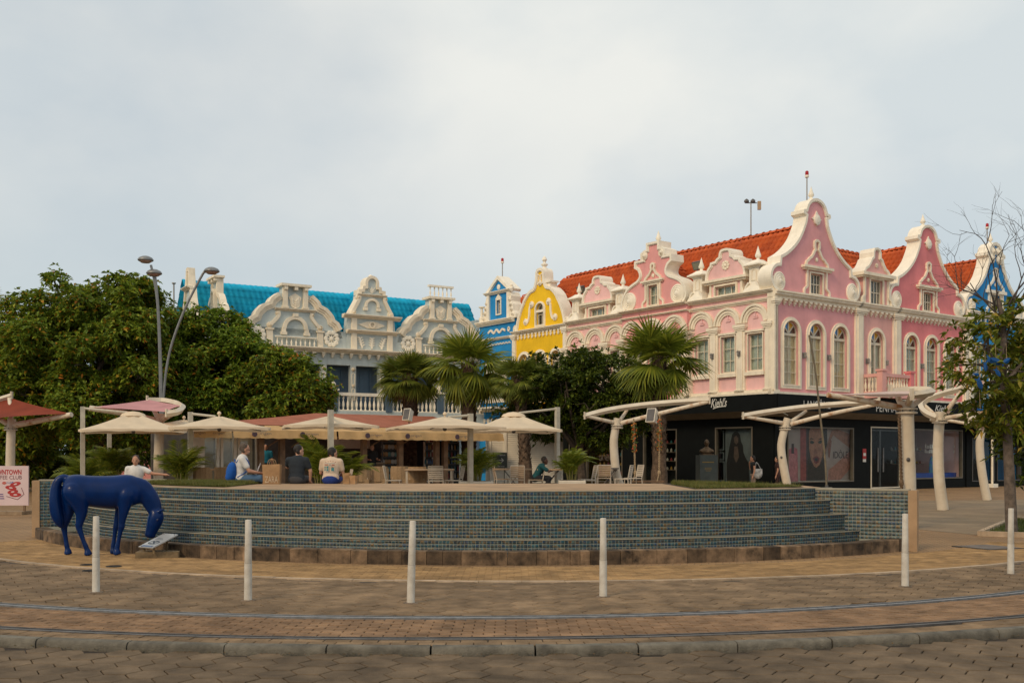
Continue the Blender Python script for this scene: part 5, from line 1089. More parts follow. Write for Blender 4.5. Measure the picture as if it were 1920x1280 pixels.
# ================================================================== CAFE TERRACE
TZ = .47
m_deck = mat('terrace_deck', (.20, .13, .085), .8, .2, 2)
struct(MB().hexa([(-11.5, 29, 0), (6, 29, 0), (6, 44.5, 0), (-11.5, 50, 0), (-11.5, 29, TZ), (6, 29, TZ), (6, 44.5, TZ), (-11.5, 50, TZ)]).build('terrace', m_deck))
m_wood = mat('cafe_timber', (.21, .125, .070), .7, .2, 4, .2, 40)
m_beige = mat('beige_awning', (.72, .46, .21), .85, .10, 2, .1, 30, trans=.25)
m_terra = mat('terracotta_awning', (.42, .145, .085), .85, .10, 2, .1, 30, trans=.15)
m_wpaint = mat('white_paint', (.74, .67, .56), .5, .08, 3, .05)
CF = Fac((-11.0, 35.9), (.8022, .597)); CU = lambda px, w_=0.: CF.off(w_).uv(px, 830)[0]
cf = thing('cafe_pavilion', 'open cafe pavilion with beige awning and terracotta roof behind the fountain', 'cafe', CF.pt(6, TZ))
ul, ur = CU(363), CU(943)
def valance(u0, u1):
    mb = MB(); n = int((u1 - u0) / .12)
    for i in range(n + 1):
        u = u0 + (u1 - u0) * i / n; k = .03 * math.sin(i * .9) + .02 * math.sin(i * 2.3)
        mb.v += [CF.pt(u, 2.60, .0), CF.pt(u, 2.30 + .012 * math.sin(i * 1.7), .06 + k)]
    mb.f = [(2 * i, 2 * i + 2, 2 * i + 3, 2 * i + 1) for i in range(n)]; mb.build('valance', m_beige, cf, True)
cut = [ul, CU(434), CU(437), CU(631), CU(634), ur]
for i in (0, 2, 4): valance(cut[i], cut[i + 1])
def sheet4(name, m_, p, nu=30, sag=.06):
    mb = MB(); a, b, c, d = [Vector(q) for q in p]; nv = 6
    for j in range(nv + 1):
        for i in range(nu + 1):
            s_, t_ = i / nu, j / nv; q = a.lerp(b, s_).lerp(d.lerp(c, s_), t_); mb.v.append((q.x, q.y, q.z - sag * math.sin(math.pi * t_) * (1 - .5 * abs(math.cos(s_ * 9)))))
    mb.f = [(j * (nu + 1) + i, j * (nu + 1) + i + 1, (j + 1) * (nu + 1) + i + 1, (j + 1) * (nu + 1) + i) for j in range(nv) for i in range(nu)]; return mb.build(name, m_, cf, True)
sheet4('awning', m_beige, [CF.pt(ul, 2.60, 0), CF.pt(ur, 2.60, 0), CF.pt(ur, 2.80, -1.0), CF.pt(ul, 2.80, -1.0)])
ra, rb_ = CU(590, -3.5), CU(765, -3.5)
sheet4('roof_fabric', m_terra, [CF.pt(ul + .4, 2.82, -1.0), CF.pt(ur - .1, 2.82, -1.0), CF.pt(rb_ + 1.2, 3.42, -3.4), CF.pt(ra, 3.42, -3.4)])
sheet4('roof_fabric', m_terra, [CF.pt(ul + .4, 2.82, -6.0), CF.pt(ur - .1, 2.82, -6.0), CF.pt(rb_ + 1.2, 3.42, -3.4), CF.pt(ra, 3.42, -3.4)])
sheet4('roof_fabric', m_terra, [CF.pt(ur - .1, 2.82, -1), CF.pt(ur - .1, 2.82, -6.0), CF.pt(rb_ + 1.2, 3.42, -3.4), CF.pt(rb_ + 1.2, 3.42, -3.39)], 8)
MB().slab(Fac(CF.pt(ur, 0, 0), (-CF.n.x, -CF.n.y)), [(0, 2.32), (1.2, 2.32), (1.2, 2.8), (0, 2.6)], -.01, .01).build('valance', m_beige, cf)
for px in (489, 528, 682, 750, 818, 834): u = CU(px, -1); MB().fbox(CF, u - .10, u + .10, TZ, 2.8, -1.1, -.9).build('post', m_wood, cf)
MB().fbox(CF, ul + .3, ur - .2, 2.62, 2.78, -1.12, -.98).build('beam', m_wood, cf)
for px in (500, 545, 690, 742): u = CU(px, -1); MB().tube([CF.pt(u, 2.0, -.95), CF.pt(u + .5, 2.45, -.4)], .025, 6).build('awning_strut', m_wood, cf)
# interior: back wall, white window wall on the left, fridges, counter
MB().fbox(CF, ul + .3, ur - .2, TZ, 2.8, -5.6, -5.5).build('back_wall', mat('cafe_wall', (.10, .085, .07), .8, .2), cf)
for a, c in ((372, 411), (414, 443), (446, 484)):
    u0, u1 = CU(a, -1.4), CU(c, -1.4); wn_ = MB().ribbon(CF, rect(u0, u1, TZ, 2.62), 0, .09, -1.5, -1.38, True).build('window', m_wpaint, cf); MB().slab(CF, rect(u0, u1, TZ + .05, 2.6), -1.45, -1.44).build('pane', m_gl, wn_)
    MB().fbox(CF, u0, u1, TZ, 2.6, -2.0, -1.95).build('blind', mat('roller_blind', (.42, .38, .31), .8, .08, 2, 0), wn_)
MB().fbox(CF, ul + .35, CU(365, -1.4) + .35, TZ, 2.6, -1.6, -1.35).build('corner_wall', m_wpaint, cf)
for k, (a, c, col) in enumerate(((717, 747, None), (796, 813, None), (833, 862, None))):
    u0, u1 = CU(a, -2.6), CU(c, -2.6); fr = MB().fbox(CF, u0, u1, TZ, 2.35, -3.2, -2.7).build('drinks_cabinet', mat('cabinet_black', (.02, .022, .024), .4), cf); MB().ribbon(CF, rect(u0, u1, TZ + .1, 2.3), 0, .05, -2.72, -2.62, True).build('cabinet_frame', m_wpaint if k == 1 else m_iron, fr)
    for r_ in range(6):
        for i in range(5):
            q = CF.pt(u0 + (u1 - u0) * (i + .5) / 5, 0, -2.62); z = TZ + .25 + .31 * r_
            if k == 0: MB().flathe(CF, u0 + (u1 - u0) * (i + .5) / 5, z + .1, [(.10, -2.69), (.10, -2.67), (.04, -2.66), (.01, -2.66)], 10).build('plate', random.choice([mat('plate_teal', (.12, .26, .27), .3), mat('plate_white', (.40, .38, .34), .3), mat('plate_amber', (.36, .20, .07), .3)]), fr)
            else: MB().lathe([(.035, 0), (.035, .14), (.015, .18), (.015, .22)], (q[0], q[1], z), 6).build('bottle', random.choice(bc + [mat('goods_blue', (.05, .10, .22), .3)]), fr)
    for r_ in range(6): MB().fbox(CF, u0 + .03, u1 - .03, TZ + .22 + .31 * r_, TZ + .245 + .31 * r_, -2.72, -2.58).build('shelf', m_iron, fr)
MB().fbox(CF, CU(640, -2), CU(716, -2), TZ, 1.35, -2.4, -1.9).build('counter', m_wood, cf); MB().fbox(CF, CU(638, -2), CU(718, -2), 1.35, 1.42, -2.45, -1.85).build('counter_top', mat('counter_top', (.30, .22, .14), .4), cf)
MB().fbox(CF, CU(625, -4), CU(700, -4), 2.0, 2.5, -4.4, -4.3).build('menu_board', m_wpaint, cf)
for px in (478, 568, 690, 765, 858): # printed name on the valance
    G = CF.off(.11); u = G.uv(px, 815)[0]; s_ = MB().flathe(G, u, 2.455, [(.10, -.03), (.10, .0), (.06, .0), (.06, -.01)], 14).build('logo', mat('logo_plum', (.10, .06, .075), .7), cf); facetext(G, 'origen', u + .13, u + .62, 2.40, 2.53, .0, mat('logo_grey', (.14, .12, .12), .7), cf)
for px in (369, 405): G = CF.off(.11); u = G.uv(px, 815)[0]; facetext(G, 'origen', u - .1, u + .3, 2.40, 2.52, .0, MATS['logo_grey'], cf)
def speaker(px, py, Y, s, lab, rz):
    p = at(px, py, Y); t = thing('loudspeaker', lab, 'loudspeaker', p - Vector((0, 0, .25 * s))); M_ = Matrix.Rotation(rz, 3, 'Z') @ Matrix.Rotation(rad(-15), 3, 'X')
    MB().add([M_ @ Vector(v) * s + p for v in ((-.2, -.16, -.28), (.2, -.16, -.28), (.12, .18, -.26), (-.12, .18, -.26), (-.2, -.16, .28), (.2, -.16, .28), (.12, .18, .22), (-.12, .18, .22))], [(3, 2, 1, 0), (4, 5, 6, 7), (0, 1, 5, 4), (1, 2, 6, 5), (2, 3, 7, 6), (3, 0, 4, 7)]).build('cabinet', m_wpaint, t)
    MB().box(M_ @ Vector((0, -.165, 0)) * s + p, (.34 * s, .01 * s, .5 * s), M=M_).build('grille', m_iron, t); MB().tube([p + Vector((0, .1, -.2 * s)), p + Vector((0, .25, -.45 * s))], .02, 6).build('bracket', m_iron, t)
speaker(766, 778, 41, .85, 'white loudspeaker on the terracotta cafe roof', rad(-35)); speaker(1224, 780, 36.6, .9, 'white loudspeaker hanging under the rope swing frame', rad(-40))
# ------------------------------------------------------------------ white shuttered kiosk
KF_ = Fac((at(918, 0, 46).x, 46.), (.995, .10)); ks = thing('white_kiosk', 'white kiosk with ribbed roller shutters behind the tall palm trunk', 'kiosk', KF_.pt(1.5, TZ)); kw_ = KF_.uv(1056, 850)[0]
MB().hexa([KF_.pt(0, TZ, -2.4), KF_.pt(kw_, TZ, -2.4), KF_.pt(kw_, TZ, -.05), KF_.pt(0, TZ, -.05), KF_.pt(0, 3.02, -2.4), KF_.pt(kw_, 3.02, -2.4), KF_.pt(kw_, 3.02, -.05), KF_.pt(0, 3.02, -.05)]).build('body', m_wpaint, ks)
for a, c in ((945, 950), (1042, 1048), (918, 921)): MB().fbox(KF_, KF_.uv(a, 850)[0], KF_.uv(c, 850)[0], TZ, 3.0, -.05, .05).build('frame_post', m_white, ks)
for a, c in ((921, 945), (950, 1042)):
    mb = MB(); u0, u1 = KF_.uv(a, 850)[0], KF_.uv(c, 850)[0]; z = TZ + .02
    while z < 2.85: mb.hexa([KF_.pt(u0, z, -.05), KF_.pt(u1, z, -.05), KF_.pt(u1, z, .012), KF_.pt(u0, z, .012), KF_.pt(u0, z + .075, -.05), KF_.pt(u1, z + .075, -.05), KF_.pt(u1, z + .065, .0), KF_.pt(u0, z + .065, .0)]); z += .085
    mb.build('roller_shutter', m_white, ks)
MB().fbox(KF_, -.1, kw_ + .1, 3.0, 3.1, -2.5, .12).build('roof', m_wpaint, ks)
G = KF_.off(.35); a, c = G.uv(924, 848), G.uv(951, 877); sg = thing('direction_sign', 'dark green sign with white arrow on the white kiosk', 'sign', G.pt((a[0] + c[0]) / 2, c[1])); m_sg = mat('sign_green', (.055, .065, .055), .6, .1)
MB().slab(G, rect(a[0], c[0], c[1], a[1]), -.03, 0).build('panel', m_sg, sg); mx_, my_ = (a[0] + c[0]) / 2, (a[1] + c[1]) / 2
MB().fbox(G, mx_ - .13, mx_ + .12, my_ - .015, my_ + .015, 0, .01).ribbon(G, [(mx_ + .06, my_ + .09), (mx_ + .15, my_), (mx_ + .06, my_ - .09)], -.015, .015, 0, .01).build('arrow', m_sign, sg); smallprint(G, mx_ - .12, mx_ + .22, a[1] - .14, a[1] - .09, .002, m_sign, sg); smallprint(G, mx_ - .2, mx_ + .22, c[1] + .05, c[1] + .10, .002, m_sign, sg)
for q in (-.2, .2): MB().fbox(G, mx_ + q - .015, mx_ + q + .015, TZ, c[1], -.03, -.01).build('leg', m_sg, sg)
# ------------------------------------------------------------------ parasols
m_can = mat('cream_canvas', (.86, .71, .52), .9, .06, 2, .08, 40, trans=.30); m_alu = mat('grey_post', (.46, .42, .34), .5, .12, 5, .05)
def parasol(cx, rimy, topy, Y, hw, yaw, post, posttop, lab, cap=True, arm=True, dY=.2):
    hw *= 1.08; C = at(cx, rimy, Y); T = at(cx, topy, Y); zr, zt = C.z, T.z; t = thing('parasol', lab, 'parasol', (0, 0, 0), 'cream cantilever parasols on the cafe terrace')
    B = at(post, 850, Y + dY); t.location = (B.x, B.y, TZ)
    def prof(a, tt):
        q = max(abs(math.cos(a)), abs(math.sin(a))); R = hw / q * (1 - .06 * (1 - q) * 0); R = hw * min(1 / q, 1.33); k = a / (math.pi / 4); fr = abs(k - round(k)) * 2
        r = R * tt; z = zr + (zt - zr) * ((1 - tt) ** 1.12) - .05 * fr * math.sin(math.pi * min(1, tt)) - .10 * (R / hw - 1) * tt
        return C.x + r * math.cos(a + yaw), C.y + r * math.sin(a + yaw), z
    N_, M_ = 48, 8; mb = MB()
    for j in range(M_ + 1):
        for i in range(N_): mb.v.append(prof(2 * math.pi * i / N_, .06 + .94 * j / M_))
    for i in range(N_): x, y, z = prof(2 * math.pi * i / N_, 1.0); mb.v.append((x, y, z - .07 + .012 * math.sin(i * 1.6)))
    mb.f = [(j * N_ + i, j * N_ + (i + 1) % N_, (j + 1) * N_ + (i + 1) % N_, (j + 1) * N_ + i) for j in range(M_ + 1) for i in range(N_)]
    mb.build('canopy', m_can, t, True)
    if cap: MB().lathe([(.40, -.16), (.34, -.08), (.18, -.02), (.02, .0)], (C.x, C.y, zt + .02), 14).build('vent_cap', m_can, t, True)
    else: MB().lathe([(.03, -.06), (.03, .02), (.06, .05), (.05, .1), (.01, .13)], (C.x, C.y, zt), 10).build('vent_cap', m_can, t, True)
    for k in range(8):
        a = k * math.pi / 4; e = Vector(prof(a, .96)); h = Vector((C.x, C.y, zt - .18)); MB().tube([h, h.lerp(e, .5) - Vector((0, 0, .04)), e - Vector((0, 0, .03))], .016, 5).build('rib', m_iron, t)
        m_ = Vector(prof(a, .5)) - Vector((0, 0, .05)); MB().tube([(C.x, C.y, zr + .0), m_], .013, 5).build('strut', m_iron, t)
    MB().lathe([(.03, -.12), (.06, -.08), (.06, .1), (.03, zt - zr - .06)], (C.x, C.y, zr), 8).build('hub', m_iron, t)
    pt_ = at(post, posttop, Y + dY); MB().box((B.x, B.y, (TZ + pt_.z) / 2), (.13, .13, pt_.z - TZ), .5).build('post', m_alu, t); MB().box((B.x, B.y, TZ + .04), (.8, .8, .08), .5).build('base', m_alu, t)
    if arm: MB().tube([(B.x, B.y, pt_.z - .05), Vector((C.x, C.y, zt - .04)).lerp(Vector((B.x, B.y, pt_.z)), .12)], .04, 6).build('arm', m_alu, t)
    MB().tube([(B.x, B.y, zr - .05), (C.x, C.y, zr - .02)], .03, 6).build('lower_arm', m_alu, t)
parasol(250, 806, 772, 33, 1.45, .35, 155, 762, 'cream parasol with vent cap behind the pink sail, its pale post at the left')
parasol(345, 801, 786, 35.5, 1.25, .2, 205, 800, 'cream parasol mostly hidden between the two leftmost parasols', False, False)
parasol(411, 801, 779, 30.5, 1.30, .3, 357, 772, 'cream parasol with ball top above the man with the blue backpack', False)
parasol(618, 797, 779, 28.5, 1.12, .3, 620, 768, 'low cream parasol before the terracotta cafe roof, right above the beige shirt', False, dY=-1.25)
parasol(834, 800, 780, 30, 1.35, .38, 882, 775, 'cream parasol with ball top before the feather palms', False)
parasol(963, 805, 773, 33.5, 1.32, .1, 1045, 763, 'domed cream parasol with tall white mast beside the dark tree')
# ------------------------------------------------------------------ white steel shade structures
m_pole = mat('shade_steel', (.66, .58, .46), .5, .12, 3, .1, 40, col2=(.56, .46, .34))
m_rust = mat('rusty_steel', (.66, .56, .43), .6, .2, 4.5, .2, 50, col2=(.38, .16, .05), span=(.30, .50))
def A3(l, Y): return [at(p[0], p[1], Y + (p[2] if len(p) > 2 else 0)) for p in l]
def shade(lab, Y, pole, r, collar, arms, beam=None, bw=.10, mem=None, mm=None, grp='white steel sail frames round the fountain'):
    P = A3(pole, Y); P[0].z = 0 if not (collar[0] < 1200) else TZ
    P = [Vector(p) for p in spl([p[:] for p in P], 4)]; t = thing('shade_sail', lab, 'sunshade', (P[0].x, P[0].y, P[0].z), grp)
    n = len(P); MB().tube(P, [r * (1.06 - .16 * i / n) for i in range(n)], 14).build('pole', m_pole, t, True)
    c = at(*collar, Y); MB().lathe([(r * .9, -.06), (r * 1.42, -.05), (r * 1.42, -.015), (r * 1.0, -.01), (r * 1.0, .03), (r * 1.42, .035), (r * 1.42, .07), (r * .9, .08)], c, 18).build('collar', m_pole, t, True)
    for k in range(8): a = k * math.pi / 4; MB().lathe([(.014, -.05), (.014, .09)], c + Vector((math.cos(a), math.sin(a), 0)) * r * 1.24, 5).build('bolt', m_iron, t)
    for q in arms:
        pr, rr = q; pp = [Vector(p) for p in spl([p[:] for p in A3(pr, Y)], 5)]; MB().tube(pp, [rr * (1 - .25 * i / len(pp)) for i in range(len(pp))], 10).build('arm', m_rust, t, True)
    if beam:
        pp = spl([p[:] for p in A3(beam, Y)], 6); mb = MB(); mb.tube(pp, bw, 4); mb.build('edge_beam', m_pole, t); e = Vector(pp[-1]); MB().box(e + Vector((0, 0, .02)), (.05, .14, .3)).build('end_plate', m_pole, t); e = Vector(pp[0]); MB().box(e + Vector((0, 0, .02)), (.05, .14, .26)).build('end_plate', m_pole, t)
    if mem:
        a, b, c_, d = A3(mem, Y); mb = MB(); nn = 12
        for j in range(nn + 1):
            for i in range(nn + 1):
                s_, q_ = i / nn, j / nn; q = a.lerp(b, s_).lerp(d.lerp(c_, s_), q_); ctr = (a + b + c_ + d) / 4; k = math.sin(math.pi * s_) * math.sin(math.pi * q_); ed = max(4 * s_ * (1 - s_) * (1 if j in (0, nn) else 0), 4 * q_ * (1 - q_) * (1 if i in (0, nn) else 0)); q = q.lerp(ctr, .08 * ed); mb.v.append((q.x, q.y, q.z - .10 * k))
        mb.f = [(j * (nn + 1) + i, j * (nn + 1) + i + 1, (j + 1) * (nn + 1) + i + 1, (j + 1) * (nn + 1) + i) for j in range(nn) for i in range(nn)]; mb.build('sail', mm, t, True)
    return t
m_psail = mat('pink_sail', (.72, .36, .37), .8, .1, 1, .05, 30, trans=.3); m_rsail = mat('rust_red_sail', (.30, .055, .025), .85, .12, 1, .05, 30, trans=.3); m_wsail = mat('pale_pink_sail', (.70, .55, .50), .8, .08, 1, .05, trans=.2)
shade('pink sail on a white pole left of the parasols', 36, [(297, 945), (297, 880), (298, 830), (300, 775)], .165, (298, 799), [([(292, 789), (235, 775, -.8), (168, 765, -1.5)], .12), ([(303, 788), (315, 778, -1), (326, 771, -1.6)], .10), ([(297, 785), (288, 768, .8), (276, 752, 1.4)], .09), ([(303, 787), (325, 775, .4), (340, 764, .6)], .09)],
      [(312, 775, -1.7), (332, 772, -1.4), (342, 764, -.2), (335, 757, 1), (308, 751, 1.8), (276, 750, 1.5)], .11, [(170, 763, -1.5), (312, 772, -1.7), (341, 760, .3), (280, 749, 1.5)], m_psail)
shade('rust red sail on a white pole at the left edge', 39, [(17, 958), (19, 880), (20, 830), (22, 785)], .165, (20, 804), [([(27, 797), (80, 787, -.5), (134, 777, -1)], .12), ([(21, 790), (20, 765, .4), (17, 745, .8)], .09), ([(15, 795), (-20, 775, 0), (-50, 765, .4)], .10)],
      [(-40, 764, .8), (-10, 752, .8), (22, 742, .8)], .11, [(-60, 768, .5), (-20, 784, -1.5), (133, 775, -1), (20, 746, .9)], m_rsail)
shade('white steel frame carrying the rope swing before the dark shop', 37, [(1166, 935), (1156, 890), (1151, 840), (1152, 815), (1158, 784)], .15, (1157, 800), [([(1164, 793), (1240, 774, -.4), (1328, 753, -.6)], .085), ([(1153, 792), (1130, 787, -.4), (1100, 780, -.7)], .075), ([(1160, 790), (1168, 780, .2), (1176, 768, .3)], .07)],
      [(1096, 780, -.7), (1140, 769, -.3), (1200, 760, 0), (1265, 754, -.2), (1330, 750, -.6)], .105, grp='white steel sail frames round the fountain')
shade('rust stained white steel frame before the perfume poster', 38, [(1483, 938), (1472, 890), (1465, 845), (1467, 820), (1477, 784)], .15, (1472, 803), [([(1482, 795), (1560, 775, -.4), (1650, 757, -.6)], .085), ([(1468, 793), (1440, 788, -.4), (1396, 781, -.7)], .075), ([(1480, 792), (1495, 782, .2), (1512, 770, .3)], .07)],
      [(1393, 780, -.7), (1440, 772, -.3), (1510, 763, 0), (1580, 757, -.2), (1648, 753, -.6)], .105)
shade('nearest white shade pole at the right end of the fountain', 23.5, [(1703, 991), (1703, 900), (1701, 830), (1700, 752)], .165, (1700, 771), [([(1693, 765), (1620, 751, -.3), (1552, 740, -.6)], .075), ([(1693, 764), (1686, 750, .2), (1681, 737, .4)], .075), ([(1701, 762), (1705, 750, -.3), (1709, 738, -.6)], .075), ([(1706, 764), (1724, 750, .2), (1742, 737, .3)], .07)],
      [(1710, 741, -.7), (1732, 738, -.5), (1748, 734, 0), (1738, 731, .5), (1705, 731, .7), (1670, 735, .5)], .085, [(1560, 740, -.55), (1710, 738, -.6), (1747, 732, .1), (1672, 733, .5)], m_wsail)
shade('white shade pole with a hoop shaped arm standing on the pale paving', 32, [(1768, 957), (1761, 900), (1759, 850), (1760, 810), (1763, 772)], .16, (1762, 790), [([(1757, 783), (1742, 768, .4), (1728, 755, .6)], .075), ([(1767, 780), (1785, 757, -.2), (1803, 733, -.3)], .075), ([(1768, 784), (1820, 776, -.2), (1872, 767, -.4)], .075), ([(1757, 788), (1750, 787, 0), (1745, 785, 0)], .08)],
      [(1756, 783, -.5), (1735, 773, -.2), (1727, 760, .4), (1740, 748, .6), (1770, 737, .3), (1805, 728, -.3)], .10)
shade('farthest white shade pole at the right, nearest the shops', 39.5, [(1851, 938), (1842, 890), (1837, 840), (1839, 815), (1844, 788)], .15, (1842, 803), [([(1838, 797), (1810, 793, .4), (1772, 787, .6)], .075), ([(1846, 795), (1862, 785, .2), (1880, 778, .3)], .07), ([(1841, 794), (1832, 789, -.2), (1825, 785, -.3)], .06)],
      [(1814, 786, -.4), (1850, 780, -.2), (1890, 772, .2)], .10)
# small black sockets on three of the poles
for key, px, py, Y in (('pink sail', 296, 854, 35.83), ('rust stained', 1465, 857, 37.85), ('nearest white', 1703, 861, 23.33)):
    sh_ = [o for o in COL.objects if o.name.startswith('shade_sail') and key in o.get('label', '')][0]
    MB().ellipsoid(at(px, py, Y), (.045, .03, .045)).build('socket', m_iron, sh_)
# ------------------------------------------------------------------ rope swing
m_rope = mat('hemp_rope', (.40, .29, .17), .9, .25, 30, .4, 90); m_flow = leafmat('flower_bits', [(0, (.45, .07, .02)), (.35, (.60, .20, .03)), (.6, (.10, .16, .04)), (1, (.05, .12, .04))])
sw_ = thing('rope_swing', 'wooden plank swing hanging on flower wrapped ropes before the dark shop', 'swing', at(1213, 902, 36.4))
for xa, xb, ya in ((1188, 1191, 785), (1237, 1236, 775)):
    a, b = at(xa, ya, 36.4), at(xb, 886, 36.4); mb = MB(); n = 60; P = [a.lerp(b, i / n) + Vector((.018 * math.cos(i * 1.3), .018 * math.sin(i * 1.3), 0)) for i in range(n + 1)]; P2 = [a.lerp(b, i / n) - Vector((.018 * math.cos(i * 1.3), .018 * math.sin(i * 1.3), 0)) for i in range(n + 1)]; mb.tube(P, .02, 5).tube(P2, .02, 5)
    e1, e2 = at(xb - 4, 902, 36.3), at(xb + 3, 902, 36.6); mb.tube([b, e1], .022, 5).tube([b, e2], .022, 5).ellipsoid(b, (.06, .06, .1)); mb.build('rope', m_rope, sw_)
    fl = MB()
    for k in range(150):
        q = a.lerp(b, random.uniform(.08, .62)) + Vector((random.gauss(0, .045), random.gauss(0, .045), 0)); d = Vector((random.gauss(0, 1), random.gauss(0, 1), random.gauss(0, 1))).normalized() * .05; e = d.orthogonal().normalized() * .03; fl.add([q - d, q - e, q + d, q + e], [(0, 1, 2, 3)])
    fl.build('flower_garland', m_flow, sw_)
c = at(1213, 902, 36.45); MB().box((c.x, c.y, c.z), (1.15, .3, .06)).build('seat_plank', m_wood, sw_)
t = thing('hanging_rope', 'thick twisted rope hanging from the nearest white shade pole', 'rope', at(1690, 920, 23.3)); a, b = at(1686, 778, 23.3), at(1691, 930, 23.3); n = 70
for q in (0, math.pi): MB().tube([a.lerp(b, i / n) + Vector((.02 * math.cos(i + q), .02 * math.sin(i + q), 0)) for i in range(n + 1)], .022, 5).build('strand', mat('brown_rope', (.17, .11, .065), .9, .25, 30, .4), t)
p = at(1690, 905, 23.3); MB().ellipsoid(p, (.055, .055, .09)).build('knot', MATS['brown_rope'], t)
t = thing('bamboo_pole', 'thin bent bamboo cane rising from the grass on the fountain rim', 'cane', at(1550, 915, 19)); MB().tube(spl([at(1550, 916, 19), at(1547, 860, 19), at(1538, 780, 19), at(1528, 690, 19), at(1517, 628, 19)], 5), .018, 6).build('cane', mat('cane', (.17, .13, .08), .6, .2, 9), t); MB().lathe([(.03, 0), (.03, .05)], at(1550, 914, 19), 6).build('ferrule', m_iron, t)
# ------------------------------------------------------------------ triple street lamp
sl_ = thing('street_lamp', 'grey street lamp with three diverging curved arms and oval heads', 'street lamp', (at(302, 0, 41).x, 41, 0)); Yl = 41; m_lp = mat('lamp_pole_grey', (.23, .235, .235), .45, .1, 5, .05, metal=.4)
MB().lathe([(.16, 0), (.16, .3), (.09, .35), (.085, 2.4)], (at(303, 0, Yl).x, Yl, 0), 12).build('base_column', m_lp, sl_)
for pts, hd in (([(301, 830), (300, 700), (296, 580), (290, 530), (283, 497)], (273, 488)), ([(303, 830), (303, 720), (298, 600), (294, 545), (291, 519)], (289, 513)), ([(305, 830), (307, 740), (318, 660), (345, 583), (380, 514), (386, 511)], (397, 509))):
    P = A3(pts, Yl); MB().tube(spl([p[:] for p in P], 4), .05, 8).build('arm', m_lp, sl_, True); h = at(*hd, Yl)
    o = MB().lathe([(.05, -.04), (.26, -.03), (.29, 0), (.29, .03), (.24, .10), (.12, .16), (.01, .17)], h, 18, 1.05, 1.05).build('lamp_head', m_lp, sl_, True); MB().lathe([(.01, -.12), (.16, -.10), (.25, -.04), (.26, -.02)], h, 16).build('lamp_lens', mat('lamp_diffuser', (.42, .28, .22), .3, .1), o, True)
# ================================================================== TREES AND PLANTS
m_bark = mat('bark', (.10, .075, .055), .9, .3, 6, .6, 30); m_bark2 = mat('grey_bark', (.15, .115, .09), .9, .3, 8, .5, 40)
def unit(n):
    v = rng.normal(size=(n, 3)); return v / np.linalg.norm(v, axis=1, keepdims=True)
def leaves(name, C, D, k, ln, wd, m_, parent, spread=(40, 95), droop=.35, jit=.45):
    """k leaves round every twig end C, fanning out about direction D and drooping at the tips"""
    n = len(C); C = np.repeat(C, k, 0); D = np.repeat(D, k, 0); N = len(C)
    a = rng.uniform(0, 2 * np.pi, N); th = np.radians(rng.uniform(spread[0], spread[1], N))
    h = np.where(np.abs(D[:, 2:3]) < .9, np.array([[0, 0, 1.]]), np.array([[1., 0, 0]])); X = np.cross(D, h); X /= np.linalg.norm(X, axis=1, keepdims=True); Y = np.cross(D, X)
    side = X * np.cos(a)[:, None] + Y * np.sin(a)[:, None]; d = D * np.cos(th)[:, None] + side * np.sin(th)[:, None]; d[:, 2] -= droop * rng.uniform(.3, 1, N); d /= np.linalg.norm(d, axis=1, keepdims=True)
    L = ln * rng.uniform(1 - jit, 1 + jit, N)[:, None]; W = wd * rng.uniform(1 - jit, 1 + jit, N)[:, None]
    s = np.cross(d, np.array([[0, 0, 1.]])); s /= np.linalg.norm(s, axis=1, keepdims=True) + 1e-6; s = s + rng.normal(0, .45, (N, 3)); s -= d * (s * d).sum(1, keepdims=True); s /= np.linalg.norm(s, axis=1, keepdims=True)
    nn = np.cross(s, d); mid = C + d * L * .5; tip = C + d * L - np.array([[0, 0, 1.]]) * L * .18
    V = np.stack([C, mid + s * W * .5 + nn * W * .15, tip, mid - s * W * .5 + nn * W * .15], 1).reshape(-1, 3); Fq = np.arange(N * 4).reshape(-1, 4)
    return link(name, npmesh(name, V, Fq, m_), parent)
def crown_pts(blobs, n, inner=.4, lift=1.1, feather=.16):
    """twig ends in the outer shell of a set of overlapping ellipsoids, none inside another one's core"""
    B = np.array(blobs, float); w_ = (B[:, 3] * B[:, 4] + B[:, 4] * B[:, 5] + B[:, 3] * B[:, 5]); w_ /= w_.sum(); i = rng.choice(len(B), n, p=w_); u = unit(n); r = rng.uniform(inner, 1.05, n) ** .6
    P = B[i, :3] + u * B[i, 3:6] * r[:, None] + rng.normal(0, feather, (n, 3)); D = u.copy(); D[:, 2] += lift; D /= np.linalg.norm(D, axis=1, keepdims=True)
    keep = np.ones(n, bool)
    ph = np.sin(P[:, 0] * 2.9 + 1.3 * np.sin(P[:, 2] * 2.1)) + np.sin(P[:, 1] * 2.6 + P[:, 2] * 1.7) + np.sin(P[:, 2] * 3.3 - P[:, 0] * 1.4); keep &= ph > -1.05 + rng.normal(0, .25, n)
    for b in B: keep &= (((P - b[:3]) / (b[3:6] * .72)) ** 2).sum(1) > 1
    return P[keep], D[keep]
def limbs(base, tops, r0, name, m_, parent, fork=.35):
    mb = MB(); base = Vector(base); T = [Vector(t) for t in tops]; mean = sum(T, Vector()) / len(T); f = base.lerp(Vector((mean.x, mean.y, base.z + (mean.z - base.z))), fork); f.x = base.x * .7 + f.x * .3; f.y = base.y * .7 + f.y * .3
    mb.tube(spl([base[:], base.lerp(f, .5) + Vector((random.gauss(0, .06), random.gauss(0, .06), 0)), f[:]], 4), [r0 * (1.25 - .06 * k) for k in range(9)], 9)
    for t in T:
        m1 = f.lerp(t, .45) + Vector((random.gauss(0, .25), random.gauss(0, .25), .2)); P = spl([f[:], m1[:], t[:]], 5); n = len(P); mb.tube(P, [r0 * .55 * (1 - .85 * k / (n - 1)) + .012 for k in range(n)], 6)
    return mb.build(name, m_, parent, True)
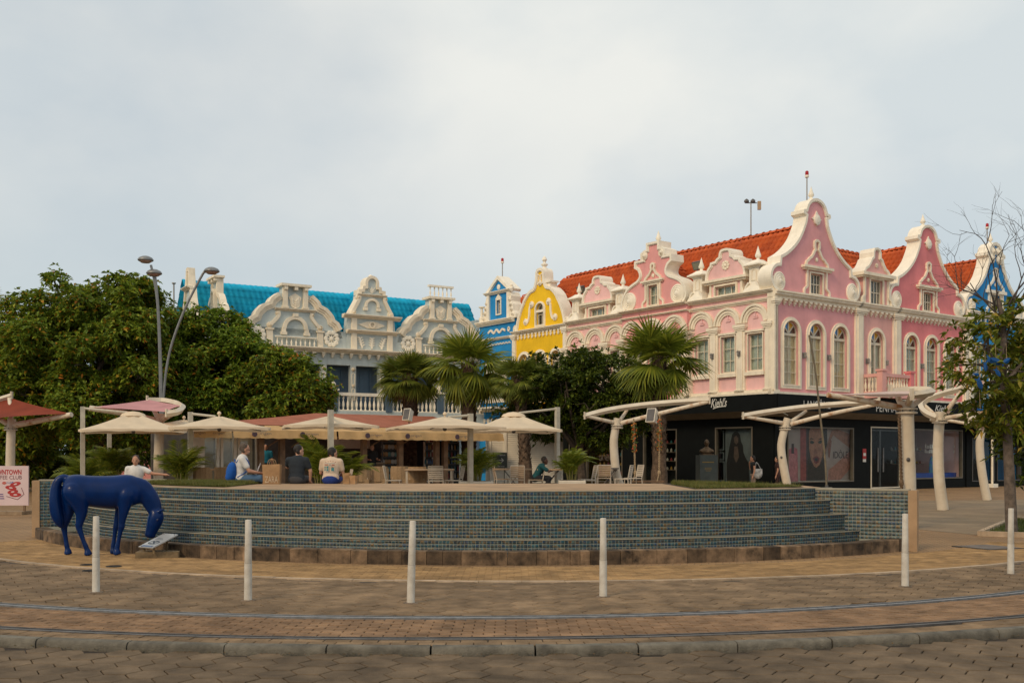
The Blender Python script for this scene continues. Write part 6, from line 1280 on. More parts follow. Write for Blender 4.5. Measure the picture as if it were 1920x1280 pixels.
def blobset(c, R, n, rs, flat=.8, zmin=-.6):
    """one core and lumps over its surface"""
    out = [(c[0], c[1], c[2], R[0] * .68, R[1] * .68, R[2] * .68)]; g = math.pi * (3 - math.sqrt(5))
    for k in range(n):
        z = zmin + (1 - zmin) * (k + .5) / n; q = math.sqrt(max(0, 1 - z * z)); a = g * k + random.uniform(-.3, .3); s = random.uniform(*rs); o = random.uniform(.68, .98)
        out.append((c[0] + R[0] * q * math.cos(a) * o, c[1] + R[1] * q * math.sin(a) * o, c[2] + R[2] * z * o, s, s, s * flat))
    for k in range(n // 2):
        u = Vector((random.gauss(0, 1), random.gauss(0, 1), random.gauss(.25, .8))).normalized(); o = random.uniform(.98, 1.13); s = random.uniform(.22, .42); out.append((c[0] + R[0] * u.x * o, c[1] + R[1] * u.y * o, c[2] + R[2] * u.z * o, s, s, s * flat))
    return out
g_left = leafmat('almond_leaf', [(0, (.016, .030, .006)), (.25, (.028, .052, .009)), (.6, (.045, .078, .012)), (.90, (.072, .105, .015)), (.935, (.10, .095, .014)), (.985, (.12, .06, .010)), (1, (.13, .05, .012))], trans=.35, gain=3.5, tint=(1.28, 1.04, .7))
g_left2 = leafmat('almond_leaf_b', [(0, (.016, .032, .006)), (.3, (.028, .055, .009)), (.7, (.048, .085, .012)), (.95, (.078, .118, .016)), (.985, (.13, .06, .012)), (1, (.13, .05, .012))], trans=.35, gain=3.5, tint=(1.28, 1.04, .7))
g_dark = leafmat('dark_leaf', [(0, (.010, .020, .005)), (.4, (.019, .034, .006)), (.8, (.034, .055, .009)), (1, (.060, .078, .012))], trans=.25, gain=2.5, tint=(1.25, 1.05, .7))
g_right = leafmat('frangipani_leaf', [(0, (.030, .050, .008)), (.5, (.060, .090, .012)), (.9, (.10, .125, .02)), (1, (.22, .16, .05))], trans=.35, gain=1.9, tint=(1.3, 1.05, .7))
def tree(name, lab, base, blobs, n, k, ln, wd, m_, r0, grp=None, cat='tree', bark=None, spread=(45, 95), droop=.12, fork=.4, inner=.55):
    t = thing(name, lab, cat, base, grp); P, D = crown_pts(blobs, n, inner); leaves('crown', P, D, k, ln, wd, m_, t, spread, droop)
    tops = [b[:3] for b in blobs[1:][::max(1, len(blobs) // 9)]]; limbs(base, tops, r0, 'trunk', bark or m_bark, t, fork)
    tw = MB()
    for j in rng.choice(len(P), min(220, len(P)), False):
        b = min(blobs, key=lambda q: (P[j][0] - q[0]) ** 2 + (P[j][1] - q[1]) ** 2 + (P[j][2] - q[2]) ** 2); tw.tube([b[:3], (np.array(b[:3]) * .4 + P[j] * .6) + rng.normal(0, .08, 3), P[j]], [.022, .015, .006], 4)
    stuff(tw.build('twigs', bark or m_bark, t)); return t
T1 = at(185, 0, 46); tree('almond_tree', 'tallest broad tree with orange tinged leaves at the left', (T1.x, 46, 0), blobset((T1.x, 46, 5.2), (4.5, 4.0, 4.05), 80, (.5, 1.15), .8, -.75), 42000, 7, .20, .095, g_left, .32, 'broad leafed trees behind the cafe')
T2 = at(390, 0, 48); tree('almond_tree', 'broad tree before the turquoise roof, behind the curved lamp arm', (T2.x, 48, 0), blobset((T2.x, 48, 4.8), (2.9, 2.5, 3.45), 60, (.4, .9), .8, -.8), 26000, 7, .195, .09, g_left2, .25, 'broad leafed trees behind the cafe')
T3 = at(522, 0, 47); tree('almond_tree', 'lower broad tree hiding the left end of the balcony', (T3.x, 47, 0), blobset((T3.x, 47, 3.7), (2.2, 2.0, 2.7), 46, (.35, .8), .8, -.8), 15000, 7, .195, .09, g_left, .2, 'broad leafed trees behind the cafe')
T0 = at(-10, 0, 50); tree('shrub_tree', 'dark low tree filling the left edge under the tallest tree', (T0.x, 50, 0), blobset((T0.x, 50, 3.7), (3.2, 2.6, 3.5), 50, (.5, 1.1), .8, -.9), 13000, 7, .25, .115, g_left, .25)
TH = at(110, 0, 58); tree('shrub_tree', 'dark hedge like tree deep in the shade behind the rust red sail', (TH.x, 58, 0), blobset((TH.x, 58, 2.3), (4.5, 2.0, 2.5), 22, (.8, 1.3), .8, -.9), 5000, 7, .34, .15, g_dark, .2)
TC = at(1088, 0, 45); tree('round_tree', 'dense dark green round tree before the pink arcades', (TC.x, 45, 0), blobset((TC.x, 45, 3.95), (3.0, 2.5, 1.95), 64, (.35, .85), .75, -.85), 17000, 8, .17, .085, g_dark, .2, spread=(20, 95), droop=.15)
# left-over trunk of the round tree's low side shoots
# ------------------------------------------------------------------ fan palms
m_palm = leafmat('palm_leaf', [(0, (.040, .060, .010)), (.5, (.065, .095, .014)), (1, (.11, .135, .022))], .45, .3, 2.1, (1.25, 1.05, .7))
m_palm2 = leafmat('palm_leaf_olive', [(0, (.050, .055, .012)), (.5, (.080, .085, .018)), (1, (.13, .115, .03))], .5, .3, 2.0, (.95, 1.1, .7))
m_dead = leafmat('dead_palm_leaf', [(0, (.10, .065, .03)), (.5, (.15, .095, .04)), (1, (.20, .13, .05))], .8, .15)
m_ptrunk = mat('palm_trunk', (.115, .075, .048), .95, .3, 7, .6, 25, island=.3)
def fanfrond(m_, pet=.75, fan=1.0, n=26, drp=.35, open_=105):
    V = []; Q = []
    def strip(P, W, S):
        b = len(V)
        for p, w_, s in zip(P, W, S): V.append(tuple(p - s * w_)); V.append(tuple(p + s * w_))
        for i in range(len(P) - 1): Q.append((b + 2 * i, b + 2 * i + 1, b + 2 * i + 3, b + 2 * i + 2))
    tip = Vector((pet, 0, -.10 * pet)); strip([Vector((0, 0, 0)), Vector((pet * .5, 0, .02)), tip], [.022, .016, .012], [Vector((0, 1, 0))] * 3); strip([Vector((0, 0, .012)), Vector((pet * .5, 0, .03)), tip], [.012, .010, .008], [Vector((0, 0, 1))] * 3)
    for i in range(n):
        a = rad(-open_ + 2 * open_ * i / (n - 1)) + random.gauss(0, .02); L = fan * (1 - .28 * (abs(a) / rad(open_)) ** 2) * random.uniform(.92, 1.05); d = Vector((math.cos(a), math.sin(a), -.10 - .12 * abs(math.sin(a)))); s = Vector((-math.sin(a), math.cos(a), .35 * (1 if i % 2 else -1))).normalized()
        P = [tip + d * L * t - Vector((0, 0, drp * L * t ** 3)) for t in (.02, .35, .62, .82, 1)]; strip(P, [.008, .036 * fan, .034 * fan, .016 * fan, .002], [s] * 5)
    return npmesh('frond', V, Q, m_)
def palm(lab, px, Y, zc, r, h0, frs, nf, sc, drp, seed, dead=14, lo=-55, base=0., lean=0.):
    random.seed(seed); p = at(px, 0, Y); t = thing('fan_palm', lab, 'palm tree', (p.x, Y, base), 'fan palms round the cafe'); C = Vector((p.x + lean, Y, zc))
    n = 16; P = [Vector((p.x + lean * (i / n) ** 2, Y, base + (zc - base) * i / n)) for i in range(n + 1)]
    tr = MB().tube(P, [r * (1.25 - .35 * i / n if i < 4 else 1.0 - .1 * i / n) for i in range(n + 1)], 12).build('trunk', m_ptrunk, t, True)
    mb = MB(); z = base + h0; k = 0   # stubs of cut leaf stalks in a spiral
    while z < zc + .05:
        a = k * 2.4; d = Vector((math.cos(a), math.sin(a), 0)); s = Vector((-d.y, d.x, 0)); c = Vector((p.x + lean * ((z - base) / (zc - base)) ** 2, Y, z)) + d * r * .85; w_ = r * .42; l = random.uniform(.16, .30)
        tip = c + d * l * .45 + Vector((0, 0, l)); mb.add([c - s * w_, c + s * w_, c + d * .05 + Vector((0, 0, l * .5)) + s * w_ * .7, tip, c + d * .05 + Vector((0, 0, l * .5)) - s * w_ * .7, c + Vector((0, 0, l * .5))], [(0, 1, 2, 5), (0, 5, 4), (5, 2, 3), (5, 3, 4)]); z += .028; k += 1
    mb.build('leaf_stubs', m_ptrunk, t)
    for i in range(nf):
        f = i / (nf - 1); el = 82 - (82 - lo) * f ** 1.05 + random.gauss(0, 6); az = i * 137.5 + random.gauss(0, 8); me = random.choice(frs)
        o = bpy.data.objects.new('frond', me); COL.objects.link(o); o.parent = t; s = sc * random.uniform(.88, 1.08) * (.85 if el > 60 else 1); o.scale = (s, s, s)
        o.location = C + Vector((math.cos(rad(az)), math.sin(rad(az)), 0)) * r * .7 - Vector(t.location); o.rotation_euler = (random.gauss(0, .25), -rad(el), rad(az))
    for i in range(10):
        o = bpy.data.objects.new('frond', random.choice(frs)); COL.objects.link(o); o.parent = t; s = sc * random.uniform(.5, .65); o.scale = (s, s, s); az = i * 137.5; o.location = C - Vector(t.location); o.rotation_euler = (random.gauss(0, .3), -rad(random.uniform(35, 85)), rad(az))
    for i in range(dead):
        o = bpy.data.objects.new('dead_frond', deadf); COL.objects.link(o); o.parent = t; s = sc * random.uniform(.6, .85); o.scale = (s, s, s); az = i * 137.5; o.location = C + Vector((math.cos(rad(az)), math.sin(rad(az)), 0)) * r * .8 - Vector((0, 0, .12)) - Vector(t.location); o.rotation_euler = (random.gauss(0, .3), rad(random.uniform(58, 82)), rad(az))
    return t
frA = [fanfrond(m_palm, .72, 1.0, 26, d) for d in (.10, .22, .38)]; frB = [fanfrond(m_palm2, .62, .8, 30, d, 100) for d in (.2, .35)]; deadf = fanfrond(m_dead, .5, .9, 14, .5, 50)
palm('short full fan palm before the slate blue shutters', 769, 47.5, 5.25, .36, .8, frB, 54, 1.12, .3, 1, 12, -48)
palm('tall airy fan palm before the blue house', 879, 46, 5.7, .33, .8, frA, 36, 1.25, .3, 2, 16, -75)
palm('fan palm growing behind the dark round tree, its trunk before the white kiosk', 985, 43.5, 4.9, .24, .6, frB, 36, .85, .3, 3, 14, -60, base=TZ, lean=-.35)
palm('tall fan palm at the rope swing before the pink arcades', 1236, 40.5, 5.45, .27, 1.6, frA, 40, 1.12, .3, 4, 16, -62, base=0)
pe = thing('fan_palm', 'fan palm fronds poking in at the left edge', 'palm tree', (at(-45, 0, 60).x, 60, 0), 'fan palms round the cafe'); p = at(-45, 585, 60); MB().tube([(p.x, 60, 0), (p.x, 60, p.z)], [.3, .22], 10).build('trunk', m_ptrunk, pe)
for i in range(34):
    o = bpy.data.objects.new('frond', frA[i % 3]); COL.objects.link(o); o.parent = pe; o.scale = (1.2,) * 3; o.location = p - Vector(pe.location); o.rotation_euler = (0, -rad(75 - 3.2 * i), rad(i * 137.5))
# ------------------------------------------------------------------ feathery palms in planters
m_areca = leafmat('areca_leaf', [(0, (.030, .052, .008)), (.5, (.055, .085, .012)), (1, (.11, .13, .02))], .45, .3, 2.1, (1.25, 1.05, .7))
def feather(L=1.25, arch=.55, n=22):
    V = []; Q = []; P = []
    for i in range(n + 1): t = i / n; P.append(Vector((L * t * (1 - .15 * t), 0, arch * L * (t - 1.15 * t * t) )))
    for i in range(n):
        b = len(V); w_ = .010 * (1 - i / n) + .003; V += [tuple(P[i] + Vector((0, w_, 0))), tuple(P[i] - Vector((0, w_, 0))), tuple(P[i + 1] - Vector((0, w_, 0))), tuple(P[i + 1] + Vector((0, w_, 0)))]; Q.append((b, b + 1, b + 2, b + 3))
        t = i / n
        if t < .18: continue
        d = (P[i + 1] - P[i]).normalized(); ll = .42 * math.sin(math.pi * min(1, (t - .05) * .95)) ** .6 * random.uniform(.9, 1.1)
        for q in (-1, 1):
            s = (Vector((0, q, 0)) + d * .75 + Vector((0, 0, .28))).normalized(); tip = P[i] + s * ll - Vector((0, 0, ll * .45)); m_ = P[i] + s * ll * .5; e = d * .022; b = len(V); V += [tuple(P[i]), tuple(m_ + e), tuple(tip), tuple(m_ - e)]; Q.append((b, b + 1, b + 2, b + 3))
    return npmesh('frond', V, Q, m_areca)
ff = [feather(1.25, .6), feather(1.1, .9), feather(1.3, .35)]
def areca(lab, px, Y, z0, sc, nf, seed, pot=None, potw=.8, grp='feathery palms in planters on the terrace', lo=35):
    random.seed(seed); p = at(px, 0, Y); t = thing('areca_palm', lab, 'potted palm', (p.x, Y, z0), grp); top = z0 + .1
    if pot == 'box':
        MB().box((p.x, Y, z0 + .22), (potw, .6, .44)).build('planter', m_wpaint, t); top = z0 + .44; MB().box((p.x, Y, top + .002), (potw - .1, .5, .01)).build('soil', m_dirt, t)
        for k in range(4): MB().box((p.x, Y - .302, z0 + .09 + .1 * k), (potw, .012, .012)).build('planter_rib', m_frame, t)
    else: MB().lathe([(.2, 0), (.27, .3), (.30, .32), (.27, .34)], (p.x, Y, z0), 12).build('planter', mat('clay_pot', (.20, .10, .06), .8), t); top = z0 + .3
    st_ = MB()
    for k in range(9): a = k * 2.4; q = Vector((p.x + math.cos(a) * .12, Y + math.sin(a) * .1, top)); st_.tube([q, q + Vector((math.cos(a) * .06, math.sin(a) * .06, .45 * sc))], [.022, .014], 6)
    st_.build('stems', mat('areca_stem', (.16, .14, .04), .6), t)
    for i in range(nf):
        a = i * 137.5 + random.gauss(0, 10); el = random.uniform(lo, 82); o = bpy.data.objects.new('frond', random.choice(ff)); COL.objects.link(o); o.parent = t; s = sc * random.uniform(.8, 1.1); o.scale = (s,) * 3
        o.location = Vector((p.x + math.cos(rad(a)) * .08, Y + math.sin(rad(a)) * .08, top + random.uniform(0, .4) * sc)) - Vector(t.location); o.rotation_euler = (random.gauss(0, .3), -rad(el), rad(a))
areca('feathery palm in a long white planter before the cafe fridges', 893, 31, TZ, .74, 34, 11, 'box', 1.0)
areca('feathery palm in a ribbed white planter right of the white kiosk', 1072, 32, TZ, .72, 28, 12, 'box', .82)
areca('bushy feathery palm just right of the pink sail pole', 341, 30, TZ, .85, 36, 13)
areca('bushy feathery palm below the rust red sail tip', 160, 34, 0, 1.0, 36, 14)
areca('bushy feathery palm behind the resting blue horse', 212, 35, TZ, .95, 34, 15)
areca('tall feathery palm between the dark shirt and the beige shirt', 602, 27.5, TZ, 1.0, 30, 16, lo=45)
areca('drooping feathery palm right of the beige shirt', 655, 28, TZ, .75, 22, 17, lo=15)
# ------------------------------------------------------------------ small tree with bare top at the right
b = onground(1897, 1003); rt = thing('street_tree', 'slim tree with leafy lower crown and bare top at the right', 'tree', b); Yr = b.y
tr_ = [at(1897, 1003, Yr), at(1893, 900, Yr), at(1888, 800, Yr), at(1880, 690, Yr), at(1882, 620, Yr), at(1872, 560, Yr)]
MB().tube(spl([p[:] for p in tr_], 5), [.125 - .0035 * i for i in range(26)], 10).build('trunk', m_bark2, rt, True)
random.seed(5)
def twig(p, d, L, r, depth, mb):
    P = [p]; q = p.copy(); dd = d.copy()
    for k in range(4): dd = (dd + Vector((random.gauss(0, .16), random.gauss(0, .16), random.gauss(.03, .12)))).normalized(); q = q + dd * L / 4; P.append(q.copy())
    mb.tube(P, [r * (1 - .55 * k / 4) for k in range(5)], 5)
    if depth:
        for k in range(random.choice((2, 3, 3))): j = random.choice((2, 3, 4)); a = dd.orthogonal().normalized(); a.rotate(Matrix.Rotation(random.uniform(0, 6.28), 3, dd)); twig(P[j], (dd * .8 + a * .75 + Vector((0, 0, .15))).normalized(), L * random.uniform(.5, .75), r * .5, depth - 1, mb)
mb = MB()
for (x, y, dx, dz, L) in ((1880, 640, -.12, 1, 1.5), (1886, 640, .12, 1, 1.75), (1876, 600, -.05, 1, 1.6), (1874, 575, -.75, .45, 1.0), (1890, 600, .6, .8, 1.2), (1872, 590, -.6, .75, .9), (1892, 570, .35, 1, 1.3)): twig(at(x, y, Yr), Vector((dx, random.gauss(0, .2), dz)).normalized(), L, .022, 3, mb)
mb.build('bare_branches', mat('dead_branch', (.07, .055, .05), .9, .2), rt)
bl_ = [(q.x, q.y, q.z, r, r, r * .8) for q, r in [(at(x, y, Yr + random.uniform(-.7, .7)), rr) for x, y, rr in ((1890, 640, .5), (1850, 650, .42), (1905, 690, .6), (1845, 690, .48), (1815, 690, .34), (1795, 685, .22), (1800, 640, .25), (1875, 720, .5), (1830, 770, .25), (1890, 780, .45), (1915, 760, .5), (1920, 640, .5), (1860, 610, .35), (1905, 600, .4), (1935, 700, .7))]]
P, D = crown_pts(bl_, 1400, .3); leaves('crown', P, D, 7, .19, .066, g_right, rt, (35, 100), .2); limbs(at(1884, 720, Yr), [q[:3] for q in bl_], .05, 'branches', m_bark2, rt, .15)
fl = MB()
for q in rng.choice(len(P), 26, False):
    c = Vector(P[q]) + Vector((0, -.05, .03))
    for k in range(5): a = 2 * math.pi * k / 5; e = Vector((math.cos(a), -.3, math.sin(a))) * .045; s = Vector((-math.sin(a), 0, math.cos(a))) * .02; fl.add([c, c + e * .6 + s, c + e, c + e * .6 - s], [(0, 1, 2, 3)])
fl.build('blossoms', mat('pale_blossom', (.70, .50, .42), .7), rt)
TR2 = at(1945, 0, 30); tree('shrub_tree', 'dark leafy tree cut off by the right edge', (TR2.x, 30, 0), blobset((TR2.x, 30, 2.9), (1.0, 1.0, 1.9), 18, (.35, .6), .9, -.9), 3000, 7, .2, .09, g_dark, .12)
# planter of that tree
pb = thing('tree_planter', 'low angular bed edged with ochre kerb round the slim tree', 'planter', (b.x + .25, b.y, 0)); q = [onground(1838, 1004), onground(1903, 975), onground(1990, 985), onground(1960, 1008)]
MB().add([(p.x, p.y, .02) for p in q], [(0, 1, 2, 3)]).build('soil', m_dirt, pb)
for i in range(4): a, c = q[i], q[(i + 1) % 4]; d = (c - a); m_ = (a + c) / 2; MB().box((m_.x, m_.y, .045), (d.length, .11, .11), math.atan2(d.y, d.x)).build('edging', m_line, pb)
n = 3500; s_, t_ = rng.uniform(0, 1, n), rng.uniform(0, 1, n); Q_ = [np.array(p[:2]) for p in q]; XY = ((1 - s_) * (1 - t_))[:, None] * Q_[0] + (s_ * (1 - t_))[:, None] * Q_[1] + (s_ * t_)[:, None] * Q_[2] + ((1 - s_) * t_)[:, None] * Q_[3]; th = rng.uniform(0, 6.28, n); h = rng.uniform(.04, .14, n)
V = np.stack([np.c_[XY + np.c_[np.sin(th), -np.cos(th)] * .008, np.full(n, .02)], np.c_[XY - np.c_[np.sin(th), -np.cos(th)] * .008, np.full(n, .02)], np.c_[XY + np.c_[np.cos(th), np.sin(th)] * .05, h]], 1).reshape(-1, 3); stuff(link('grass_blades', npmesh('grass_blades', V, np.arange(3 * n).reshape(-1, 3), leafmat('bed_grass', [(0, (.05, .075, .012)), (1, (.12, .14, .03))])), pb))
# blue fabric fish hanging in that tree
m_fish = mat('blue_fabric', (.006, .10, .34), .6, .2, 4, .1, trans=.3)
for k, (x, y, s, r, lab) in enumerate(((1868, 678, .22, .3, 'largest blue fabric fish tied to the slim tree trunk'), (1888, 676, .15, -.6, 'blue fabric fish right of the largest one'), (1838, 722, .17, 1.2, 'lowest blue fabric fish hanging on a string'), (1848, 690, .13, 1.5, 'narrow blue fabric fish left of the largest one'), (1872, 700, .13, 1.0, 'small blue fabric fish below the largest one'), (1832, 702, .09, .2, 'tiny blue fabric fish under the outer leaves'), (1838, 768, .07, .2, 'tiny blue fabric fish lowest in the leaves'))):
    s *= .75; c = at(x, y, Yr - 1.35); t = thing('fabric_fish', lab, 'decoration', c, 'blue fabric fish in the tree'); M_ = Matrix.Rotation(r, 3, 'Y'); F_ = lambda a, b, d=0.: M_ @ Vector((a * s, d * s, b * s)) + c
    prof = [(-.75, .28), (-.4, .4), (0, .42), (.4, .3), (.7, .05)]; mb = MB(); up = [F_(a, b, -.0) for a, b in prof]; dn = [F_(a, -b) for a, b in prof]; f1 = [F_(a * .9, 0, .22) for a, b in prof]; f2 = [F_(a * .9, 0, -.22) for a, b in prof]; n = 5
    mb.add(up + f1 + dn + f2, [(g * n + i, g * n + i + 1, ((g + 1) % 4) * n + i + 1, ((g + 1) % 4) * n + i) for g in range(4) for i in range(n - 1)]); mb.build('body', m_fish, t)
    MB().add([F_(-.7, .2), F_(-.7, -.2), F_(-1.3, -.55, .1), F_(-1.0, 0, .05), F_(-1.35, .5, .1)], [(0, 1, 2, 3), (0, 3, 4)]).build('tail', m_fish, t)
    MB().tube([c, c + Vector((0.03, .1, .35))], .004, 4).build('string', m_rope, t); MB().ellipsoid(F_(.42, .12, -.2), (.05 * s, .05 * s, .05 * s)).build('eye', m_iron, t)
# low shrubs, hanging plants and the pink house glimpsed under the trees
hp = at(235, 0, 62); hh = Fac((hp.x, 62), (1, .2)); ph = thing('pink_house', 'small pink house glimpsed under the parasol behind the trees', 'building', hh.pt(0, 0)); wall(hh, rect(-3, 4, 0, 2.6), mat('cream_wall', (.45, .38, .28), .8), ph, [archpoly(-.6, .1, 1.6, .55), archpoly(1.4, .1, 1.6, .55)])
gable(hh, ph, .6, [(0, 3.6), (.5, 3.4), (1.2, 2.9), (2.2, 2.7), (3.0, 2.4)], m_pM, .4); MB().fbox(hh, -3.1, 4.1, 0, 2.6, -4, -3.8).build('rear_wall', m_pM, ph)
# ================================================================== STREET OBJECTS
m_boll = mat('bollard_white', (.62, .58, .51), .55, .10, 9, .15, 60, col2=(.46, .41, .34))
bp_ = MB().lathe([(.046, 0), (.044, .02), (.043, .42)], seg=16).mesh('lower_tube', m_boll, True); bu_ = MB().lathe([(.040, .422), (.041, .425), (.035, .90), (.031, .906), (.002, .908)], seg=16).mesh('upper_tube', m_boll, True)
bg_ = MB().lathe([(.038, .415), (.038, .426)], seg=16).mesh('joint_ring', m_iron); bb_ = MB().lathe([(.085, -.002), (.08, .005), (.048, .010)], seg=16).mesh('base_mortar', mat('bollard_mortar', (.20, .145, .10), .9, .3, 12, .5))
BL = [(180, 1110, 'leftmost white bollard, in front of the blue horse', .004), (465, 1125, 'second white bollard from the left, beside the plaque end of the fountain', .006), (770, 1130, 'white bollard leaning slightly at the middle of the fountain', .03), (1131, 1118, 'white bollard right of the middle, before the rope swing', .0), (1697, 1099, 'white bollard before the right end wall of the fountain', .012), (1895, 1076, 'rightmost white bollard beside the slim tree', -.012)]
for px, py, lab, tl_ in BL:
    p = onground(px, py); t = thing('bollard', lab, 'bollard', p, 'white bollards along the tram line'); t.rotation_euler = (0, tl_, random.uniform(0, 6))
    for n_, me in (('lower_tube', bp_), ('upper_tube', bu_), ('joint_ring', bg_), ('base_mortar', bb_)): link(n_, me, t, (0, 0, 0))
# ------------------------------------------------------------------ blue horse
m_horse = mat('blue_gloss_paint', (.0006, .020, .110), .34, .15, 3, .05, 10, coat=.08, spec=.16)
hp = onground(190, 1040); hs_ = thing('horse_statue', 'glossy blue fibreglass horse statue grazing before the fountain', 'statue', hp, rz=rad(12))
mb = MB(); Y0 = 0.
def H(x, z, y=0.): return Vector((x, y, z))
def loft(secs, seg=32):
    """elliptical sections: centre x, z, half height, half width, tilt"""
    vs = []; secs = spl(secs, 5)
    for x, z, rz_, ry, tl_ in secs:
        for k in range(seg): a = 2 * math.pi * k / seg; dz = rz_ * math.sin(a); vs.append((x + dz * math.sin(tl_), ry * math.cos(a), z + dz * math.cos(tl_)))
    n = len(secs); mb.add(vs, [(i * seg + k, i * seg + (k + 1) % seg, (i + 1) * seg + (k + 1) % seg, (i + 1) * seg + k) for i in range(n - 1) for k in range(seg)] + [tuple(reversed(range(seg))), tuple(range((n - 1) * seg, n * seg))])
loft([(-.585, 1.10, .06, .06, 0), (-.56, 1.09, .16, .15, 0), (-.48, 1.085, .23, .20, 0), (-.36, 1.075, .255, .22, 0), (-.20, 1.055, .255, .205, 0), (0, 1.04, .265, .21, 0), (.2, 1.035, .275, .215, 0), (.36, 1.05, .275, .205, 0), (.50, 1.06, .25, .185, 0), (.60, 1.04, .19, .15, 0), (.66, 1.02, .08, .08, 0)])
# neck sweeping down, head hanging
loft([(.42, 1.12, .20, .15, .5), (.56, 1.09, .21, .125, .9), (.68, 1.00, .185, .105, 1.2), (.77, .88, .16, .09, 1.42), (.82, .75, .135, .082, 1.6), (.84, .66, .11, .078, 1.8)])
def tp(pts, fl=1.): pts = spl(pts, 4); mb.tube([Vector(p[:3]) for p in pts], [max(.004, p[3]) for p in pts], 22, fl)
tp([(.85, 0, .72, .10), (.86, 0, .63, .128), (.835, 0, .53, .125), (.80, 0, .43, .104), (.775, 0, .36, .092), (.76, 0, .30, .086), (.752, 0, .27, .055)])
for q in (-1, 1): tp([(.87, q * .055, .67, .035), (.905, q * .075, .705, .036), (.96, q * .095, .735, .022), (.995, q * .105, .75, .006)]); mb.ellipsoid((.885, q * .10, .575), (.026, .024, .03)); mb.ellipsoid((.80, q * .075, .50), (.05, .045, .08)); mb.ellipsoid((.765, q * .04, .315), (.03, .025, .03))
tp([(.72, 0, 1.12, .03), (.80, 0, 1.0, .035), (.87, 0, .86, .034), (.90, 0, .74, .03), (.90, 0, .64, .02)])      # mane ridge
def leg(pts): tp(pts)
leg([(-.46, .05, 1.2, .06), (-.47, .08, 1.14, .14), (-.48, .11, 1.06, .18), (-.50, .12, .90, .155), (-.53, .12, .74, .105), (-.565, .12, .58, .070), (-.60, .12, .47, .058), (-.59, .12, .38, .046), (-.57, .12, .24, .038), (-.56, .12, .16, .044), (-.545, .12, .10, .042), (-.54, .12, .075, .055), (-.535, .12, .01, .07)])
leg([(-.42, -.05, 1.2, .06), (-.41, -.08, 1.14, .14), (-.40, -.11, 1.05, .18), (-.33, -.12, .90, .155), (-.29, -.12, .74, .105), (-.30, -.12, .60, .072), (-.325, -.12, .50, .06), (-.31, -.12, .42, .048), (-.26, -.12, .26, .038), (-.225, -.12, .17, .044), (-.20, -.12, .10, .042), (-.19, -.12, .075, .055), (-.18, -.12, .01, .07)])
leg([(.43, -.05, 1.2, .05), (.42, -.08, 1.1, .11), (.41, -.10, .98, .14), (.38, -.11, .82, .105), (.355, -.11, .66, .072), (.335, -.11, .53, .055), (.33, -.11, .46, .056), (.315, -.11, .40, .042), (.285, -.11, .24, .036), (.27, -.11, .16, .043), (.262, -.11, .10, .042), (.26, -.11, .075, .055), (.265, -.11, .01, .068)])
leg([(.41, .05, 1.2, .05), (.39, .08, 1.1, .11), (.36, .10, .98, .14), (.30, .11, .82, .10), (.255, .11, .66, .07), (.225, .11, .53, .054), (.215, .11, .46, .055), (.20, .11, .40, .042), (.18, .11, .24, .036), (.172, .11, .16, .043), (.168, .11, .10, .042), (.17, .11, .075, .055), (.178, .11, .01, .066)])
# tail arched away from the rump and falling to the hock
tp([(-.48, 0, 1.22, .055), (-.55, 0, 1.275, .058), (-.63, 0, 1.26, .062), (-.69, 0, 1.17, .075), (-.71, 0, 1.02, .088), (-.71, 0, .85, .096), (-.69, 0, .68, .094), (-.655, 0, .56, .075), (-.62, 0, .48, .04), (-.60, 0, .45, .01)])
remesh(mb, 'body', m_horse, hs_, .011, 30, at=(0, 0, 0))
for q in (-1, 1): MB().ellipsoid((.893, q * .118, .575), (.018, .010, .02)).build('eye', mat('horse_eye', (.003, .008, .05), .1, 0, 3, 0, coat=1), hs_, True, at=(0, 0, 0))
# plaque
m_st = mat('plaque_stone', (.20, .14, .075), .85, .25, 6, .4); pq = thing('plaque', 'slanted pale metal plaque on a low stone block beside the horse', 'plaque', onground(295, 1046)); A_, B_, C_, D_ = at(260, 1026, 16.75), at(286, 1028, 16.45), at(334, 1003, 16.75), at(308, 1001, 17.05); nrm = (B_ - A_).cross(D_ - A_).normalized(); nrm = nrm if nrm.z > 0 else -nrm
MB().hexa([A_, B_, C_, D_, A_ + nrm * .018, B_ + nrm * .018, C_ + nrm * .018, D_ + nrm * .018]).build('panel', mat('plaque_metal', (.44, .45, .46), .35, .08, 6, .05, metal=.3), pq)
def onp(a, b, h=.0195): return A_.lerp(B_, a).lerp(D_.lerp(C_, a), b) + nrm * h
def ringp(ca, cb, ra, rb, th): 
    n = 20; o_ = []; 
    for k in range(n): q = 2 * math.pi * k / n; o_ += [onp(ca + ra * math.cos(q), cb + rb * math.sin(q)), onp(ca + (ra - th) * math.cos(q), cb + (rb - th * .5) * math.sin(q))]
    return MB().add(o_, [(2 * k, 2 * k + 1, (2 * k + 3) % (2 * n), (2 * k + 2) % (2 * n)) for k in range(n)])
m_ink = mat('plaque_ink', (.03, .045, .07), .5, .1); m_ = ringp(.5, .34, .36, .13, .07); m_.add([onp(.3, .26), onp(.38, .24), onp(.7, .42), onp(.62, .44)], [(0, 1, 2, 3)]); m_.add([onp(.7, .26), onp(.62, .24), onp(.3, .42), onp(.38, .44)], [(0, 1, 2, 3)]); m_.build('emblem', m_ink, pq)
for k in range(3): MB().add([onp(.2, .55 + .05 * k), onp(.2, .565 + .05 * k), onp(.75 - .1 * k, .565 + .05 * k), onp(.75 - .1 * k, .55 + .05 * k)], [(0, 1, 2, 3)]).build('inscription', m_ink, pq)
MB().add([onp(.1, .03), onp(.9, .03), onp(.9, .13), onp(.1, .13)], [(0, 1, 2, 3)]).build('blue_band', mat('plaque_blue', (.10, .15, .27), .5), pq)
